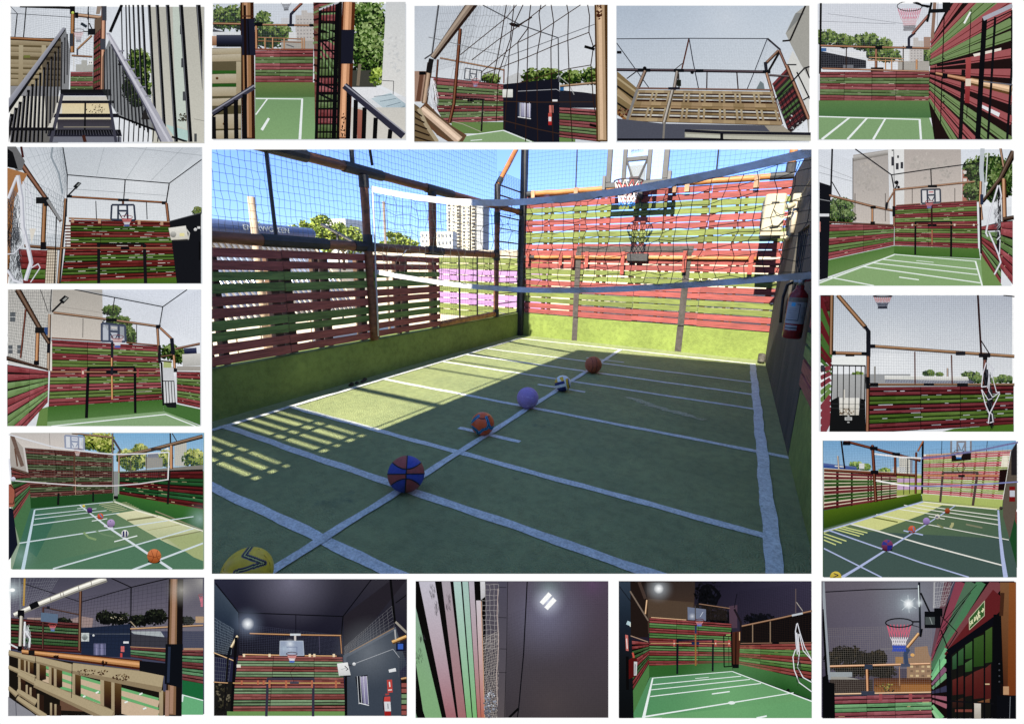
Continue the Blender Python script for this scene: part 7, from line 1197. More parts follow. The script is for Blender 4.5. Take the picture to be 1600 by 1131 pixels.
p.leaf('pallet_stack', [(700, 760, 120, 24), (920, 800, 60, 24)], 60, 8, ((130, 106, 78), (90, 70, 52))); p.line('pallet_stack', [(540, 690), (535, 960)], 5, (60, 48, 40)); p.line('pallet_stack', [(255, 640), (250, 830)], 4, (70, 56, 46)); p.poly('wall', [(41, 950), (110, 1000), (220, 1070), (260, 1101), (41, 1101)], (120, 120, 128)); p.line('wall', [(100, 990), (105, 1101)], 6, (80, 80, 88))
p.log('log_rail', [(150, 600), (600, 650), (1080, 705)], 40, (176, 108, 58), 76); p.rect('log_rail', 200, 590, 248, 628, (44, 40, 42)); p.poly('log_rail', [(1065, 670), (1265, 690), (1265, 790), (1065, 750)], (34, 36, 44)); p.leaf('log_rail', [(420, 640, 20, 14), (790, 690, 26, 18)], 40, 8, ((80, 46, 30), (50, 30, 24)))
p.log('log_post', [(1350, 34), (1325, 1101)], 110, (120, 84, 62)); p.line('log_post', [(1385, 34), (1372, 1101)], 46, (40, 34, 34)); p.poly('log_post', [(1270, 540), (1405, 540), (1390, 880), (1262, 850)], (30, 34, 44)); p.line('log_post', [(1300, 560), (1290, 840)], 20, (52, 58, 72)); p.glow('log_post', (1395, 120), 150, (196, 190, 176), .5); p.line('log_post', [(1285, 900), (1280, 1101)], 30, (150, 110, 90))
p.done()
# 13: night, hoop wall
p = Print('night print of the lit hoop wall and grey building with a window', 328, 898, 37, 31, 1548, 1097, (50, 50, 66))
p.rect('sky', 37, 31, 1548, 640, [(50, 54, 72), (58, 57, 62), (42, 44, 60), (40, 40, 54)]); p.glow('sky', (640, 40), 420, (108, 108, 146), .65, 1.6); p.quad('sky', [(37, 60), (230, 290), (230, 480), (37, 620)], ((54, 72, 90), (34, 46, 62))); p.quad('sky', [(1050, 320), (1430, 31), (1548, 31), (1060, 640)], (52, 50, 56))
p.net('net', [(37, 330), (190, 420), (170, 620), (37, 600)], 14, 12, 2.4, (110, 128, 146), 2, .7); p.net('net', [(240, 380), (1040, 470), (1050, 620), (240, 610)], 60, 16, 1.5, (86, 90, 122), 1, .55); p.net('net', [(1060, 560), (1430, 240), (1450, 400), (1060, 620)], 26, 6, 2, (128, 128, 132), 2, .6); p.net('net', [(37, 640), (170, 660), (150, 840), (37, 830)], 8, 6, 2.6, (96, 106, 116), 1, .6)
p.line('log_frame', [(50, 60), (230, 290), (1048, 320), (1270, 31)], 8, (24, 26, 38)); p.line('log_frame', [(1048, 320), (1035, 470)], 9, (22, 24, 34)); p.line('log_frame', [(678, 310), (678, 460)], 6, (34, 34, 50)); p.line('log_frame', [(1420, 31), (1455, 370)], 18, (26, 26, 32)); p.line('log_frame', [(1460, 215), (1548, 150)], 8, (28, 28, 34)); p.line('log_frame', [(230, 290), (235, 470)], 7, (30, 34, 46)); p.line('log_frame', [(862, 475), (864, 610)], 6, (70, 68, 84))
p.rect('side_area', 37, 830, 185, 1097, (46, 44, 42)); p.leaf('side_area', [(90, 960, 70, 110)], 90, 13, ((90, 84, 70), (60, 58, 50), (36, 36, 34)))
p.slats('pallet_wall', [(228, 625), (1045, 635), (1068, 1062), (170, 1068)], 'RRGGRRGGRRRRGGRRGGRR', NT, .22, (50, 34, 34), cuts=(.33, .72), posts=(.2, .33, .52, .72, .82)); p.rect('low_wall', 140, 1062, 1075, 1097, (88, 132, 66))
p.quad('black_building', [(1050, 625), (1460, 400), (1548, 700), (1075, 1097)], ((78, 84, 94), (54, 60, 70))); p.poly('black_building', [(1075, 640), (1470, 420), (1515, 1097), (1068, 1097)], (62, 68, 78)); p.glow('black_building', (1250, 600), 300, (120, 128, 138), .45, 1.4); p.line('black_building', [(1100, 600), (1450, 408)], 5, (150, 116, 80)); p.line('black_building', [(1135, 690), (1440, 575), (1490, 640)], 4, (156, 160, 168)); p.disc('black_building', (1135, 692), 13, (220, 222, 224)); p.quad('black_building', [(1405, 735), (1460, 722), (1465, 748), (1410, 758)], (210, 214, 218)); p.line('black_building', [(1070, 700), (1072, 1097)], 20, (30, 30, 34))
p.quad('window', [(1145, 790), (1240, 775), (1252, 1015), (1175, 1000)], (36, 40, 52)); p.quad('window', [(1185, 790), (1235, 785), (1250, 1010), (1205, 1000)], ((148, 140, 178), (96, 92, 130)))
for x in (1160, 1182, 1208, 1235): p.line('window', [(x, 785), (x+14, 1005)], 4, (190, 196, 204))
p.line('window', [(1172, 995), (1252, 1015)], 6, (222, 226, 230)); p.quad('fire_sign', [(1392, 815), (1432, 812), (1438, 912), (1398, 916)], (190, 58, 54)); p.line('fire_sign', [(1412, 830), (1416, 870)], 9, (232, 216, 210)); p.line('fire_sign', [(1402, 895), (1432, 892)], 9, (226, 190, 184))
p.quad('fire_extinguisher', [(1368, 948), (1418, 945), (1425, 1097), (1375, 1097)], ((206, 60, 56), (150, 36, 36))); p.quad('fire_extinguisher', [(1370, 985), (1420, 985), (1425, 1060), (1376, 1060)], (196, 200, 206)); p.line('fire_extinguisher', [(1400, 1000), (1402, 1040)], 5, (50, 50, 60)); p.line('fire_extinguisher', [(1380, 930), (1410, 925)], 12, (170, 60, 56)); p.line('fire_extinguisher', [(1372, 940), (1362, 990), (1368, 1050)], 5, (24, 24, 28))
p.rect('right_wall', 1505, 800, 1548, 1097, (50, 40, 38))
for k in range(6): p.rect('right_wall', 1507, 840+k*43, 1548, 872+k*43, [NT['R'], NT['R'], NT['G'], NT['G'], NT['R'], NT['R']][k])
p.log('right_wall', [(1505, 808), (1548, 800)], 22, (170, 116, 70)); p.rect('right_wall', 1465, 525, 1530, 590, (34, 40, 60)); p.rect('right_wall', 1478, 532, 1520, 575, (54, 84, 190)); p.net('right_wall', [(1475, 590), (1548, 590), (1548, 790), (1485, 790)], 5, 12, 2, (84, 84, 88), 0, .6); p.log('right_wall', [(1435, 520), (1548, 475)], 32, (196, 136, 66)); p.line('right_wall', [(1460, 360), (1548, 445)], 17, (140, 132, 118)); p.line('right_wall', [(1455, 420), (1462, 500)], 12, (150, 150, 150))
p.log('log_frame', [(320, 452), (660, 462), (1035, 468)], 14, (168, 112, 66)); p.rect('log_frame', 635, 452, 718, 468, (190, 200, 210)); p.log('log_frame', [(1030, 475), (1040, 610)], 14, (140, 92, 62)); p.log('log_frame', [(265, 615), (560, 622)], 12, (206, 140, 84)); p.log('log_frame', [(750, 625), (1000, 628)], 11, (206, 140, 84))
for x in (275, 475, 790, 825, 978): p.rect('log_frame', x-9, 610, x+9, 634, (232, 200, 150))
p.log('log_frame', [(225, 470), (175, 560)], 24, (210, 180, 130)); p.line('log_frame', [(170, 560), (150, 640)], 22, (30, 36, 48)); p.log('log_frame', [(37, 600), (200, 665)], 10, (200, 150, 96)); p.line('log_frame', [(150, 640), (120, 1060)], 16, (40, 38, 40)); p.log('log_frame', [(37, 830), (150, 838)], 10, (186, 130, 80)); p.line('log_frame', [(215, 480), (195, 800), (180, 1060)], 22, (30, 28, 34)); p.rect('log_frame', 218, 692, 250, 716, (216, 206, 184))
p.quad('painted_goal', [(455, 795), (825, 795), (825, 810), (455, 812)], (66, 62, 74)); p.line('painted_goal', [(462, 805), (450, 1097)], 20, (60, 58, 70)); p.line('painted_goal', [(818, 805), (816, 1097)], 20, (60, 58, 70)); p.log('log_rail', [(190, 838), (1030, 838)], 11, (200, 140, 70)); p.rect('log_rail', 636, 824, 705, 842, (70, 68, 80))
for x in (258, 385, 430, 475, 605, 808, 995): p.rect('batten', x-8, 815, x+8, 875 if x > 450 else 850, (176, 84, 62))
p.line('hoop_post', [(676, 465), (676, 505)], 16, (190, 180, 176)); p.quad('backboard', [(560, 508), (738, 508), (745, 620), (556, 620)], (126, 140, 172)); p.glow('backboard', (636, 530), 50, (226, 236, 244), .8); p.glow('backboard', (640, 572), 60, (190, 206, 232), .5); p.glow('backboard', (590, 570), 50, (170, 196, 216), .5); p.board([(560, 508), (738, 508), (745, 620), (556, 620)], (112, 128, 164), None, 4) if False else None
p.line('backboard', [(558, 508), (738, 508), (745, 620), (556, 620), (558, 508)], 6, (150, 164, 186)); p.line('backboard', [(610, 555), (690, 555), (690, 600)], 5, (90, 104, 140)); p.hoop(652, 606, 84, 70, (70, 40, 46), (216, 120, 116), (66, 90, 190), (216, 200, 206), lw=3.4)
p.line('printed_shadow', [(690, 690), (640, 750), (670, 830)], 3, (60, 30, 34)); p.line('printed_shadow', [(700, 690), (720, 710)], 3, (60, 30, 34))  # thin shadow strokes painted on the wall below the hoop
p.quad('air_conditioner', [(1005, 682), (1088, 672), (1112, 772), (1020, 778)], ((226, 228, 226), (186, 190, 190))); p.line('air_conditioner', [(1065, 700), (1092, 725), (1075, 735)], 6, (60, 60, 64)); p.line('air_conditioner', [(1035, 730), (1075, 715)], 3, (120, 124, 128)); p.line('air_conditioner', [(1030, 780), (1110, 780)], 6, (40, 40, 46)); p.line('air_conditioner', [(1092, 690), (1118, 700)], 10, (60, 60, 66))
p.glow('lamp_glare', (308, 372), 170, (150, 176, 226), .5, 2.4); p.glow('lamp_glare', (308, 372), 52, (248, 252, 255), 1., 1.1)
p.done()
# 14: night, slats and lamp
p = Print('night print looking up along bright slats to a double floodlight', 643, 900, 34, 37, 1544, 1103, (70, 66, 76))
p.rect('sky', 34, 37, 1544, 1103, [(76, 80, 90), (78, 64, 84), (68, 64, 62), (62, 59, 64)]); p.glow('sky', (1060, 300), 430, (96, 102, 150), .7, 1.6); p.glow('sky', (1080, 90), 200, (84, 130, 124), .7); p.glow('sky', (1420, 60), 170, (96, 56, 108), .5); p.glow('sky', (1100, 1000), 500, (84, 72, 68), .5)
p.net('net', [(905, 37), (1544, 37), (1544, 1103), (845, 1103)], 46, 72, 1.6, (58, 54, 62), 1, .5); p.net('net', [(750, 300), (895, 250), (850, 1040), (735, 1103)], 12, 36, 1.6, (54, 52, 60), 1, .5)
p.quad('wall', [(680, 37), (755, 37), (735, 1103), (675, 1103)], ((74, 72, 84), (82, 76, 78))); p.line('net', [(755, 37), (748, 500), (730, 1103)], 4, (40, 38, 46)); p.line('log_frame', [(908, 37), (880, 600), (840, 1040), (830, 1103)], 9, (30, 30, 40)); p.line('log_frame', [(765, 1103), (840, 1030)], 18, (24, 24, 30))
for y in (82, 318, 563, 748): p.line('net', [(680, y), (745, y+2)], 4, (40, 38, 46))
p.rect('slat_edges', 34, 37, 580, 1103, (30, 26, 26))
SL = (((-120, -60), (34, 250), (34, 780), (110, 1103), (240, 1103)),)
def sl(a, b_, c_, d, top, bot): p.quad('slat', [a, b_, c_, d], (top, bot), 6)
sl((-60, 37), (34, 235), (240, 1103), (100, 1103), (116, 148, 132), (104, 156, 96)); sl((60, 37), (185, 37), (352, 1103), (275, 1103), (176, 172, 190), (150, 84, 90)); sl((238, 37), (305, 37), (430, 1103), (368, 1103), (150, 140, 152), (150, 88, 90)); sl((330, 37), (388, 37), (475, 1103), (435, 1103), (150, 190, 182), (96, 168, 88)); sl((400, 37), (445, 37), (515, 1103), (483, 1103), (140, 182, 172), (96, 170, 88)); sl((450, 37), (492, 37), (545, 1103), (520, 1103), (166, 156, 172), (168, 84, 76)); sl((508, 185), (545, 185), (572, 1103), (548, 1103), (190, 178, 188), (180, 84, 66)); sl((540, 37), (578, 37), (578, 155), (545, 180), (200, 200, 206), (170, 168, 174))
p.poly('slat', [(34, 870), (110, 1103), (34, 1103)], (24, 24, 22)); p.poly('slat', [(34, 1060), (48, 1103), (34, 1103)], (90, 130, 100)); p.leaf('slat', [(165, 110, 26, 60), (195, 240, 20, 50), (80, 480, 30, 30), (290, 200, 22, 60), (60, 620, 30, 60)], 46, 7, ((60, 56, 62), (40, 36, 40)))
p.net('net', [(550, 60), (682, 60), (682, 560), (560, 560)], 4, 13, 3, (176, 170, 166), 5, .75); p.net('net', [(560, 480), (682, 420), (672, 1103), (580, 1103)], 9, 34, 2.6, (186, 172, 160), 6, .75); p.line('net', [(680, 90), (672, 300), (684, 500), (668, 760), (675, 1000)], 5, (176, 150, 140)); p.line('net', [(548, 190), (560, 600), (575, 1103)], 6, (196, 132, 96)); p.leaf('net', [(620, 1000, 50, 110)], 120, 9, ((186, 196, 212), (120, 128, 146), (80, 84, 96)))
p.glow('lamp_glare', (1070, 190), 150, (206, 216, 250), .75, 1.8)
for cx_, cy in ((1052, 172), (1088, 212)): p.poly('lamp_panel', [(cx_-46, cy+24), (cx_+22, cy-54), (cx_+50, cy-28), (cx_-20, cy+46)], (252, 253, 250))
p.done()
# 15: night, whole court
p = Print('night print of the whole floodlit green court with the bundled white net', 960, 900, 34, 37, 1543, 1103, (40, 40, 52))
p.rect('sky', 34, 37, 1543, 520, [(34, 34, 42), (60, 58, 80), (58, 54, 70), (50, 46, 60)]); p.quad('building', [(110, 37), (630, 37), (620, 360), (110, 480)], ((60, 54, 52), (72, 60, 52))); p.quad('building', [(260, 170), (620, 200), (600, 340), (260, 330)], (76, 64, 56)); p.leaf('tree', [(740, 150, 110, 120), (820, 320, 110, 80), (700, 270, 80, 70), (1130, 330, 120, 40)], 170, 14, ((40, 40, 48), (28, 30, 38), (18, 20, 26)), (26, 28, 36)); p.quad('building', [(895, 230), (960, 220), (960, 400), (900, 400)], (76, 62, 72)); p.quad('sky', [(980, 380), (1543, 280), (1543, 520), (980, 520)], (36, 30, 34))
p.net('net', [(960, 120), (1543, 37), (1543, 280), (980, 370)], 34, 20, 2, (38, 38, 52), 1, .6); p.net('net', [(270, 180), (880, 240), (880, 340), (270, 310)], 50, 12, 1.4, (96, 80, 66), 1, .4); p.net('net', [(1000, 380), (1543, 300), (1543, 500), (1000, 510)], 34, 12, 1.8, (66, 54, 46), 1, .5)
p.slats('pallet_wall', [(272, 318), (915, 365), (915, 690), (268, 695)], 'RRGGRRGGRRRGGRRGGRR', {'R': (136, 58, 58), 'G': (74, 122, 62)}, .24, (32, 24, 26), cuts=(.3, .56), posts=(.3, .56, .78)); p.slats('left_wall', [(122, 490), (268, 512), (268, 672), (132, 905)], 'RRGGRRGGRR', {'R': (128, 56, 56), 'G': (62, 90, 56)}, .22, (32, 26, 28), cuts=(.43,)); p.slats('right_wall', [(980, 530), (1543, 518), (1543, 800), (970, 690)], 'RRGGRRGGRR', {'R': (136, 60, 56), 'G': (76, 118, 56)}, .18, (34, 26, 26), cuts=(.42,), posts=(.2, .42, .58, .75), bright=(150, 130, 70), holes=2)
p.poly('low_wall', [(132, 905), (268, 680), (272, 780), (145, 1103)], (66, 110, 60)); p.quad('low_wall', [(268, 695), (920, 670), (920, 740), (275, 790)], (52, 88, 50)); p.quad('low_wall', [(920, 670), (1543, 810), (1543, 960), (930, 735)], ((58, 96, 56), (46, 78, 46)))
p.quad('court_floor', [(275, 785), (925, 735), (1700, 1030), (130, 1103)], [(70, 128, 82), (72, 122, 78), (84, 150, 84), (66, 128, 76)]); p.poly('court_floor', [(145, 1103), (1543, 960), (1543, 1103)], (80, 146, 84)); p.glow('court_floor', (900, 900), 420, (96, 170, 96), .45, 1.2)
for a, b_, w, w2 in (((300, 790), (925, 738), 5, 5), ((295, 842), (990, 775), 6, 6), ((285, 882), (1060, 800), 6, 6), ((278, 934), (1145, 832), 7, 7), ((215, 1095), (900, 985), 12, 9), ((900, 985), (1400, 905), 9, 7), ((925, 740), (1543, 972), 6, 9), ((298, 788), (225, 1103), 11, 24), ((760, 914), (900, 895), 9, 9), ((1110, 1103), (1190, 1086), 14, 12), ((630, 793), (735, 784), 4, 4), ((370, 1103), (160, 1103), 6, 6)): p.line('court_line', [a, b_], w, (222, 236, 234), w2)
p.disc('court_line', (915, 983), 28, (216, 232, 228), 13, False); p.disc('court_floor', (1358, 884), 12, (34, 40, 34))
p.quad('black_building', [(34, 37), (125, 37), (148, 1103), (34, 1103)], ((56, 64, 74), (26, 30, 34))); p.line('black_building', [(34, 70), (125, 190)], 5, (26, 28, 34)); p.line('black_building', [(95, 355), (140, 375)], 30, (150, 186, 196)); p.rect('black_building', 118, 360, 145, 388, (210, 216, 196)); p.quad('fire_sign', [(82, 450), (104, 455), (108, 578), (88, 575)], (196, 84, 78)); p.line('fire_sign', [(92, 480), (98, 560)], 8, (222, 196, 190)); p.poly('fire_extinguisher', [(135, 630), (175, 640), (172, 770), (150, 780), (105, 800), (92, 660)], (84, 30, 30)); p.quad('fire_extinguisher', [(150, 660), (176, 662), (172, 768), (150, 770)], (180, 184, 186)); p.line('fire_extinguisher', [(160, 680), (158, 760)], 5, (50, 50, 56)); p.line('fire_extinguisher', [(140, 590), (150, 630)], 14, (206, 66, 56)); p.line('fire_extinguisher', [(98, 620), (100, 880)], 22, (24, 22, 26))
p.quad('log_frame', [(122, 37), (250, 37), (262, 470), (125, 470)], (52, 42, 38)); p.line('log_frame', [(120, 110), (262, 340)], 11, (110, 92, 80)); p.line('log_frame', [(190, 37), (240, 170)], 24, (70, 60, 56)); p.log('log_frame', [(252, 180), (240, 290)], 16, (190, 140, 96)); p.log('log_frame', [(125, 460), (262, 508)], 12, (130, 100, 80)); p.log('log_frame', [(660, 210), (900, 245)], 10, (120, 86, 66)); p.log('log_frame', [(285, 315), (560, 335)], 8, (210, 150, 100)); p.log('log_frame', [(990, 385), (1300, 320), (1543, 265)], 17, (130, 90, 66)); p.line('log_frame', [(1385, 300), (1470, 282)], 15, (170, 180, 190)); p.line('log_frame', [(935, 240), (955, 130)], 6, (34, 34, 46)); p.line('log_frame', [(935, 250), (985, 350), (985, 500)], 16, (50, 42, 50)); p.log('log_frame', [(985, 518), (1543, 512)], 11, (110, 78, 60)); p.line('log_frame', [(1230, 512), (1285, 512)], 18, (30, 28, 32))
for x, y0 in ((1078, 370), (1216, 345), (1415, 90)): p.line('log_frame', [(x, y0), (x, 510 if x < 1400 else 280)], 8, (126, 100, 78) if x < 1400 else (86, 76, 76))
p.line('log_frame', [(1420, 195), (1470, 265)], 6, (150, 140, 130)); p.quad('gate', [(920, 430), (985, 420), (970, 695), (922, 690)], (76, 52, 44)); p.log('gate', [(976, 430), (976, 495)], 10, (206, 150, 96)); p.line('gate', [(948, 430), (945, 690)], 9, (40, 30, 30)); p.rect('gate', 920, 680, 970, 710, (30, 32, 36)); p.line('gate', [(852, 460), (855, 700), (920, 695)], 9, (24, 26, 30)); p.line('gate', [(850, 458), (912, 452)], 8, (30, 32, 36)); p.line('gate', [(890, 460), (892, 690)], 4, (30, 30, 34)); p.line('gate', [(870, 452), (905, 450)], 7, (140, 190, 80)); p.line('gate', [(912, 420), (918, 690)], 11, (22, 22, 26))
p.quad('painted_goal', [(482, 485), (775, 482), (775, 494), (482, 498)], (40, 44, 60)); p.line('painted_goal', [(492, 492), (488, 755)], 15, (34, 40, 52)); p.line('painted_goal', [(768, 492), (765, 735)], 14, (34, 40, 52)); p.log('log_rail', [(280, 516), (900, 518)], 7, (180, 130, 70)); p.rect('log_rail', 600, 506, 660, 528, (44, 56, 80)); p.line('hoop_post', [(630, 380), (632, 690)], 12, (140, 84, 50)); p.line('hoop_post', [(632, 380), (632, 440)], 14, (50, 60, 90))
for x in (464, 788, 893): p.rect('batten', x-8, 490, x+8, 540, (170, 70, 62)); p.disc('batten', (x, 518), 6, (226, 206, 180))
p.quad('backboard', [(568, 232), (712, 250), (712, 340), (570, 332)], (92, 102, 128)); p.glow('backboard', (605, 305), 36, (216, 222, 230), .7); p.line('backboard', [(690, 270), (665, 310)], 4, (190, 200, 214)); p.line('backboard', [(628, 225), (630, 330)], 8, (70, 66, 66)); p.hoop(660, 335, 70, 46, (90, 50, 50), (212, 116, 106), (70, 90, 190), lw=3.4, nn=7)
p.glow('lamp_glare', (342, 88), 130, (190, 206, 220), .6, 2); p.glow('lamp_glare', (342, 88), 40, (252, 254, 255), 1, .9)
for v, w in (([(1420, 360), (1410, 420), (1415, 520), (1425, 600)], 16), ([(1425, 355), (1445, 430), (1480, 540), (1543, 655)], 15), ([(1440, 440), (1470, 570), (1543, 650)], 11), ([(1410, 560), (1390, 620), (1400, 720), (1440, 820), (1543, 895)], 12), ([(1430, 440), (1440, 590), (1425, 700), (1470, 780), (1543, 820)], 12), ([(1418, 430), (1430, 580)], 20)): p.line('volleyball_net', v, w, (130, 132, 150)); p.line('volleyball_net', v, w*.6, (220, 222, 232))
p.leaf('volleyball_net', [(1430, 680, 24, 130)], 80, 9, ((60, 60, 66), (36, 36, 42)))
p.done()
# 16: night, hoop close by
p = Print('night print of the hoop in profile beside an exit sign and barred gate', 1278, 900, 27, 37, 1536, 1103, (70, 66, 80))
p.rect('sky', 27, 37, 1000, 720, [(84, 78, 88), (96, 98, 116), (92, 92, 116), (72, 68, 88)]); p.glow('sky', (690, 200), 330, (110, 140, 160), .6, 1.6); p.line('wire', [(40, 120), (400, 100), (780, 92)], 8, (40, 36, 48)); p.line('wire', [(60, 468), (480, 462)], 3, (84, 82, 98)); p.line('wire', [(480, 565), (660, 562)], 3, (130, 126, 120))
p.leaf('tree', [(230, 610, 130, 70), (110, 640, 70, 50), (380, 640, 90, 60), (470, 640, 60, 60), (330, 720, 250, 60), (520, 740, 90, 50)], 240, 14, ((52, 48, 40), (36, 36, 32), (24, 26, 24)), (32, 34, 30))
p.poly('building', [(600, 680), (600, 625), (660, 625), (660, 680)], (150, 104, 60)); p.poly('building', [(690, 800), (690, 640), (750, 620), (750, 550), (850, 540), (860, 600), (880, 640), (880, 800)], (140, 104, 76)); p.disc('building', (733, 610), 16, (232, 150, 60), 13, False)
for i in range(4):
    for j in range(4): p.rect('building', 715+i*44, 692+j*36, 738+i*44, 708+j*36, [(206, 172, 112), (110, 84, 66), (190, 150, 96)][(i+j) % 3])
p.rect('building', 430, 790, 880, 905, ((74, 50, 36), (140, 82, 44))); p.leaf('building', [(520, 870, 90, 40)], 60, 9, ((140, 130, 50), (70, 70, 34), (40, 36, 26))); p.rect('building', 640, 840, 880, 900, (146, 84, 44)); p.poly('roof', [(80, 755), (320, 800), (330, 840), (90, 800)], (134, 132, 124)); p.rect('roof', 80, 742, 260, 780, (130, 140, 146)); p.rect('building', 85, 800, 420, 905, (60, 54, 52))
p.net('net', [(60, 400), (880, 380), (880, 905), (90, 905)], 46, 34, 2, (140, 130, 118), 1, .42); p.net('net', [(60, 130), (760, 110), (760, 400), (60, 400)], 40, 18, 1.6, (84, 78, 90), 1, .4)
p.slats('pallet_wall', [(120, 930), (880, 912), (885, 1103), (120, 1125)], 'RRGGRR', {'R': (140, 66, 72), 'G': (84, 146, 84)}, .2, (40, 28, 26), cuts=(.33, .62), bright=(214, 170, 110), holes=1)
for x in (482, 716): p.rect('batten', x-13, 908, x+13, 970, (146, 66, 70))
p.log('log_frame', [(85, 698), (380, 690), (870, 676)], 19, (206, 140, 96)); p.log('log_frame', [(120, 915), (440, 908), (880, 900)], 15, (206, 156, 110)); p.log('log_frame', [(375, 720), (380, 900)], 24, (190, 120, 74)); p.rect('log_frame', 355, 682, 420, 720, (56, 62, 74)); p.rect('log_frame', 330, 890, 435, 925, (60, 64, 76)); p.rect('log_frame', 640, 675, 712, 700, (66, 74, 92)); p.line('log_frame', [(685, 680), (675, 600), (700, 560)], 34, (60, 70, 92)); p.log('log_frame', [(690, 550), (780, 440)], 26, (206, 140, 80)); p.line('log_frame', [(628, 700), (630, 850)], 8, (150, 110, 80)); p.line('log_frame', [(32, 37), (45, 300), (80, 800)], 22, (130, 138, 148)); p.line('log_frame', [(27, 250), (60, 780)], 18, (24, 24, 30)); p.poly('log_frame', [(27, 780), (70, 760), (75, 820), (120, 830), (125, 1103), (27, 1103)], (22, 24, 32))
p.poly('side_wall', [(880, 640), (960, 290), (1090, 37), (1536, 37), (1536, 1103), (885, 1103), (875, 905)], (40, 28, 30))
for a, b_, c, w, w2 in (((880, 620), (1010, 37), (92, 66, 74), 14, 60), ((880, 650), (1110, 37), (126, 60, 72), 16, 84), ((880, 690), (1190, 37), (70, 96, 76), 18, 84), ((880, 720), (1270, 37), (64, 108, 74), 18, 74), ((880, 770), (1000, 560), (84, 160, 104), 20, 40), ((1000, 560), (1400, 37), (110, 62, 66), 50, 110), ((880, 800), (990, 640), (96, 190, 110), 18, 38), ((880, 840), (990, 710), (120, 76, 100), 16, 40), ((885, 870), (1000, 760), (88, 150, 96), 18, 40), ((1000, 620), (1420, 150), (92, 46, 48), 60, 160), ((880, 900), (1000, 870), (60, 60, 78), 18, 50), ((885, 930), (1000, 950), (140, 76, 90), 16, 36), ((885, 965), (1000, 1010), (150, 80, 92), 18, 36), ((885, 1000), (960, 1103), (96, 180, 104), 20, 44), ((885, 1040), (930, 1103), (120, 190, 120), 18, 30)): p.line('side_wall', [a, b_], w, c, w2)
for k in range(6): p.line('side_wall', [(886+k*18, 640-k*60), (1010+k*44, 360-k*60)], 5, (30, 22, 26))
p.line('side_wall', [(905, 820), (905, 1000)], 6, (30, 24, 26)); p.line('side_wall', [(942, 640), (945, 900)], 6, (34, 26, 28)); p.line('hoop_bracket', [(950, 300), (1080, 430), (1000, 560)], 7, (44, 38, 40)); p.line('hoop_bracket', [(950, 410), (1010, 570)], 9, (36, 32, 36)); p.line('side_wall', [(900, 37), (895, 240)], 14, (140, 140, 146)); p.net('side_wall', [(905, 37), (1050, 37), (980, 220), (895, 240)], 7, 8, 3, (186, 186, 186), 4, .6)
p.quad('exit_sign', [(1170, 320), (1292, 180), (1290, 300), (1172, 412)], (54, 84, 50)); p.line('exit_sign', [(1172, 322), (1292, 184), (1290, 300), (1174, 410), (1172, 322)], 5, (170, 176, 130))
o_ = homog([(1170, 320), (1292, 180), (1290, 300), (1172, 412)])
def stroke(L_, w=6, c=(216, 214, 150)): p.line('exit_sign', [o_(*q) for q in L_], w, c)
for gx, L_ in ((.06, [(1, 0), (0, 0), (0, .5), (1, .5), (1, 1), (0, 1)]), (.16, [(0, 1), (.5, 0), (1, 1)]), (.26, [(0, 0), (0, 1), (1, 1)]), (.35, [(.5, 0), (.5, 1)]), (.41, [(0, 0), (0, 1), (.8, .8), (.8, .2), (0, 0)]), (.50, [(0, 1), (.5, 0), (1, 1)])): stroke([(gx+q[0]*.075, .38+q[1]*.34) for q in L_], 4)
stroke([(.66, .22), (.68, .26)], 12); stroke([(.68, .3), (.66, .55), (.60, .85)], 9); stroke([(.66, .55), (.74, .65), (.74, .85)], 8); stroke([(.60, .4), (.68, .38), (.76, .5)], 7); stroke([(.82, .5), (.95, .5)], 7); stroke([(.89, .36), (.96, .5), (.89, .64)], 7)
p.quad('gate_backing', [(1030, 600), (1370, 380), (1350, 1103), (1020, 1103)], (40, 40, 36))
for x0, x1, ya, yb, c in ((1040, 1080, 600, 720, (58, 86, 62)), (1085, 1132, 560, 690, (58, 86, 58)), (1140, 1195, 510, 640, (60, 88, 54)), (1205, 1285, 460, 700, (58, 80, 48)), (1295, 1350, 400, 670, (62, 84, 48)), (1140, 1195, 650, 740, (62, 90, 56)), (1040, 1130, 780, 920, (88, 50, 48)), (1140, 1200, 760, 930, (88, 50, 48)), (1205, 1285, 720, 950, (88, 50, 48)), (1295, 1340, 690, 960, (88, 50, 48)), (1040, 1130, 950, 1020, (66, 50, 44)), (1205, 1330, 960, 990, (110, 74, 54))): p.quad('gate_backing', [(x0, ya+20), (x1, ya-14), (x1, yb-10), (x0, yb)], (c, tuple(v*.85 for v in c)))
p.rect('gate_backing', 1210, 980, 1262, 1103, ((196, 186, 170), (150, 140, 124))); p.rect('gate_backing', 1290, 828, 1330, 838, (200, 160, 110)); p.rect('gate_backing', 1060, 1030, 1200, 1050, (116, 62, 56))
p.line('gate', [(1010, 590), (1015, 1103)], 38, (24, 26, 36)); p.line('gate', [(1005, 590), (1400, 310)], 52, (26, 28, 40)); p.line('gate', [(1395, 290), (1370, 1103)], 70, (24, 26, 34))
for x, y in ((1078, 560), (1132, 520), (1200, 470), (1290, 405)): p.line('gate', [(x, y), (x-2, 1103)], 13, (26, 28, 34))
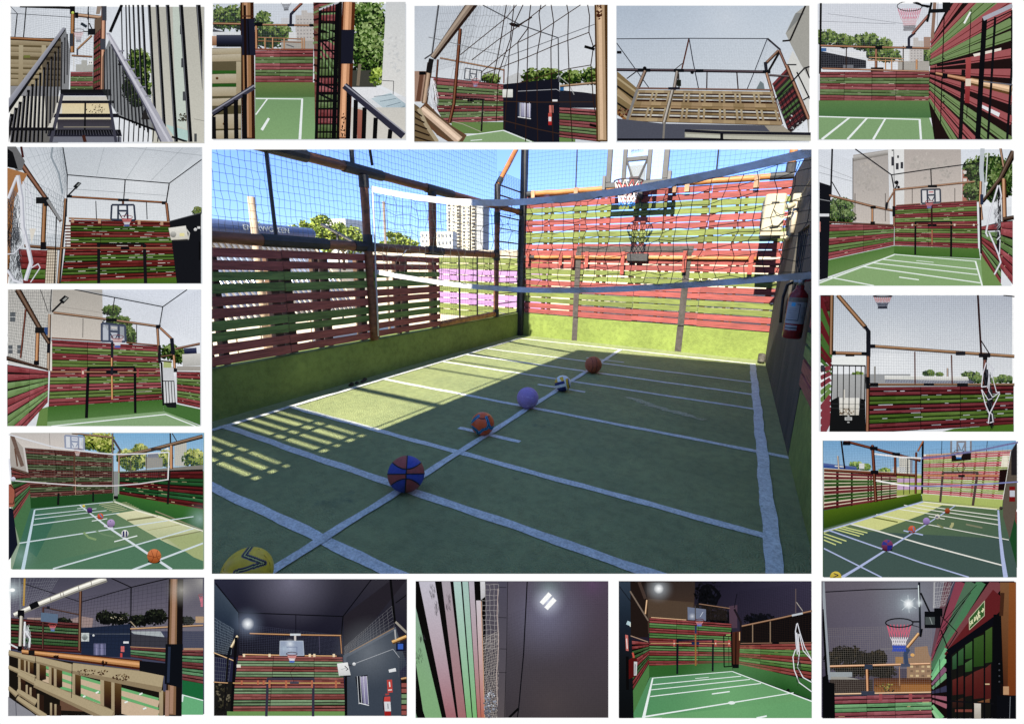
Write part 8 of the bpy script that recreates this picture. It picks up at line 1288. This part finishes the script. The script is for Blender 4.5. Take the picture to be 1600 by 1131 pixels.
p.line('gate', [(1020, 965), (1360, 985)], 11, (34, 34, 40)); p.rect('gate', 1385, 650, 1470, 830, (22, 24, 30))
for y in (675, 725, 770, 815): p.disc('gate', (1405, y), 7, (70, 72, 78))
p.quad('log_post', [(1410, 37), (1536, 37), (1536, 1103), (1440, 920)], ((112, 76, 54), (70, 48, 38))); p.quad('log_post', [(1480, 37), (1536, 37), (1536, 930), (1470, 920)], ((128, 72, 44), (106, 58, 38))); p.line('log_post', [(1430, 120), (1420, 300)], 30, (70, 52, 42)); p.rect('log_post', 1435, 850, 1480, 915, (176, 122, 80)); p.rect('log_post', 1385, 920, 1536, 1103, (26, 30, 38)); p.line('log_post', [(1490, 930), (1485, 1103)], 4, (110, 116, 124)); p.line('log_post', [(1340, 37), (1536, 37)], 4, (60, 44, 38))
p.line('backboard', [(778, 37), (788, 465)], 16, (40, 46, 54)); p.line('backboard', [(772, 60), (778, 230)], 7, (206, 226, 226)); p.line('hoop_bracket', [(790, 120), (860, 270)], 14, (34, 36, 42)); p.rect('hoop_bracket', 820, 265, 945, 395, (30, 32, 38)); p.rect('hoop_bracket', 826, 308, 900, 368, (70, 76, 76)); p.line('hoop_bracket', [(860, 310), (880, 365)], 6, (120, 130, 128)); p.rect('hoop_bracket', 895, 240, 960, 300, (26, 28, 34)); p.line('hoop_bracket', [(720, 345), (780, 345)], 12, (34, 34, 40)); p.line('hoop_bracket', [(715, 370), (790, 390)], 6, (50, 50, 56)); p.line('hoop_bracket', [(800, 400), (790, 460)], 14, (30, 30, 36))
p.hoop(620, 352, 215, 225, (34, 34, 42), (216, 74, 100), (52, 72, 190), (216, 206, 216), ry=34, lw=6.5, nn=8)
p.glow('lamp_glare', (692, 205), 140, (196, 226, 236), .6, 2.6); p.glow('lamp_glare', (692, 205), 44, (252, 254, 255), 1, .9); [p.line('lamp_glare', [(692-70*math.cos(t), 205-70*math.sin(t)), (692, 205), (692+70*math.cos(t), 205+70*math.sin(t))], 5, (226, 240, 246, .45)) for t in (.5, 1.5, 2.4)]; p.glow('lamp_glare', (778, 195), 40, (230, 246, 250), .8)
p.done()
